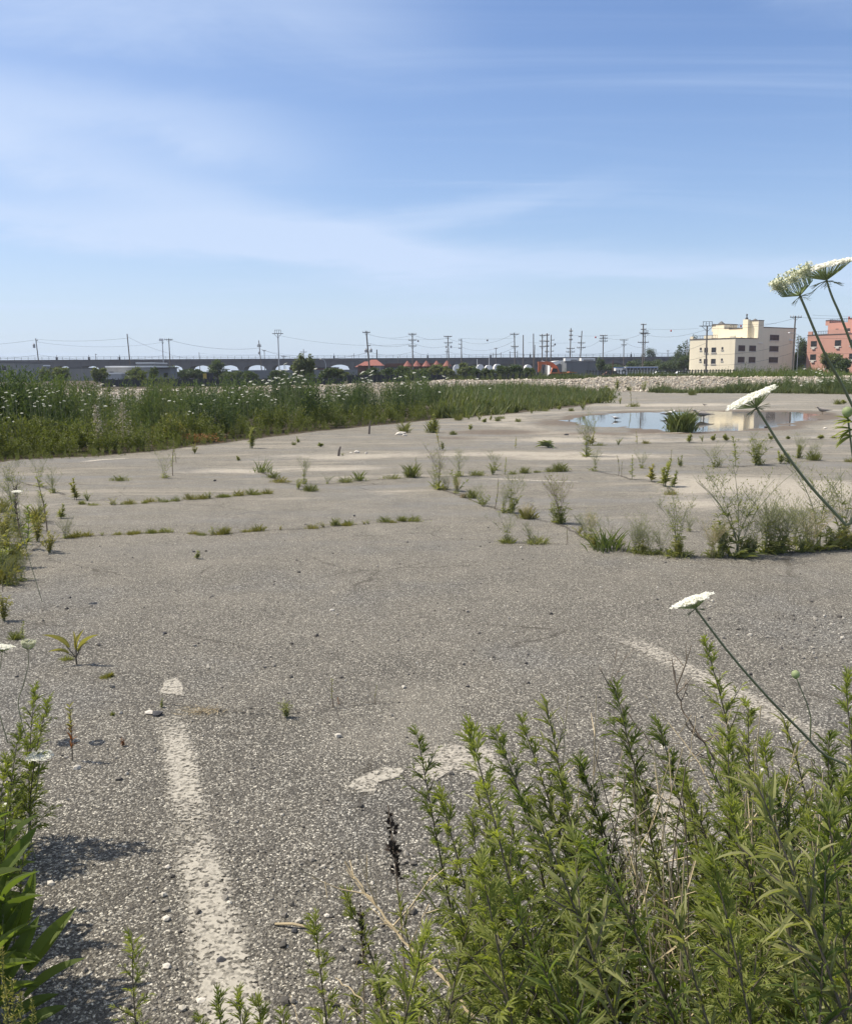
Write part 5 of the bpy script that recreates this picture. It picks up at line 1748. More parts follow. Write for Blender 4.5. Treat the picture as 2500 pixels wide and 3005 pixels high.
# ------------------------------------------------------------------ weeds in the cracks of the lot
def weed_mesh(kind, h, w, r, gm=None):
    """returns (stems, leaves) builders for one weed of height h, width w"""
    st, lf = MB(), MB()
    if kind == 'W':                                            # thin much-branched stems, few leaves
        k = int(r.randint(5, 9))
        for j in range(k):
            a = r.uniform(0, 6.28)
            out = r.uniform(.25, 1.0) * w * .72
            top = Vector((math.cos(a) * out, math.sin(a) * out * .6, h * r.uniform(.62, 1.0)))
            main = bez((r.uniform(-.02, .02), r.uniform(-.02, .02), 0), top, (math.cos(a) * -out * .22, 0, h * .03), 6)
            th = max(.0012, h * .0034)
            st.tube(main, list(np.linspace(th * 1.25, th * .5, 7)), 4, False)
            for b in range(9):
                t = r.uniform(.3, .95)
                p = main[int(t * 6)].lerp(main[min(6, int(t * 6) + 1)], t * 6 % 1)
                az = r.uniform(0, 6.28)
                ln = h * r.uniform(.16, .42) * (1.1 - t * .6)
                e = p + Vector((math.cos(az) * ln * .8, math.sin(az) * ln * .6, ln * .8))
                st.tube([p, p.lerp(e, .5) + Vector((0, 0, -ln * .08)), e], [th * .5, th * .42, th * .3], 3, False)
                for c in range(3):
                    p2 = p.lerp(e, r.uniform(.3, .95))
                    az += r.uniform(.8, 2.2)
                    l2 = ln * r.uniform(.3, .55)
                    e2 = p2 + Vector((math.cos(az) * l2 * .7, math.sin(az) * l2 * .7, l2 * .75))
                    st.tube([p2, e2], [th * .36, th * .26], 3, False)
                    put(lf, FLAT, np.array([e2, p2]), polar(r, 2, .2, 1.3), h * .028, h * .010, r, 2)
            n = 12
            t = r.uniform(0, .6, n)
            pp = np.array([main[int(x * 6)] for x in t])
            put(lf, BLADE, pp, polar(r, n, .1, .9), h * .10, h * .016, r, 1)
        n = 16
        put(lf, BLADE, r.normal(0, .10 * w, (n, 3)) * (1, .7, 0) + (0, 0, .01), polar(r, n, .3, 1.2), h * .22 * r.uniform(.6, 1.2, n), h * .028, r, 1)
    elif kind == 'T':                                          # tuft of arching blades
        tallish = h > w * .6
        n = 260 if gm == 'fine_grass' else int(np.clip((42 if gm == 'grass' else 130 if tallish else 70) * min(2.0, max(.6, w / max(h, .01) * .8)), 30, 220))
        p = r.normal(0, 1, (n, 3)) * (w * .22, w * .13, 0)
        d = polar(r, n, 1.22 if gm == 'fine_grass' else 1.12 if tallish else .75, 1.54)
        d[:, :2] += p[:, :2] * ((.30 if gm == 'fine_grass' else .55) / max(w, .02))
        put(lf, BLADE, p, d, h * r.uniform(.3, 1.1, n) * np.exp(-(p[:, 0] / (w * .5)) ** 2), np.clip(h * (.036 if 'grass' == gm else .012 if gm == 'fine_grass' else .017), .002, .012) * r.uniform(.6, 1.2, n), r, 1.2)
        n = 14
        p = r.normal(0, 1, (n, 3)) * (w * .24, w * .12, 0)
        put(lf, DIAMOND, p + (0, 0, h * .12), polar(r, n, 0, 1.2), h * .30, h * .085, r, 2)
        for j in range(3):
            x, y = r.normal(0, w * .15), r.normal(0, w * .1)
            st.tube([(x, y, 0), (x * 1.5, y, h * r.uniform(.8, 1.3))], [.0015, .0008], 3, False)
    elif kind == 'L':                                          # upright leafy stalk
        k = 1 if w < h * .6 else 3
        for j in range(k):
            top = Vector((r.uniform(-.3, .3) * w, r.uniform(-.2, .2) * w, h * (1 if j == 0 else r.uniform(.5, .85))))
            b0 = (r.normal(0, w * .06), r.normal(0, w * .04), 0)
            main = bez(b0, top, (r.uniform(-.06, .06) * h, 0, 0), 8)
            st.tube(main, list(np.linspace(h * .011 + .001, h * .004, 9)), 5, False)
            n = 46
            t = np.sort(r.uniform(.12, 1, n))
            pp = np.array([main[min(7, int(x * 8))].lerp(main[min(8, int(x * 8) + 1)], x * 8 % 1) for x in t])
            d = polar(r, n, .15, .9); d[:, 2] += t * .7
            put(lf, BLADE, pp, d, (w * .42 * (1.15 - .7 * t)) * r.uniform(.7, 1.2, n), (w * .085) * r.uniform(.7, 1.2, n), r, .8)
    elif kind == 'B':                                          # low bush
        for j in range(9):
            a = r.uniform(0, 6.28)
            out = r.uniform(.05, .5) * w
            top = Vector((math.cos(a) * out, math.sin(a) * out * .7, h * r.uniform(.5, 1.0)))
            main = bez((r.normal(0, .04 * w), r.normal(0, .03 * w), 0), top, (-math.cos(a) * out * .15, 0, 0), 6)
            st.tube(main, list(np.linspace(h * .008 + .001, h * .003, 7)), 4, False)
            n = 30
            t = r.uniform(.15, 1, n)
            pp = np.array([main[min(5, int(x * 6))].lerp(main[min(6, int(x * 6) + 1)], x * 6 % 1) for x in t])
            put(lf, BLADE, pp, polar(r, n, .0, 1.2), h * .16 * r.uniform(.6, 1.2, n), h * .034, r, 1.2)
    elif kind == 'S':                                          # single thin stalk
        main = bez((0, 0, 0), (r.uniform(-.12, .12) * h, r.uniform(-.08, .08) * h, h), (r.uniform(-.05, .05) * h, 0, 0), 7)
        st.tube(main, list(np.linspace(h * .010 + .0015, h * .006, 8)), 5, False)
        n = 26
        t = r.uniform(.2, 1, n)
        pp = np.array([main[min(6, int(x * 7))].lerp(main[min(7, int(x * 7) + 1)], x * 7 % 1) for x in t])
        put(lf, DIAMOND, pp, polar(r, n, .3, 1.3), h * .10, h * .022, r, 1)
    elif kind == 'R':                                          # rosette of big woolly leaves
        n = 13
        put(lf, BLADE_FINE, r.normal(0, .01, (n, 3)) * (1, 1, 0) + (0, 0, .02), polar(r, n, .25, 1.1), h * 1.25 * r.uniform(.7, 1.1, n), h * .45, r, .3)
        st.tube([(0, 0, 0), (0, 0, h * .3)], [h * .05, h * .03], 6)
    elif kind == 'F':                                          # few forked leaves on a short stem
        st.tube([(0, 0, 0), (0, 0, h * .3)], [.006, .004], 5)
        for (a, e, l, wd) in ((-.55, .75, 1.1, .06), (-.15, 1.25, .75, .05), (.12, 1.3, .8, .06), (.62, .95, .95, .08), (-.8, .55, .75, .05), (2.6, 1.0, .6, .06)):
            d = Vector((math.sin(a) * math.cos(e) * 1.3, .2 * math.cos(a * 3), math.sin(e))).normalized()
            p = Vector((0, 0, h * .22))
            st.tube([p, p + d * h * l * .4], [.0035, .0025], 4, False)
            put(lf, BLADE_FINE, np.array([p + d * h * l * .32]), np.array([d]), h * l * .68, h * wd * 1.6, r, .4)
    return st, lf


KIND = {'W': ('wispy_weed', 'weed', 'weed', 'stem'), 'T': ('grass_tuft', 'grass tuft', 'weed', 'stem'), 'L': ('leafy_weed', 'weed', 'weed', 'stem'), 'B': ('bushy_weed', 'weed', 'weed', 'stem'),
        'S': ('weed_stalk', 'weed', 'weed', 'stem_brown'), 'R': ('rosette_plant', 'rosette plant', 'rosette', 'stem'), 'F': ('forked_weed', 'weed', 'weed_yellow', 'stem_purple')}


def weed(px, py, hpx, wpx, kind, label, group=None, mat=None, smat=None, seed=None):
    b = GG(px, py)
    s = mpp(b)
    h, w = hpx * s * 1.12, wpx * s * 1.15
    nm, cat, m0, s0 = KIND[kind]
    o = thing(nm, label, cat, b - Vector((0, 0, .004)), group=group)
    st, lf = weed_mesh(kind, h, w, np.random.RandomState(int(seed if seed is not None else px * 3 + py)), mat)
    if st.nv:
        st.build('stem', M[smat or s0], o)
    if lf.nv:
        lf.build('leaves', M[mat or m0], o)
    return o


def crack_weeds():
    ng = 'small weeds growing along the nearest long crack'
    fg = 'small weeds growing along the second crack on the left'
    lg = 'little plants dotted over the far lot'
    W = [
        # far left, along the broken edge
        (31, 1411, 60, 70, 'W', 'wispy weed at the far left edge on the pale strip'), (118, 1429, 80, 95, 'W', 'broad wispy weed with a bushy base, left of the yellow-red leafy weed'), (155, 1447, 70, 60, 'W', 'dry wispy weed in front of the broad wispy one'),
        (353, 1411, 22, 60, 'T', 'flat tuft alone beside a faint paint mark'), (484, 1403, 70, 62, 'W', 'wispy weed with low base near the sand streak'), (508, 1396, 92, 16, 'S', 'tall thin stalk rising right of the wispy weed by the sand streak'),
        (221, 1467, 56, 36, 'L', 'yellowing leafy weed with reddish stems at the left crack end', None, 'weed_yellow', 'stem_purple'), (258, 1470, 28, 44, 'B', 'small green bush at the left crack end'),
        (180, 1521, 38, 32, 'L', 'yellow-green leafy weed between the two left cracks'), (31, 1668, 120, 100, 'B', 'big yellow-green clump at the left edge of the lot', None, 'weed_yellow'), (78, 1612, 118, 60, 'L', 'tall bright green leafy stalks inside the big left clump', None, 'fine_grass'), (20, 1600, 110, 70, 'B', 'yellow bush behind the big left clump', None, 'weed_yellow'),
        (112, 1590, 80, 70, 'B', 'leafy yellow-green weed right of the tall leafy stalks', None, 'weed_yellow'), (149, 1622, 62, 62, 'B', 'brownish low bush at the end of the nearest crack', None, 'weed_yellow'), (140, 1560, 140, 22, 'S', 'tall thin stalk with pale head in the left clump'), (66, 1590, 150, 26, 'S', 'dark leaning stalk with a seed head in the left clump', None, 'seed_dark'),
        (48, 1560, 170, 80, 'W', 'tall wispy weed rising behind the left clump'), (195, 1580, 60, 40, 'W', 'small wispy weed on the crack right of the left clump'), (5, 1700, 100, 70, 'B', 'drooping green clump cut by the left edge'),
        (10, 1738, 44, 10, 'S', 'thin reddish stalk near the left edge'), (50, 1694, 20, 5, 'S', 'short dark twig near the left edge'), (15, 1822, 74, 64, 'B', 'dull green low bush at the left edge above the forked weed', None, 'weed_yellow'), (70, 1880, 56, 26, 'L', 'slim weed with thin leaves left of the forked weed'), (48, 1876, 30, 40, 'T', 'low tuft at the foot of the slim weed'),
        (226, 1950, 92, 90, 'F', 'little weed of a few long forked leaves standing alone'), (198, 1936, 18, 40, 'T', 'flat tuft just left of the forked weed'), (310, 1990, 16, 34, 'T', 'yellow scrap of leaves right of the forked weed', None, 'weed_yellow'), (582, 1640, 24, 20, 'L', 'tiny lone sprig on open asphalt'),
        # diagonal crack
        (768, 1387, 42, 58, 'T', 'strap-leaved tuft at the top of the short diagonal crack', None, 'grass'), (800, 1403, 24, 40, 'T', 'low tuft in the middle of the short diagonal crack'), (825, 1416, 22, 56, 'T', 'reddish low tuft on the short diagonal crack', None, 'weed_yellow'), (877, 1436, 32, 44, 'B', 'leafy tuft at the lower end of the diagonal crack, left one'), (913, 1442, 26, 40, 'T', 'grassy tuft at the lower end of the diagonal crack, right one'),
        (893, 1420, 70, 30, 'W', 'thin wispy weed behind the lower end of the diagonal crack'),
        # long middle crack
        (1014, 1416, 22, 44, 'T', 'low tuft left of the strap-leaved blades'), (1055, 1411, 34, 42, 'T', 'blades standing up in the middle crack', None, 'grass'), (960, 1420, 26, 50, 'W', 'faint twiggy weed left in the middle crack'), (1150, 1405, 16, 70, 'T', 'flat weed along the white line'), (1207, 1401, 46, 46, 'T', 'stiff upright tuft at the right end of the white line'), (1224, 1399, 50, 12, 'S', 'thin stalk at the right end of the white line'),
        (1289, 1437, 125, 72, 'W', 'tall reddish wispy weed at the crack corner', None, None, 'stem_purple'), (1341, 1442, 56, 60, 'B', 'green bush right of the tall wispy weed'), (1359, 1461, 18, 16, 'T', 'pale straw tuft below the green bush', None, 'straw'), (1385, 1462, 30, 40, 'T', 'bright green tuft beside the straw tuft'), (1345, 1398, 80, 50, 'W', 'thin branching weed behind the green bush'),
        (1397, 1396, 22, 50, 'T', 'low green tuft on the far crack, first from the corner'), (1446, 1393, 32, 54, 'B', 'leafy low weed on the far crack, second from the corner'), (1482, 1393, 46, 18, 'L', 'upright single leafy stalk on the far crack'), (1452, 1380, 56, 60, 'W', 'branching weed behind the leafy low weed'), (1505, 1392, 14, 30, 'T', 'tiny tuft right of the upright leafy stalk'), (1539, 1389, 22, 30, 'T', 'small fan-shaped tuft on the far crack'), (1575, 1387, 10, 26, 'T', 'tiny flat tuft on the far crack'),
        (1641, 1384, 32, 44, 'T', 'open blades at the right part of the far crack'), (1615, 1385, 18, 40, 'T', 'low tuft left of the open blades'), (1418, 1486, 34, 74, 'B', 'low green bush on the diagonal crack line, upper part'), (1451, 1494, 80, 12, 'S', 'thin upright stalk on the diagonal crack line'), (1410, 1478, 60, 50, 'W', 'wispy weed behind the low green bush of the diagonal line'),
        (1503, 1507, 52, 62, 'B', 'bushy green base on the diagonal crack line, middle part'), (1500, 1504, 112, 74, 'W', 'wispy stems rising from the bushy green base'), (1547, 1522, 36, 54, 'T', 'yellowish tuft right of the bushy base', None, 'weed_yellow'), (1642, 1538, 62, 80, 'B', 'dense green clump with dark foot on the diagonal line'), (1642, 1536, 146, 104, 'W', 'tall twiggy weed rising from the dense green clump', None, None, 'stem_brown'),
        (1485, 1593, 84, 84, 'W', 'wispy weed leaning left before the diagonal line'), (1490, 1594, 24, 60, 'T', 'low blades at the foot of the left-leaning weed'), (1578, 1597, 34, 74, 'T', 'spiky low blades right of the left-leaning weed'), (1556, 1594, 60, 40, 'W', 'thin twigs behind the spiky low blades'), (1665, 1597, 52, 8, 'S', 'thin twig alone in front of the diagonal line'),
        # right front row
        (1780, 1616, 82, 110, 'T', 'big tuft of broad green strap leaves in the front row', None, 'grass'), (1745, 1612, 50, 60, 'B', 'brownish bush at the left of the strap-leaved tuft', None, 'weed_yellow'), (1740, 1606, 90, 100, 'W', 'grey twigs behind the strap-leaved tuft'), (1880, 1620, 110, 90, 'W', 'wispy weed right of the strap-leaved tuft'), (1900, 1626, 26, 90, 'T', 'low mat of leaves in the front row'),
        (1985, 1632, 195, 150, 'W', 'large airy weed in the middle of the front row'), (1990, 1633, 34, 110, 'T', 'leafy foot of the large airy weed'), (2161, 1634, 265, 220, 'W', 'tallest airy weed of the front row'), (2120, 1630, 110, 70, 'B', 'bright green leafy bush at the foot of the tallest airy weed'), (2190, 1630, 60, 90, 'B', 'green undergrowth right of the leafy bush'), (2240, 1624, 170, 110, 'W', 'thin grey weed right of the tallest airy one'),
        (2293, 1620, 64, 58, 'B', 'compact leafy bush standing alone in the front row'), (2400, 1612, 235, 170, 'W', 'big airy weed near the right edge'), (2470, 1608, 225, 170, 'W', 'big airy weed cut by the right edge'), (2430, 1612, 80, 120, 'B', 'dark green foot of the right edge weeds'), (2330, 1600, 120, 60, 'W', 'slim grey weed left of the right edge clump'), (2020, 1560, 50, 40, 'W', 'faint weed behind the large airy weed'),
        # right middle field
        (1744, 1383, 68, 58, 'W', 'wispy weed at the bend of the far crack'), (1814, 1397, 54, 34, 'S', 'thin leafy stalks on the bent crack, left'), (1824, 1400, 40, 14, 'S', 'brown stalk on the bent crack'), (1852, 1407, 64, 28, 'L', 'leafy stalk on the bent crack, middle'), (1881, 1374, 52, 50, 'W', 'wispy weed above the bent crack'), (1912, 1413, 44, 36, 'L', 'yellow-green leafy weed on the bent crack', None, 'weed_yellow'),
        (1953, 1428, 74, 46, 'L', 'dark leafy weed at the lower end of the bent crack'), (1975, 1430, 44, 30, 'L', 'lighter weed leaning right at the lower end of the bent crack'), (1966, 1452, 20, 40, 'T', 'yellow tuft below the bent crack', None, 'weed_yellow'), (1966, 1368, 44, 8, 'S', 'thin bare stalk left of the short broad-leaved weed'), (1994, 1370, 30, 20, 'L', 'short broad-leaved weed by the pale strip'), (1720, 1340, 120, 50, 'W', 'tall faint weed near the short paint stroke'),
        (2094, 1371, 68, 74, 'W', 'twiggy weed left of the dark leafy stalk'), (2105, 1371, 30, 60, 'B', 'green foot of the twiggy weed'), (2156, 1369, 80, 38, 'L', 'dark upright leafy stalk in the right field'), (2218, 1366, 72, 86, 'B', 'bushy yellow-green weed right of the dark stalk'), (2225, 1364, 88, 80, 'W', 'twigs rising from the bushy yellow-green weed'), (2288, 1361, 34, 30, 'L', 'small leafy weed crossed by the flower stem'), (2313, 1361, 28, 30, 'L', 'smaller weed right of the flower stem'),
        (2342, 1345, 44, 44, 'B', 'dark little bush in the right field'), (2345, 1345, 66, 40, 'W', 'twigs above the dark little bush'), (2386, 1351, 30, 40, 'T', 'rounded tuft in the right field'), (2386, 1349, 60, 40, 'W', 'thin weed above the rounded tuft'), (2491, 1356, 16, 40, 'T', 'low tuft at the right edge of the field', None, 'weed_yellow'),
        (1608, 1314, 26, 46, 'R', 'grey-green rosette of thick leaves on the sandy strip'), (1736, 1307, 40, 24, 'L', 'reddish stalk left of the puddle foreground', None, 'weed_yellow'), (1757, 1308, 12, 50, 'T', 'low mat right of the reddish stalk'), (1814, 1307, 20, 30, 'B', 'little green bush before the puddle'), (1868, 1304, 36, 14, 'L', 'brown upright stalk before the puddle', None, 'weed_yellow'), (1895, 1302, 14, 24, 'T', 'brown scrap right of the upright stalk', None, 'weed_yellow'), (2022, 1299, 24, 24, 'L', 'small dark weed before the puddle grass'),
        (1997, 1268, 68, 68, 'T', 'dense green grass tussock standing in the puddle edge', None, 'fine_grass', None), (1985, 1268, 60, 50, 'T', 'left half of the dense grass tussock in the puddle', None, 'fine_grass', None), (2012, 1268, 56, 50, 'T', 'right half of the dense grass tussock in the puddle', None, 'fine_grass', None),
        (1272, 1270, 48, 36, 'L', 'bushy dark weed right of the white rocks, far left of the puddle'), (1268, 1270, 40, 36, 'T', 'grassy foot of the bushy dark weed'), (1289, 1321, 64, 24, 'L', 'upright leafy weed with yellow tip and red foot', None, 'weed_yellow'), (1300, 1321, 24, 16, 'L', 'short dark shoot beside the yellow-tipped weed'), (1407, 1234, 20, 26, 'B', 'dark low bush under the thicket end, first'), (1439, 1234, 20, 12, 'L', 'small stalk under the thicket end'), (1345, 1234, 22, 26, 'T', 'grassy bit under the thicket end'), (1375, 1231, 18, 40, 'B', 'dark low bush under the thicket end, second'), (1510, 1318, 32, 16, 'L', 'lone thin sprig on the sand', None, 'weed_yellow'),
        (739, 1316, 60, 42, 'B', 'lone upright bushy tuft before the thicket', None, 'weed'), (572, 1331, 28, 24, 'B', 'small brownish tuft before the dead orange weeds', None, 'weed_yellow'), (518, 1359, 52, 10, 'S', 'thin brown stalk left of the brownish tuft'), (1187, 1270, 36, 32, 'T', 'thin grass tuft beside the white rocks'), (875, 1299, 16, 14, 'L', 'tiny plant before the thicket'), (863, 1306, 12, 12, 'T', 'tiny flat plant before the thicket'),
        (1711, 1204, 30, 46, 'B', 'green clump on the far shore of the puddle'), (1715, 1203, 40, 10, 'S', 'upright stalk in the clump on the far shore'), (1675, 1207, 12, 16, 'T', 'tiny tuft left of the far shore clump'), (1819, 1186, 18, 16, 'B', 'little bush on the far lot'), (1850, 1194, 52, 8, 'S', 'tall spike on the far lot'), (1857, 1194, 16, 40, 'T', 'low mat at the foot of the tall spike'), (1868, 1194, 24, 8, 'S', 'short spike on the far lot'), (1753, 1183, 14, 12, 'T', 'tiny tuft on the far lot'),
        (1806, 1158, 34, 12, 'L', 'dark stalk by the rubble bank'), (1810, 1144, 30, 24, 'B', 'round bush on the foot of the rubble bank'), (1784, 1160, 24, 26, 'L', 'leafy stalk at the tip of the grass strip'), (1888, 1148, 26, 30, 'B', 'bush on the rubble foot left of the long weeds'), (1845, 1146, 16, 14, 'T', 'tuft on the rubble foot'),
        # near cracks
        (476, 2076, 26, 16, 'L', 'small bright sprig beside a dark stone by the painted line'), (842, 2106, 52, 64, 'B', 'round yellow-green tuft in the middle of the near lot', None, 'weed'), (979, 2076, 84, 12, 'S', 'thin upright stalk right of the round yellow-green tuft'), (995, 2068, 22, 12, 'L', 'tiny reddish sprig beside the thin stalk', None, 'red_leaf'), (1102, 2066, 52, 10, 'S', 'fine brown stalk farther right in the near lot'), (331, 2099, 14, 10, 'T', 'tiny green dot of leaves left of the painted line'), (363, 2190, 26, 16, 'L', 'tiny reddish sprig left of the painted line', None, 'red_leaf'), (325, 1985, 16, 20, 'T', 'yellow scrap above the painted patch', None, 'weed_yellow')]
    for w in W:
        w = list(w) + [None] * (9 - len(w))
        weed(*w[:6], None, w[7], w[8])
    # rows of small plants nothing tells apart
    rr = np.random.RandomState(5)
    dg, eg = 'twiggy weeds along the diagonal and front crack', 'weeds of the ragged left edge'
    LN = [(1270, 1428), (1350, 1457), (1420, 1484), (1500, 1510), (1570, 1527), (1640, 1540), (1700, 1572), (1760, 1607), (1830, 1618), (1980, 1633), (2160, 1635), (2300, 1622), (2500, 1612)]
    for i in range(44):
        px = rr.uniform(1275, 2500) if i < 22 else rr.uniform(1850, 2500)
        py = np.interp(px, [q[0] for q in LN], [q[1] for q in LN]) + rr.uniform(-6, 3)
        big = np.interp(px, [1275, 1600, 2000, 2500], [.6, .75, 1.3, 1.7])
        if i % 5 < 3:
            weed(px, py, rr.uniform(55, 105) * big, rr.uniform(45, 90) * big, 'W', 'greyish twiggy weed filling in the diagonal and front crack line', dg, smat='straw' if i % 4 == 0 else None)
        else:
            weed(px, py, rr.uniform(22, 44) * big, rr.uniform(40, 80), 'B', 'low leafy weed filling in the diagonal and front crack line', dg, 'weed' if rr.uniform() < .6 else 'weed_yellow')
    for i in range(20):
        py = rr.uniform(1500, 1720)
        px = rr.uniform(-30, 150 - (py - 1500) * .35)
        weed(px, py, rr.uniform(45, 100), rr.uniform(50, 90), 'WWT'[i % 3], 'yellow-green weed of the loose mass along the left edge', eg, ('weed_yellow', 'weed', 'weed_yellow')[i % 3])
    for px, py in ((258, 1573), (384, 1569), (443, 1565), (489, 1562), (592, 1571), (626, 1569), (918, 1551), (985, 1543), (1024, 1540), (1078, 1537), (1130, 1533), (1181, 1530), (660, 1567), (760, 1558), (950, 1547), (1215, 1530), (300, 1572), (226, 1576)):
        weed(px, py, rr.uniform(12, 26), rr.uniform(28, 52), 'T' if rr.uniform() < .7 else 'B', 'small green weed growing in the nearest long crack', ng, 'weed' if rr.uniform() < .6 else 'weed_yellow', seed=px)
    for i in range(34):
        k = i % 2
        px = rr.uniform(160, 1290) if k else rr.uniform(230, 800)
        py = np.interp(px, [145, 220, 330, 500, 620, 760, 900, 1050, 1200, 1310], [1585, 1577, 1570, 1562, 1571, 1558, 1552, 1540, 1531, 1522]) if k else np.interp(px, [200, 280, 340, 450, 560, 680, 800], [1477, 1483, 1482, 1476, 1467, 1457, 1448])
        weed(px, py, rr.uniform(7, 15), rr.uniform(18, 44), 'TTB'[i % 3], 'small green weed growing in the nearest long crack' if k else 'small yellowish weed growing in the second crack on the left', ng if k else fg, ('weed', 'weed_yellow')[i % 2], seed=i)
    for px, py in ((381, 1479), (440, 1473), (469, 1471), (515, 1471), (560, 1466), (590, 1465), (649, 1460), (700, 1455), (740, 1452), (783, 1449), (330, 1481), (615, 1463)):
        weed(px, py, rr.uniform(13, 26), rr.uniform(30, 52), 'T' if rr.uniform() < .7 else 'B', 'small yellowish weed growing in the second crack on the left', fg, 'weed' if rr.uniform() < .4 else 'weed_yellow', seed=px)
    for px, py in ((2060, 1296), (2095, 1294), (2130, 1294), (2165, 1293), (2210, 1292), (2260, 1291), (2310, 1289), (2445, 1286), (2405, 1288), (1770, 1180), (1790, 1177), (1420, 1240), (1460, 1236), (1520, 1238), (1600, 1207), (1640, 1203), (1560, 1214), (1470, 1229), (2030, 1160), (2457, 1187), (2475, 1186), (940, 1311), (1005, 1337), (700, 1352), (1330, 1276), (1380, 1262)):
        weed(px, py, rr.uniform(8, 18), rr.uniform(14, 26), ('T', 'L', 'B')[rr.randint(3)], 'tiny weed standing on the open far part of the lot', lg, seed=px)


# ------------------------------------------------------------------ wild carrot flowers
def umbel(root, c, nrm, R, kind='open', seed=0, fine=True):
    """flat-topped white flower head: rays, florets, feathery bracts. c = hub, in root space"""
    r = np.random.RandomState(seed)
    nrm = Vector(nrm).normalized()
    u = nrm.orthogonal().normalized()
    v = nrm.cross(u)
    c = Vector(c)
    rays, fl, br = MB(), MB(), MB()
    nu = (52 if kind == 'open' else 80) if fine else 14
    PENT = (np.array([(0, 0, .12)] + [(math.cos(a) * (1 if i % 2 else .55), math.sin(a) * (1 if i % 2 else .55), 0) for i, a in enumerate(np.linspace(0, 2 * math.pi, 10, endpoint=False))]), [np.array([(0, i + 1, (i + 1) % 10 + 1) for i in range(10)])])
    for i in range(nu):
        f = math.sqrt((i + .5) / nu)
        a = i * 2.39996 + r.uniform(-.2, .2)
        if kind == 'open':
            rad, hgt = R * f * r.uniform(.93, 1.06), R * (.42 + .10 * (1 - f * f)) + r.uniform(-.03, .03) * R
        else:
            rad, hgt = R * (.35 + .65 * f ** .5) * r.uniform(.92, 1.05), R * (.75 + .55 * f * r.uniform(.85, 1.1))
        e = c + u * math.cos(a) * rad + v * math.sin(a) * rad + nrm * hgt
        mid = c + (u * math.cos(a) + v * math.sin(a)) * rad * (.55 if kind == 'open' else .85) + nrm * hgt * (.50 if kind == 'open' else .32)
        rays.tube([c, mid, e], [R * .018, R * .016, R * .013], 4, False)
        nf = 30 if fine else 5
        q = r.uniform(0, 1, nf) ** .5 * R * (.20 if kind == 'open' else .20)
        b = r.uniform(0, 6.28, nf)
        pts = np.array([tuple(e + u * (q[k] * math.cos(b[k])) + v * (q[k] * math.sin(b[k])) + nrm * (R * .03 + r.uniform(-.02, .05) * R - q[k] * .2 - (r.uniform(0, .42) * R if kind == 'nest' and k % 2 else 0))) for k in range(nf)])
        Z = np.array([tuple(nrm)] * nf) + r.normal(0, .35, (nf, 3))
        Z /= np.linalg.norm(Z, axis=1, keepdims=True)
        X = np.cross(Z, r.normal(0, 1, (nf, 3))); X /= np.linalg.norm(X, axis=1, keepdims=True)
        Rm = np.stack([X, np.cross(Z, X), Z], 2) * (R * (.060 if fine else .16) * r.uniform(.7, 1.25, nf))[:, None, None]
        fl.inst(PENT, Rm, pts)
        if kind == 'nest' and fine:
            rays.tube([e, e + nrm * R * .1], [R * .02, R * .03], 4)
    if fine:
        for i in range(9):
            a = i * .7 + r.uniform(-.2, .2)
            d = (u * math.cos(a) + v * math.sin(a) - nrm * r.uniform(.1, .55)).normalized()
            L = R * r.uniform(.5, .75)
            pts = [c - nrm * R * .02, c + d * L * .5, c + d * L - nrm * L * .1]
            br.tube(pts, [R * .018, R * .012, R * .006], 4, False)
            for s in (-1, 1):
                for t in (.45, .68):
                    p = c + d * L * t
                    br.tube([p, p + (d * .8 + (d.cross(nrm)) * s * .6).normalized() * L * .33], [R * .010, R * .005], 3, False)
    rays.build('ray', M['umbel_ray'], root)
    fl.build('florets', M['floret'] if kind == 'open' else M['floret_green'], root)
    if br.nv:
        br.build('bract', M['stem'], root)


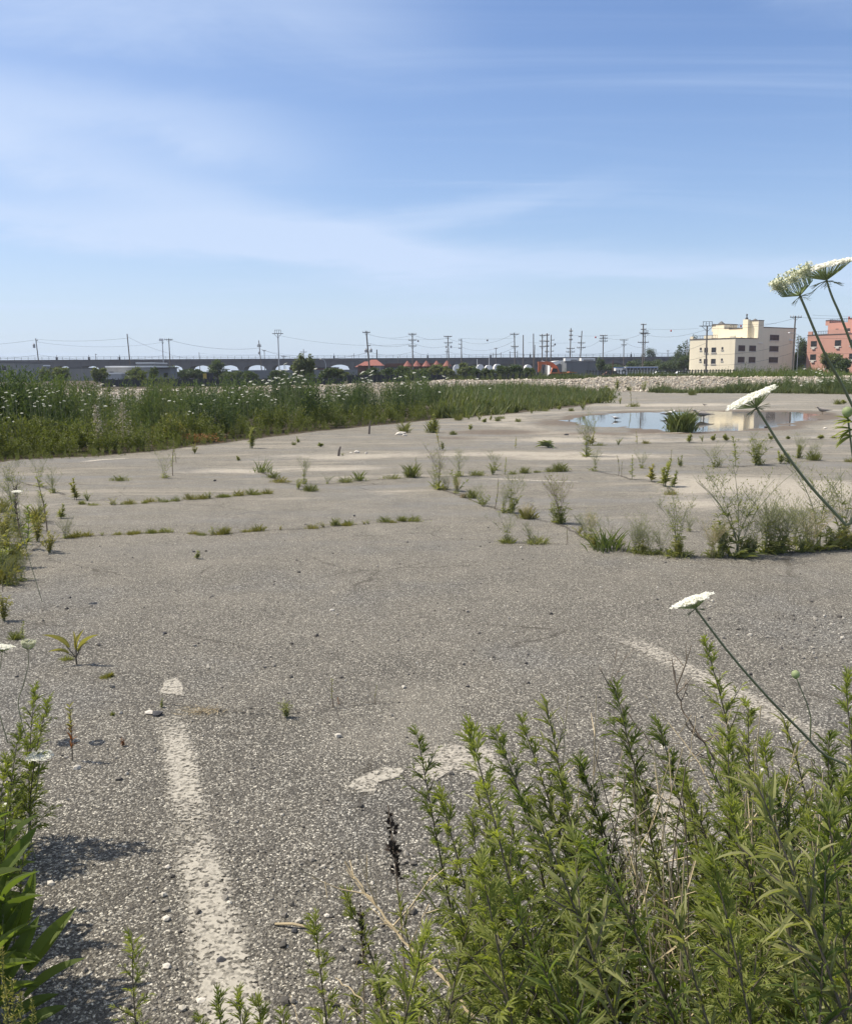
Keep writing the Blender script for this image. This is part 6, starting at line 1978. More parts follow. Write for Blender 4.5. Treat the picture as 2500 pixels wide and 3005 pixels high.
def hedge_carrots():
    A = [(0, 940, .2404, [(450, 832), (350, 855), (375, 882), (580, 860), (608, 888), (715, 865), (190, 893), (650, 878), (80, 880), (155, 915), (40, 938), (370, 930), (490, 935), (555, 928), (55, 955), (530, 970), (200, 987), (85, 985), (460, 988), (430, 1010), (105, 1040), (530, 1020), (45, 1060), (740, 1003), (540, 1045), (615, 1042), (425, 1050), (270, 1133), (105, 1187), (20, 1150), (170, 1237), (1090, 905), (1212, 955), (1015, 975), (1043, 1022), (1200, 1050), (1012, 1097), (1160, 1103), (1150, 1145), (1400, 1110), (1290, 1045), (785, 983), (1250, 780), (1400, 800), (1560, 830), (1200, 800)],
          'white wild carrot flower in the left part of the thicket'),
         (400, 940, .2404, [(330, 960), (405, 982), (465, 993), (550, 967), (505, 857), (590, 840), (755, 897), (815, 792), (960, 973), (790, 1022), (625, 1145), (692, 1134), (370, 1143), (650, 1112), (1087, 857), (1177, 877), (1125, 942), (1295, 906), (1308, 930), (1360, 997), (1228, 1015), (1322, 800), (1400, 747), (1530, 905), (1585, 915), (1490, 972), (1655, 973), (1705, 968), (1695, 1003), (1350, 875), (1435, 782), (1157, 1022), (1255, 968), (1612, 930)],
          'white wild carrot flower in the middle part of the thicket'),
         (400, 940, .2404, [(1550, 730), (1625, 733), (1665, 742), (1700, 700), (1635, 820), (1745, 810), (1600, 765)], 'white wild carrot flower of the dense high cluster beside the slim young trees'),
         (800, 940, .2404, [(160, 530), (88, 612), (160, 605), (290, 625), (365, 612), (270, 653), (140, 662), (320, 672), (355, 678), (265, 697), (305, 695), (195, 710), (125, 722), (75, 700), (35, 703), (390, 722), (225, 757), (270, 750), (375, 760), (138, 763), (85, 770), (325, 818), (530, 590)], 'white wild carrot flower of the dense high cluster beside the slim young trees'),
         (800, 940, .2404, [(870, 800), (835, 805), (835, 835), (855, 862), (890, 872), (778, 882), (910, 908), (807, 922), (862, 960), (40, 968), (650, 990), (465, 812), (475, 842), (460, 878), (460, 908), (1105, 632), (1085, 650), (1195, 638), (1222, 618), (1205, 667), (1090, 708), (1145, 700), (1165, 728), (1205, 735), (1105, 750), (1175, 755), (1497, 708), (1560, 690), (1622, 682), (1595, 765), (1575, 778), (1605, 913), (1635, 800), (1725, 640), (1563, 915)], 'white wild carrot flower near the right end of the thicket'),
         (1200, 940, .2404, [(65, 640), (180, 692), (125, 778), (105, 755), (150, 830), (370, 876), (600, 975), (712, 970), (418, 682), (465, 705), (830, 714), (990, 830)], 'white wild carrot flower over the grass strip beside the rubble')]
    r = np.random.RandomState(77)
    protos = []
    for k in range(4):
        tmp = bpy.data.objects.new('tmp', None)
        umbel(tmp, (0, 0, 0), (.25 * (k - 1.5), -.25, 1), 1.0, 'open', 900 + k, False)
        ms = {}
        for o in list(bpy.data.objects):
            if o.parent == tmp:
                ms[o.name.split('.')[0]] = o.data
                bpy.data.objects.remove(o)
        bpy.data.objects.remove(tmp)
        protos.append(ms)
    for ox, oy, s, pts, lab in A:
        for (a, b) in pts:
            px, py = ox + a * s, oy + b * s
            base = front_Y(px) if px < 1300 else G(px, 1205).y
            fy = np.interp(px, [q[0] for q in FRONT], [q[1] for q in FRONT]) if px < 1300 else 1205
            t = min(1, max(0, (fy - py) / max(60, fy - 1105)))
            Y = base + .15 + 1.5 * t ** 1.3 + r.uniform(-.1, .2)
            c = P(px, py, Y)
            h = max(.15, c.z)
            w = 3.4 + 2.2 * r.uniform()
            R = w * mpp(c) * (.9 if py > 1130 else 1.1)
            o = thing('wild_carrot', lab, 'wild carrot', (c.x + r.uniform(-.06, .06), Y, gzf(c.x, Y)), group='wild carrot flowers in the thicket')
            top = c - Vector(o.location)
            m = MB(); m.tube([(0, 0, -.02), top * .5 + Vector((.02, 0, 0)), top], [.005, .004, .003], 3, False)
            m.build('stem', M['stem'], o)
            pr = protos[r.randint(4)]
            for key in ('florets', 'ray'):
                q = bpy.data.objects.new(key, pr[key]); C.objects.link(q); q.parent = o
                q.location = top - Vector((0, 0, .42 * R)); q.scale = (R, R, R); q.rotation_euler = (0, 0, r.uniform(-.6, .6))
    # bank carrots at right: a loose patch
    for i in range(46):
        px = r.uniform(2320, 2500)
        Y = r.uniform(63, 71) if i % 3 else r.uniform(84, 96)
        x = P(px, 1100, Y).x
        h = r.uniform(.55, .95)
        o = thing('wild_carrot', 'white wild carrot flower on the weedy right end of the rubble bank', 'wild carrot', (x, Y, gzf(x, Y)), group='wild carrot flowers on the bank')
        m = MB(); m.tube([(0, 0, -.02), (.02, 0, h)], [.006, .004], 3, False); m.build('stem', M['stem'], o)
        pr = protos[i % 4]
        q = bpy.data.objects.new('florets', pr['florets']); C.objects.link(q); q.parent = o
        R = r.uniform(.07, .12)
        q.location = (.02, 0, h - .42 * R); q.scale = (R, R, R)


far_trees()
thicket()
grass_strips()
crack_weeds()
hedge_carrots()

# ------------------------------------------------------------------ foreground plants
def mugwort(tip, base, label, seed, dens=1.0, mat='mugwort', group=None, smat='stem_purple', branch=1.0, leaf=1.0, sway=.0):
    """tall mugwort stem from base (on the ground) to tip, lobed leaves and leafy side shoots"""
    r = np.random.RandomState(seed)
    base, tip = Vector(base), Vector(tip)
    base.z = gzf(base.x, base.y)
    L = (tip - base).length
    o = thing('mugwort_plant', label, 'mugwort plant', base - Vector((0, 0, .004)), group=group)
    st, lf = MB(), MB()
    top = tip - base
    n = 26
    main = bez((0, 0, 0), top, (-top.x * .10 + sway, -.02, .02), n)
    st.tube(main, list(np.linspace(.0042 * (.5 + L * .6), .0010, n + 1)), 6)
    pts, dirs, ln = [], [], []
    nodes = int(L / .019 * dens)
    az = r.uniform(0, 6.28)
    hab = r.uniform(.72, 1.15)
    for i in range(nodes):
        t = .10 + .90 * (i + .5) / nodes
        f = t * n
        p = main[min(n - 1, int(f))].lerp(main[min(n, int(f) + 1)], f % 1)
        ax = (main[min(n, int(f) + 1)] - main[min(n - 1, int(f))]).normalized()
        az += 2.4 + r.uniform(-.3, .3)
        u = ax.orthogonal().normalized()
        v = ax.cross(u)
        side = u * math.cos(az) + v * math.sin(az)
        rise = .65 + .9 * t + r.uniform(-.35, .35)
        d = (side + ax * rise).normalized()
        size = leaf * (.098 - .046 * t) * r.uniform(.75, 1.25) * (.55 + .45 * min(1, L)) * hab
        pts.append(p); dirs.append(d); ln.append(size)
        # axil cluster
        for q in range(2):
            a2 = az + r.uniform(-.9, .9)
            d2 = ((u * math.cos(a2) + v * math.sin(a2)) + ax * (rise + .6)).normalized()
            pts.append(p + d2 * .004); dirs.append(d2); ln.append(size * r.uniform(.4, .65))
        # leafy side shoot
        if t < .88 and r.uniform() < .42 * branch:
            bl = L * (.04 + .17 * (1 - t) ** .8 * r.uniform(.4, 1.2))
            bd = (side + ax * r.uniform(.7, 1.3)).normalized()
            e = p + bd * bl + ax * bl * .2
            bm = p.lerp(e, .5) + bd * bl * .04
            st.tube([p, bm, e], [.0016, .0013, .0006], 4, False)
            k = max(4, int(bl / .011))
            a3 = r.uniform(0, 6.28)
            uu = bd.orthogonal().normalized(); vv = bd.cross(uu)
            for q in range(k):
                tt = (q + .6) / k
                pp = p.lerp(e, tt)
                a3 += 2.4
                dd = ((uu * math.cos(a3) + vv * math.sin(a3)) + bd * (.7 + tt)).normalized()
                pts.append(pp); dirs.append(dd); ln.append(size * r.uniform(.45, .85) * (1.1 - .4 * tt))
    # tip bud cluster
    for q in range(9):
        d = (top.normalized() + Vector(tuple(r.normal(0, .28, 3)))).normalized()
        pts.append(top - top.normalized() * .012 * q * .6); dirs.append(d); ln.append(.042 * leaf * r.uniform(.7, 1.2))
    ln = np.array(ln)
    if mat in ('broad', 'weed'):                              # the kind with plain narrow leaves
        put(lf, BLADE, np.array([tuple(p) for p in pts]), np.array([tuple(d) for d in dirs]), ln * .9, ln * r.uniform(.085, .135, len(ln)), r, .9)
    else:
        put(lf, LOBED, np.array([tuple(p) for p in pts]), np.array([tuple(d) for d in dirs]), ln, ln * r.uniform(.75, 1.15, len(ln)), r, .9)
    st.build('stem', M[smat], o)
    lf.build('leaves', M[mat], o)
    return o


def front_right():
    # tip pixel, distance of tip, offset of the foot (m)
    T = [(1226, 2152, 2.15, .14, .02, 'slender mugwort with the leftmost tip, before the cement smear'),
         (1379, 2145, 1.50, .20, -.10, 'near soft-edged mugwort with a pale fresh tip, tallest at the left'),
         (1457, 2147, 2.10, .16, .0, 'mugwort with thin bare tip just right of the near soft-edged one'),
         (1532, 2119, 2.15, .22, .0, 'mugwort shoot leaning left beside the bushy double-topped plant'),
         (1602, 2063, 2.15, .10, .0, 'bushy double-topped mugwort in front of the cement smear'),
         (1803, 2012, 2.25, .20, .0, 'slim mugwort with a tall leafy spire in the middle'),
         (1935, 2135, 2.15, .16, .0, 'shorter mugwort leaning left of the tallest plant'),
         (2071, 1892, 2.35, .14, .0, 'tallest mugwort reaching up to the leaning flower stem'),
         (2194, 2075, 2.25, .04, .0, 'mugwort side shoot right of the tallest plant'),
         (2301, 2113, 2.20, .14, .0, 'yellowish mugwort below the forked flower bud'),
         (2480, 1995, 2.10, .12, .0, 'mugwort cut by the right edge, upper one'),
         (2440, 2230, 1.95, .14, .0, 'bright mugwort at the right edge under the flower stem'),
         (1016, 2631, 1.95, .10, .0, 'thin mugwort behind the dark seed stalk'),
         (926, 2700, 1.75, .06, .0, 'lone small mugwort left of the dark seed stalk'),
         (1170, 2640, 1.85, .06, .0, 'short mugwort right under the dark seed head'),
         (390, 2763, 1.70, .055, .0, 'small mugwort sprig beside the painted line at the bottom'),
         (1290, 2330, 1.95, .14, .0, 'leafy mugwort under the leftmost tip'),
         (1700, 2240, 2.05, .12, .0, 'dark mugwort between the double-topped plant and the slim spire'),
         (1500, 2420, 1.55, .16, .0, 'near mugwort branch with a pale curled leaf'),
         (1875, 2330, 1.95, .10, .0, 'mugwort standing before the sandy patch'),
         (2010, 2280, 2.0, .14, .0, 'mugwort below the tallest plant, leaning left'),
         (2140, 2260, 2.0, .10, .0, 'mugwort among the dry grass stems'),
         (2240, 2330, 1.85, .08, .0, 'mugwort crossed by brown dry stems'),
         (2370, 2400, 1.75, .10, .0, 'bright green mugwort at lower right')]
    for i, (px, py, D, dx, dy, lab) in enumerate(T):
        tip = P(px, py, D)
        mugwort(tip, (tip.x + dx, D + dy - .02, 0), lab, 300 + i, 1.0, mat='weed' if i % 5 == 4 else 'mugwort', leaf=1.0 if D > 1.6 else .95, sway=.01 * ((i * 7) % 5 - 2))
    r = np.random.RandomState(99)
    for i in range(74):
        D = r.uniform(1.12, 2.05)
        px = r.uniform(1330, 2640) if D > 1.5 else r.uniform(1250, 2700)
        py = 2420 + 420 * r.uniform(0, 1) ** .9 - 140 * (px > 1700)
        tip = P(px, py, D)
        if tip.z < .12 or (1740 < px < 1980 and py < 2640):
            continue
        mugwort(tip, (tip.x + r.uniform(-.22, .34), D + r.uniform(-.16, .14), 0), 'low mugwort stem in the dense green mass at the lower right', 500 + i, .95, group='mugwort stems in the dense lower right mass', branch=1.3, leaf=1.05, mat=('mugwort', 'broad', 'mugwort', 'weed')[i % 4])
    for i in range(26):
        px = 1340 + 1240 * (i + r.uniform(0, 1)) / 26
        D = r.uniform(1.85, 2.2)
        if 1720 < px < 1980:
            continue
        tip = P(px, r.uniform(2190, 2420) - (60 if px > 1900 else 0), D)
        mugwort(tip, (tip.x + r.uniform(-.05, .25), D + r.uniform(-.10, .05), 0), 'middle-height mugwort rising out of the dense right hand mass', 600 + i, 1.0, group='middle-height mugworts of the right hand mass', mat=('mugwort', 'weed', 'mugwort', 'broad')[i % 4], branch=1.2)
    for i in range(9):                                        # small ones at the bottom edge
        px = (700, 760, 830, 1040, 1110, 1180, 1250, 590, 640)[i]
        D = 1.62 + .05 * (i % 4)
        tip = P(px, (2925 if px < 900 else 2860) + 22 * (i % 4), D)
        mugwort(tip, (tip.x + .03, D, 0), 'low bright mugwort seedling at the bottom edge left of the green mass', 700 + i, .9, group='mugwort seedlings along the bottom edge', leaf=.85)
    # dry stems
    def dry(pts, label, mat='straw', rad=.0022, twigs=6, seed=0, D=2.0, name='dry_weed'):
        rr = np.random.RandomState(900 + seed)
        P3 = [P(px, py, d) for px, py, d in pts]
        foot = P3[-1]
        gzv = gzf(foot.x, foot.y)
        if foot.z > gzv + .01:
            P3.append(Vector((foot.x + (foot.x - P3[-2].x) * .3, foot.y - .02, gzv)))
        foot = P3[-1]
        o = thing(name, label, 'dry weed', foot)
        m = MB()
        loc = [q - foot for q in P3]
        dense = []
        for a in range(len(loc) - 1):
            for k in range(6):
                dense.append(loc[a].lerp(loc[a + 1], k / 6) + Vector(tuple(rr.normal(0, .0015, 3))))
        dense.append(loc[-1])
        m.tube(dense, list(np.linspace(rad * .45, rad * 1.1, len(dense))), 5)
        m.build('stem', M[mat], o)
        if twigs:
            m = MB()
            for k in range(twigs):
                q = dense[int(rr.uniform(.05, .7) * len(dense))]
                d = Vector((rr.uniform(-1, 1), rr.uniform(-.6, .6), rr.uniform(.3, 1.3))).normalized()
                l = rr.uniform(.04, .14)
                e = q + d * l
                m.tube([q, q.lerp(e, .5) + Vector((0, 0, -l * .06)), e], [rad * .5, rad * .4, rad * .25], 4, False)
                for z in range(2):
                    p2 = q.lerp(e, rr.uniform(.4, .9))
                    m.tube([p2, p2 + (d + Vector(tuple(rr.normal(0, .6, 3)))).normalized() * l * .4], [rad * .35, rad * .2], 3, False)
            m.build('twig', M[mat], o)
        return o
    dry([(1973, 1952, 2.3), (2000, 2080, 2.28), (2065, 2180, 2.25), (2160, 2320, 2.2), (2300, 2520, 2.1), (2400, 2700, 2.0)], 'long brown dead stem leaning left through the right hand plants', 'stem_brown', .0040, 12, 1)
    dry([(1762, 1968, 2.3), (1800, 2040, 2.3), (1900, 2170, 2.25), (2010, 2330, 2.15), (2090, 2480, 2.05)], 'thin dead stem rising left of the slim leafy spire', 'stem_brown', .0022, 5, 2)
    dry([(1890, 2040, 2.3), (1960, 2120, 2.28), (2050, 2240, 2.2), (2130, 2400, 2.1)], 'pale grass stem crossing behind the long brown one', 'straw', .0016, 4, 3)
    dry([(2160, 2330, 2.05), (2230, 2420, 2.0), (2330, 2600, 1.9), (2440, 2790, 1.8)], 'stout tan dead stem low at the right', 'straw', .0042, 8, 4)
    dry([(2400, 2350, 1.95), (2370, 2480, 1.92), (2330, 2640, 1.88)], 'pale upright grass stem at the right', 'straw', .0016, 3, 5)
    dry([(2170, 2180, 2.15), (2160, 2330, 2.12), (2190, 2500, 2.05)], 'pale upright grass stem below the tallest plant', 'straw', .0015, 3, 6)
    dry([(2040, 2100, 2.2), (2020, 2240, 2.18), (2010, 2400, 2.1)], 'second pale upright grass stem below the tallest plant', 'straw', .0015, 3, 7)
    dry([(1695, 2200, 2.05), (1700, 2330, 2.03), (1690, 2480, 1.98)], 'pale straight grass stem in the double-topped plant', 'straw', .0013, 0, 8)
    dry([(2450, 2420, 1.85), (2400, 2620, 1.8), (2430, 2800, 1.75)], 'pale bent grass stem by the right edge', 'straw', .0016, 4, 9)
    dry([(1010, 2530, 1.98), (1090, 2640, 1.93), (1180, 2760, 1.86), (1290, 2860, 1.78), (1390, 2985, 1.70)], 'stout tan fallen stalk leaning left beside the dark seed stalk', 'straw', .0040, 9, 10)
    dry([(985, 2870, 1.80), (1060, 2930, 1.75), (1140, 3000, 1.7)], 'low tan twig at the bottom edge', 'straw', .0022, 4, 11)
    dry([(1850, 2560, 1.85), (1880, 2660, 1.8), (1870, 2800, 1.75)], 'thin pale stem in the green mass, left one', 'straw', .0013, 2, 12)
    dry([(1990, 2640, 1.8), (1960, 2760, 1.77), (2020, 2900, 1.7)], 'thin pale curving stem in the green mass, right one', 'straw', .0013, 2, 13)
    dry([(850, 2915, 1.68), (865, 2960, 1.66), (880, 3010, 1.64)], 'fine pale stem at the bottom edge left of the tan twig', 'straw', .0012, 0, 14)
    dry([(2060, 2320, 2.1), (2120, 2380, 2.08), (2200, 2440, 2.05), (2260, 2520, 2.0)], 'pale slanting stem among the brown dry ones', 'straw', .0018, 6, 15)
    dry([(2330, 2200, 2.1), (2300, 2350, 2.05), (2240, 2500, 2.0)], 'pale stem leaning right by the yellowish mugwort', 'straw', .0015, 4, 16)
    dry([(1245, 2790, 1.75), (1240, 2900, 1.72), (1230, 3000, 1.68)], 'dark thin stem at the bottom left of the green mass', 'stem_brown', .002, 2, 17)
    r3 = np.random.RandomState(61)
    for i in range(46):
        px, D = 2560 - 900 * r3.uniform(0, 1) ** 1.5, r3.uniform(1.35, 2.2)
        py = r3.uniform(2040, 2620)
        tp = P(px, py, D)
        q = Vector((tp.x + r3.uniform(-.12, .2), D + r3.uniform(-.1, .1), 0)); q.z = gzf(q.x, q.y)
        o = thing('dry_weed', 'thin dry straw-coloured stem among the right hand mugworts', 'dry weed', q, group='thin dry stems among the mugworts')
        m = MB(); bm = bez((0, 0, 0), tp - q, (r3.uniform(-.05, .05), 0, r3.uniform(0, .04)), 8); m.tube(bm, list(np.linspace(.0027, .0011, 9)), 4); m.build('stem', M['straw' if i % 3 else 'stem_brown'], o)
        m = MB()
        for k in range(5):
            a_ = bm[3 + k]
            b_ = a_ + Vector((r3.uniform(-.07, .07), r3.uniform(-.05, .05), r3.uniform(.02, .10)))
            m.tube([a_, b_], [.0013, .0007], 3, False)
        m.build('twig', M['straw' if i % 3 else 'stem_brown'], o)
    # dark seed stalk
    base = P(1205, 3040, 1.74); base = Vector((base.x, 1.74, gzf(base.x, 1.74)))
    tip = P(1139, 2363, 2.0)
    o = thing('seed_stalk', 'dark brown dry dock stalk with a clustered seed head', 'seed stalk', base)
    m = MB(); main = bez((0, 0, 0), tip - base, (.012, 0, 0), 16); m.tube(main, list(np.linspace(.0034, .0014, 17)), 6); m.build('stem', M['stem_brown'], o)
    r2 = np.random.RandomState(31)
    m = MB()
    n = 130
    t = r2.uniform(.77, .97, n)
    pts = np.array([tuple(main[min(15, int(x * 16))].lerp(main[min(16, int(x * 16) + 1)], x * 16 % 1)) for x in t])
    d = polar(r2, n, .2, 1.3)
    wob = .35 + .65 * np.abs(np.sin(t * 46))
    put(m, DIAMOND, pts + d * .006 * wob[:, None], d, .016 * wob * r2.uniform(.8, 1.3, n), .010 * wob, r2, 2)
    m.build('seed_head', M['seed_dark'], o)
    for i, (px, py, h) in enumerate(((1062, 2650, .10), (1105, 2890, .06))):
        b = P(px, 2960, 1.85); b = Vector((b.x, 1.85, gzf(b.x, 1.85))); tp = P(px - 6, py, 1.95)
        oo = thing('seed_stalk', ('small brown seed stalk behind the thin mugwort', 'short brown seed stalk at the bottom edge')[i], 'seed stalk', b)
        m = MB(); mn = bez((0, 0, 0), tp - b, (.006, 0, 0), 8); m.tube(mn, list(np.linspace(.0024, .001, 9)), 5); m.build('stem', M['stem_brown'], oo)
        m = MB(); n = 50; t = r2.uniform(.7, .98, n)
        pts = np.array([tuple(mn[min(7, int(x * 8))].lerp(mn[min(8, int(x * 8) + 1)], x * 8 % 1)) for x in t])
        put(m, DIAMOND, pts, polar(r2, n, .2, 1.3), .011, .007, r2, 2); m.build('seed_head', M['seed_dark'], oo)


def carrot(label, hub_px, D, nrm, R, stem_px, kind='open', seed=0, rad=.0026, extra=None):
    """flower seen close: hub pixel, stem through photo points with their distances"""
    hub = P(*hub_px, D)
    pts = [hub] + [P(a, b, d) for a, b, d in stem_px]
    last, prev = pts[-1], pts[-2]
    z = gzf(last.x, last.y)
    if last.z > z:
        k = (last.z - z)
        pts.append(Vector((last.x + k * .25, last.y - .03, z)))
    foot = pts[-1]
    o = thing('wild_carrot', label, 'wild carrot', foot)
    dense = []
    for i in range(len(pts) - 1):
        p0, p1, p2, p3 = pts[max(i - 1, 0)], pts[i], pts[i + 1], pts[min(i + 2, len(pts) - 1)]
        for k in range(6):
            t = k / 6
            dense.append(.5 * ((2 * p1) + (p2 - p0) * t + (2 * p0 - 5 * p1 + 4 * p2 - p3) * t * t + (3 * p1 - p0 - 3 * p2 + p3) * t ** 3) - foot)
    dense.append(pts[-1] - foot)
    m = MB()
    m.tube(dense, list(np.linspace(rad * .8, rad * 1.25, len(dense))), 8)
    m.build('stem', M['stem'], o, smooth=True)
    umbel(o, hub - foot, nrm, R, kind, seed)
    return o, foot


def front_carrots():
    carrot('green-white cupped wild carrot head, tallest at the upper right', (2346, 868), 1.45, (-.55, .0, 1), .030, [(2362, 905, 1.45), (2420, 1040, 1.46), (2480, 1150, 1.48), (2560, 1330, 1.50), (2650, 1600, 1.52)], 'nest', 1, .0022)
    carrot('bright flat wild carrot flower overlapping the cupped green-white head', (2424, 822), 1.62, (-.26, .02, 1), .050, [(2440, 870, 1.62), (2470, 940, 1.62), (2520, 1080, 1.63), (2600, 1350, 1.65)], 'open', 2, .0022)
    carrot('big white wild carrot flower leaning before the puddle', (2218, 1196), 1.50, (-.50, .10, 1), .040, [(2240, 1230, 1.50), (2300, 1325, 1.50), (2380, 1430, 1.50), (2480, 1540, 1.50), (2600, 1680, 1.50)], 'open', 3, .0023)
    o, foot = carrot('white wild carrot flower on a long leaning stem over the painted curve', (2040, 1786), 1.75, (-.40, .20, 1), .039, [(2065, 1820, 1.75), (2150, 1930, 1.75), (2260, 2055, 1.76), (2400, 2200, 1.78), (2560, 2390, 1.80)], 'open', 4, .0024)
    # forked bud on the same stem
    a, b, c = P(2376, 2172, 1.78) - foot, P(2365, 2060, 1.78) - foot, P(2333, 1984, 1.78) - foot
    m = MB(); m.tube([a, a.lerp(b, .6) + Vector((.006, 0, 0)), b, c], [.0016, .0014, .0012, .001], 6); br = m.build('branch', M['stem'], o)
    m = MB(); m.lathe([(.001, -.006), (.006, -.003), (.0085, .003), (.007, .009), (.002, .012)], 10, c); m.build('bud', M['umbel_ray'], br, smooth=True)
    # bud and feathery leaf at the right edge
    b0 = P(2485, 1215, 1.5)
    f = Vector((b0.x + .16, 1.48, gzf(b0.x + .16, 1.48)))
    o = thing('wild_carrot', 'wild carrot bud with feathery leaf bits cut by the right edge', 'wild carrot', f)
    m = MB(); m.tube([(0, 0, 0), (b0 - f) * .7 + Vector((.03, 0, .05)), b0 - f], [.003, .002, .0015], 6); m.build('stem', M['stem'], o)
    m = MB(); m.lathe([(.001, -.006), (.006, -.003), (.009, .003), (.007, .009), (.002, .012)], 10, b0 - f); m.build('bud', M['umbel_ray'], o, smooth=True)
    m = MB()
    r = np.random.RandomState(8)
    for py in (1240, 1262, 1280):
        q = P(2500, py, 1.5) - f
        put(m, BLADE, np.array([q] * 5), np.stack([r.uniform(-1, -.3, 5), r.uniform(-.3, .3, 5), r.uniform(-.4, .5, 5)], 1), .032, .006, r, .5)
        m.tube([q, q + Vector((.06, 0, -.01))], [.0012, .0015], 4)
    m.build('leaf', M['mugwort'], o)
    # left edge ones
    carrot('flat wild carrot flower beside the left hand mugwort', (119, 2232), 3.0, (.05, -.05, 1), .040, [(112, 2290, 3.0), (98, 2360, 2.98), (85, 2420, 2.96)], 'open', 5, .0018)
    carrot('wild carrot flower just entering at the left edge', (8, 1912), 4.0, (.1, .1, 1), .048, [(2, 1960, 4.0), (-12, 2040, 3.97)], 'open', 6, .0018)
    carrot('small far wild carrot flower above the left clump of weeds', (52, 1448), 6.6, (.05, -.1, 1), .034, [(58, 1500, 6.6), (70, 1580, 6.55)], 'open', 7, .002)
    carrot('creamy wild carrot flower above the left mugwort', (83, 1906), 4.0, (.1, .1, 1), .030, [(84, 1950, 4.0), (70, 2010, 3.98), (55, 2070, 3.96)], 'nest', 8, .0018)
    b0 = P(20, 2368, 2.6)
    f = Vector((b0.x - .03, 2.58, gzf(b0.x, 2.58)))
    o = thing('wild_carrot', 'yellowish wild carrot bud low at the left edge', 'wild carrot', f)
    m = MB(); m.tube([(0, 0, 0), b0 - f], [.002, .0014], 5); m.build('stem', M['stem'], o)
    m = MB(); m.lathe([(.001, -.005), (.007, -.002), (.011, .004), (.009, .010), (.002, .012)], 10, b0 - f); m.build('bud', M['floret_green'], o, smooth=True)


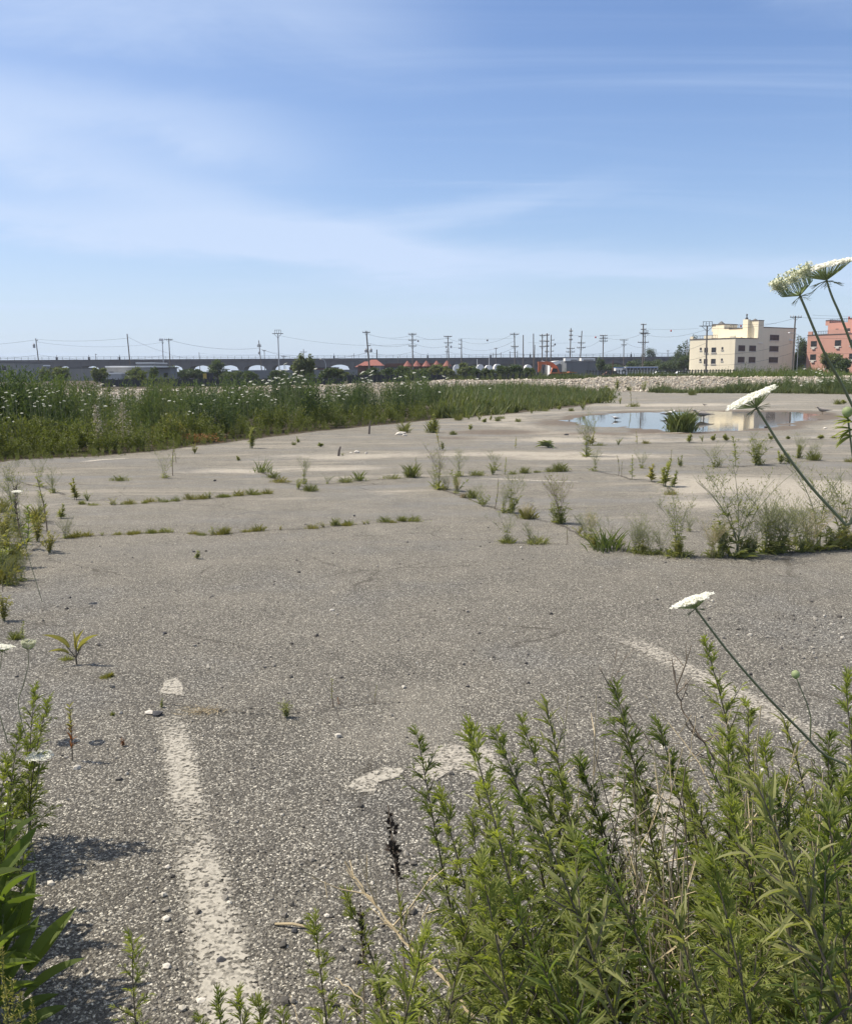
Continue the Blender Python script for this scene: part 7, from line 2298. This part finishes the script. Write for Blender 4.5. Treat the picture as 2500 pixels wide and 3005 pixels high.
def front_left():
    r = np.random.RandomState(41)
    L = [(105, 2021, 3.1, -.04, 'feathery mugwort at the left edge, taller thin top'), (142, 2060, 3.05, -.09, 'feathery mugwort at the left edge, right hand top'), (60, 2140, 3.0, -.05, 'leafy mugwort behind the flat carrot flower'), (20, 2240, 2.9, -.03, 'mugwort half cut by the left edge')]
    for i, (px, py, D, dx, lab) in enumerate(L):
        tip = P(px, py, D)
        mugwort(tip, (tip.x + dx, D - .03, 0), lab, 800 + i, 1.2, leaf=1.15)
    for i in range(9):
        px, D = -60 + 17 * i, 2.35 + .16 * (i % 4)
        tip = P(px, 2330 + 45 * (i % 5), D)
        mugwort(tip, (tip.x - .03, D, 0), 'low mugwort in the shaded clump at the left edge', 820 + i, .9, group='mugwort stems of the left edge clump', leaf=.9)
    for i, (px, D, z) in enumerate(((-190, 1.95, .62), (-260, 2.1, .75), (-150, 1.75, .5), (-230, 1.8, .66), (-120, 2.2, .45), (-300, 2.0, .8))):
        q = P(px, 2500, D)                                    # stand just outside the frame; their shade falls on the lot
        mugwort((q.x, D, z), (q.x - .05, D, 0), 'mugwort of the shaded clump outside the left edge', 850 + i, 1.0, group='mugwort stems beyond the left edge', leaf=1.1, branch=1.3)
    for i, (px, D, z) in enumerate(((-110, 2.95, .48), (-160, 2.6, .46), (-50, 2.5, .34), (-90, 2.2, .36))):
        q = P(px, 2600, D)
        o = thing('broad_leaved_weed', 'broad-leaved weed just beyond the left edge, seen by its shadow', 'weed', (q.x, D, gzf(q.x, D)), group='broad-leaved weeds beyond the left edge')
        m = MB(); main = bez((0, 0, 0), (.03, 0, z), (.01, 0, 0), 8); m.tube(main, list(np.linspace(.005, .002, 9)), 6); m.build('stem', M['stem'], o)
        n = 24; t = np.linspace(.3, 1, n); az = np.arange(n) * 2.4
        m = MB(); put(m, BLADE_FINE, np.stack([.03 * t, 0 * t, z * t], 1), np.stack([np.cos(az), np.sin(az), .3 + .7 * t], 1), .15 - .05 * t, .036, r, .35); m.build('leaves', M['broad'], o)
    # broad-leaved plant at the lower left
    stems = [((-70, 2440, 2.3), 'broad-leaved weed at the lower left, tallest stem with upright leaves'), ((10, 2620, 2.15), 'broad-leaved weed at the lower left with long sunlit lance leaves'), ((-30, 2820, 2.0), 'broad-leaved weed at the bottom left corner in front')]
    for i, ((px, py, D), lab) in enumerate(stems):
        tip = P(px, py, D)
        base = Vector((tip.x - .05, D - .02, gzf(tip.x - .05, D)))
        o = thing('broad_leaved_weed', lab, 'weed', base)
        m = MB(); main = bez((0, 0, 0), tip - base, (.01, 0, 0), 12); m.tube(main, list(np.linspace(.0055, .002, 13)), 7); m.build('stem', M['stem'], o)
        m = MB()
        n = 18
        t = np.linspace(.22, 1, n)
        pts = np.array([tuple(main[min(11, int(x * 12))].lerp(main[min(12, int(x * 12) + 1)], x * 12 % 1)) for x in t])
        az = np.arange(n) * 2.4 + r.uniform(-.3, .3, n)
        d = np.stack([np.cos(az), np.sin(az), .55 + .9 * t + r.uniform(-.2, .2, n)], 1)
        put(m, BLADE_FINE, pts, d, (.15 - .05 * t) * r.uniform(.85, 1.15, n), (.027 - .007 * t) * r.uniform(.85, 1.15, n), r, .35)
        m.build('leaves', M['broad'], o)
    for (tipp, rootp, lab) in (((105, 2562, 1.62), (40, 2720, 1.60), 'a'), ((200, 2668, 1.60), (60, 2830, 1.58), 'b'), ((215, 2790, 1.55), (80, 2900, 1.54), 'c'), ((150, 2880, 1.5), (20, 2990, 1.49), 'd')):
        pass
    # long leaves that stick out to the right
    base = P(20, 2900, 2.12); base = Vector((base.x, 2.12, gzf(base.x, 2.12)))
    o = thing('broad_leaved_weed', 'broad-leaved weed at the lower left with big leaves pointing right over the shadow', 'weed', base)
    m, st = MB(), MB()
    for (tx, ty, td, rx, ry, rd, wd) in ((105, 2562, 2.26, 48, 2740, 2.22, 0.039), (200, 2668, 2.24, 80, 2850, 2.20, 0.044), (220, 2790, 2.16, 75, 2930, 2.14, 0.039), (155, 2905, 2.12, 30, 2990, 2.10, 0.036), (55, 2640, 2.20, 10, 2800, 2.17, 0.039), (100, 2700, 2.15, 20, 2880, 2.12, 0.042), (185, 2945, 2.10, 70, 3010, 2.08, 0.031), (95, 2380, 2.34, 20, 2480, 2.32, 0.026), (100, 2430, 2.32, 10, 2560, 2.28, 0.034), (40, 2490, 2.24, -30, 2640, 2.22, 0.039)):
        a, b = P(rx, ry, rd) - base, P(tx, ty, td) - base
        d = b - a
        R = frames(np.array([tuple(d)]), np.array([[.2, -.5, 1.0]]), roll=np.array([r.uniform(-.5, .5)]))
        m.inst(BLADE_FINE, R * np.array([[[wd, d.length, d.length * .5]]]), np.array([tuple(a)]))
        st.tube([(0, 0, 0), a * .5 + Vector((-.015, 0, .02)), a], [.004, .003, .0018], 6)
    st.build('stem', M['stem'], o); m.build('leaves', M['broad'], o)
    for i, (px, py) in enumerate(((15, 2960), (35, 2930), (60, 2975), (95, 2990), (5, 2840))):
        b = P(px, 3050, 1.45 + .03 * i); b = Vector((b.x, 1.45 + .03 * i, gzf(b.x, 1.45)))
        t = P(px, py - 60, 1.47 + .03 * i)
        o = thing('foxtail_grass', 'foxtail grass head in the bottom left corner', 'grass', b, group='foxtail grasses at the bottom left corner')
        m = MB(); m.tube([(0, 0, 0), (t - b) * .6, t - b], [.0014, .0012, .001], 5); m.build('stem', M['grass'], o)
        m = MB(); n = 90; tt = r.uniform(0, 1, n)
        put(m, DIAMOND, np.array([tuple((t - b) * (.80 + .2 * x)) for x in tt]) + r.normal(0, .0015, (n, 3)), polar(r, n, .2, 1.2), .009, .0022, r, 2); m.build('seed_head', M['weed_yellow'], o)
    # red-green lone plant
    b = GG(213, 2232)
    s = mpp(b)
    h = 165 * s
    o = thing('red_leaved_weed', 'lone upright weed with yellow-green top and red lower leaves', 'weed', b)
    m = MB(); main = bez((0, 0, 0), (.004, 0, h), (.004, 0, 0), 10); m.tube(main, list(np.linspace(.0028, .0012, 11)), 6); m.build('stem', M['stem_purple'], o)
    for k, (t0, t1, mt, nm, ln) in enumerate(((.22, .58, 'red_leaf', 'lower_leaves', .034), (.5, 1.0, 'weed_yellow', 'upper_leaves', .026))):
        m = MB(); n = 24 if k else 16
        t = r.uniform(t0, t1, n)
        d = polar(r, n, .75, 1.35)
        put(m, BLADE, np.stack([t * .004, t * 0, t * h], 1), d, ln * r.uniform(.7, 1.2, n), .0075, r, .8); m.build(nm, M[mt], o)
    # straw scraps, small stones and rocks
    b = GG(592, 2092)
    o = MB(); n = 160
    put(o, GRASSB, r.normal(0, 1, (n, 3)) * (.055, .028, .004) + (0, 0, .008), polar(r, n, -.05, .35), .05 * r.uniform(.5, 1.2, n), .0022, r, 3)
    tag(o.build('straw_scrap', M['straw'], loc=b), 'flattened scrap of dry straw beside the painted line', 'straw')
    a, c = GG(808, 2717), GG(908, 2727)
    m = MB(); m.tube([a + Vector((0, 0, .006)), a.lerp(c, .5) + Vector((0, 0, .012)), c + Vector((0, 0, .006))], [.004, .0045, .0035], 6)
    tag(m.build('dry_stick', M['straw']), 'short pale broken stick lying on the asphalt', 'stick')
    rocks = [(1175, 1276, 26, 14, 'stone_pale', 'white rock pile piece beside the thin grass tuft, biggest'), (1188, 1279, 12, 8, 'stone_pale', 'white rock pile piece beside the thin grass tuft, small'), (1046, 1329, 15, 9, 'stone_pale', 'white concrete lump on the sandy part of the lot'), (1075, 1331, 8, 5, 'stone_pale', 'small white lump right of the concrete lump'), (1030, 1330, 8, 5, 'stone_pale', 'small white lump left of the concrete lump'),
             (631, 1412, 8, 7, 'stone_dark', 'small black lump lying alone on the left asphalt'), (1040, 1515, 8, 6, 'stone_dark', 'small dark stone near the nearest crack'), (463, 2098, 30, 18, 'stone_dark', 'dark angular stone lying beside the painted line sprig'), (440, 2094, 24, 12, 'stone_pale', 'grey flat stone beside the dark angular stone'), (975, 1792, 12, 8, 'stone_pale', 'pale pebble on the open middle asphalt'),
             (570, 1620, 8, 6, 'stone_dark', 'tiny dark pebble left of the lone sprig'), (484, 1860, 12, 8, 'stone_dark', 'dark pebble in the left middle asphalt'), (493, 2548, 14, 12, 'stone_pale', 'pale pebble left of the lower painted line'), (490, 2700, 22, 16, 'stone_pale', 'grey flat pebble left of the faded painted line'), (492, 2838, 24, 16, 'stone_pale', 'whitish angular stone near the bottom painted line'), (590, 2940, 26, 18, 'stone_pale', 'grey chip stone on the bottom painted line'), (648, 2822, 26, 18, 'stone_dark', 'dark stone on the bottom painted line'), (960, 2690, 16, 12, 'stone_pale', 'white pebble right of the short broken stick'),
             (865, 2735, 18, 14, 'stone_dark', 'dark pebble against the short broken stick'), (1660, 1277, 12, 6, 'stone_dark', 'dark clod on the mud left of the puddle'), (1845, 1237, 16, 5, 'stone_dark', 'dark half-sunk clod in the puddle, left one'), (1900, 1237, 10, 4, 'stone_dark', 'dark half-sunk clod in the puddle, right one'), (2420, 1258, 12, 6, 'stone_pale', 'white lump on the right shore of the puddle'), (2450, 1256, 8, 5, 'stone_pale', 'small white lump on the right shore of the puddle'), (2250, 1254, 18, 5, 'stone_dark', 'dark clod at the near right shore'), (1950, 1251, 6, 5, 'stone_dark', 'black speck of a stone in the puddle near the tussock')]
    for i, (px, py, w, hh, mt, lab) in enumerate(rocks):
        p = GG(px, py)
        s = mpp(p)
        V, Fc = ico(.3, 60 + i, hh / w * .9)
        m = MB(); m.inst((V * w * s * .62, Fc), np.eye(3)[None], np.zeros((1, 3)))
        tag(m.build('rock', M[mt], loc=p + Vector((0, 0, hh * s * .28))), lab, 'rock')
    for (px, py, h, lab) in ((1083, 1274, 40, 'leaning dark wooden stake by the thicket'), (993, 1338, 28, 'thin wooden stake on the sandy part of the lot')):
        p = GG(px, py); s = mpp(p)
        m = MB(); m.tube([(0, 0, -.05), (.02, 0, h * s * .6), (.05, 0, h * s)], [.028, .025, .015], 6)
        tag(m.build('wooden_stake', M['wood_pole'], loc=p), lab, 'stake')


# ------------------------------------------------------------------ gulls at the puddle
def gull(px, py, lenpx, face, label, kind='brown', wade=True, group=None):
    """face: +1 looks right, -1 looks left"""
    p = GG(px, py)
    p.z = max(p.z, WZ - .02) if wade else p.z
    s = mpp(p)
    L = lenpx * s
    o = thing('gull', label, 'gull', p, 0 if face > 0 else math.pi)
    k = L / .52
    # rings along the body: x, z, half width, half height (tail to beak root)
    ring = [(-.30, .165, .012, .006), (-.24, .170, .032, .016), (-.16, .178, .055, .040), (-.06, .182, .074, .064), (.04, .190, .078, .072), (.12, .208, .064, .064), (.165, .240, .043, .046), (.19, .272, .034, .037), (.215, .296, .034, .034), (.245, .296, .026, .026), (.262, .292, .012, .013)]
    n = 12
    V, Fc = [], []
    for (x, z, a, b) in ring:
        for q in range(n):
            t = 2 * math.pi * q / n
            V.append((x * k, math.cos(t) * a * 1.2 * k, (z + math.sin(t) * b * (1.25 if x < .14 else 1.05)) * k))
    for i in range(len(ring) - 1):
        for q in range(n):
            Fc.append((i * n + q, i * n + (q + 1) % n, (i + 1) * n + (q + 1) % n, (i + 1) * n + q))
    Fc += [tuple(range(n))[::-1], tuple(range((len(ring) - 1) * n, len(ring) * n))]
    m = MB(); m.add(V, Fc)
    m.build('body', M['gull_brown' if kind == 'brown' else 'gull_white'], o, smooth=True)
    for sd in (-1, 1):
        m = MB()
        W = [(.10, .215, .030), (.02, .205, .055), (-.10, .195, .055), (-.22, .182, .035), (-.36, .178, .006)]
        V = []
        for (x, z, hh) in W:
            off = .095 if x > -.15 else .06
            V += [(x * k, sd * off * k, (z - hh) * k), (x * k, sd * (off + .012) * k, z * k), (x * k, sd * off * .72 * k, (z + hh * .75) * k)]
        f = []
        for i in range(len(W) - 1):
            for q in range(2):
                a = i * 3 + q
                f.append((a, a + 1, a + 4, a + 3))
            f.append((i * 3 + 2, i * 3, i * 3 + 3, i * 3 + 5))
        m.add(V, f + [(0, 2, 1)])
        m.build('wing', M['gull_dark' if kind != 'brown' else 'gull_brown'], o, smooth=False)
        m = MB(); m.tube([(.0, sd * .03 * k, .13 * k), (.012 * k, sd * .032 * k, .07 * k), (.0, sd * .032 * k, -.05)], [.010 * k, .006 * k, .006 * k], 6); m.build('leg', M['beak'], o)
        m = MB(); m.lathe([(.002, -.006), (.006, 0), (.002, .006)], 6, (.235 * k, sd * .030 * k, .303 * k)); m.build('eye', M['stone_dark'], o)
    m = MB(); m.tube([(.255 * k, 0, .292 * k), (.290 * k, 0, .288 * k), (.312 * k, 0, .278 * k)], [.011 * k, .009 * k, .002 * k], 8); m.build('beak', M['beak' if kind == 'brown' else 'stone_dark'], o)
    m = MB(); m.prism([(-.27 * k, .175 * k), (-.40 * k, .168 * k), (-.41 * k, .160 * k), (-.27 * k, .158 * k)], -.03 * k, .03 * k); m.build('tail', M['gull_dark'], o)
    return o


def gulls():
    gull(2056, 1242, 50, -1, 'mottled brown gull standing in the puddle before the cream reflection')
    gull(2412, 1216, 38, -1, 'mottled brown gull on the muddy right end of the puddle', wade=False)
    gull(1962, 1236, 36, 1, 'black and white gull wading left of the grass tussock', 'white')
    gull(1805, 1240, 22, -1, 'small grey gull far left in the shallow puddle', 'white')
    gull(2066, 1192, 13, -1, 'tiny bird on the far shore of the puddle', 'brown', False)


front_right()
front_carrots()
front_left()
gulls()


# ------------------------------------------------------------------ thin air over the whole place
def haze():
    m, w = new_mat('thin haze')
    v = w.n('ShaderNodeVolumePrincipled')
    v.inputs['Color'].default_value = (.80, .88, 1.0, 1)
    v.inputs['Density'].default_value = .0002
    v.inputs['Anisotropy'].default_value = .2
    o = w.n('ShaderNodeOutputMaterial')
    w.t.links.new(v.outputs[0], o.inputs['Volume'])
    b = MB()
    b.span((-9600, -60, -3), (9600, 9600, 30))
    tag(b.build('haze', m), 'thin summer haze over the lot and the far viaduct', 'haze', kind='stuff')


haze()
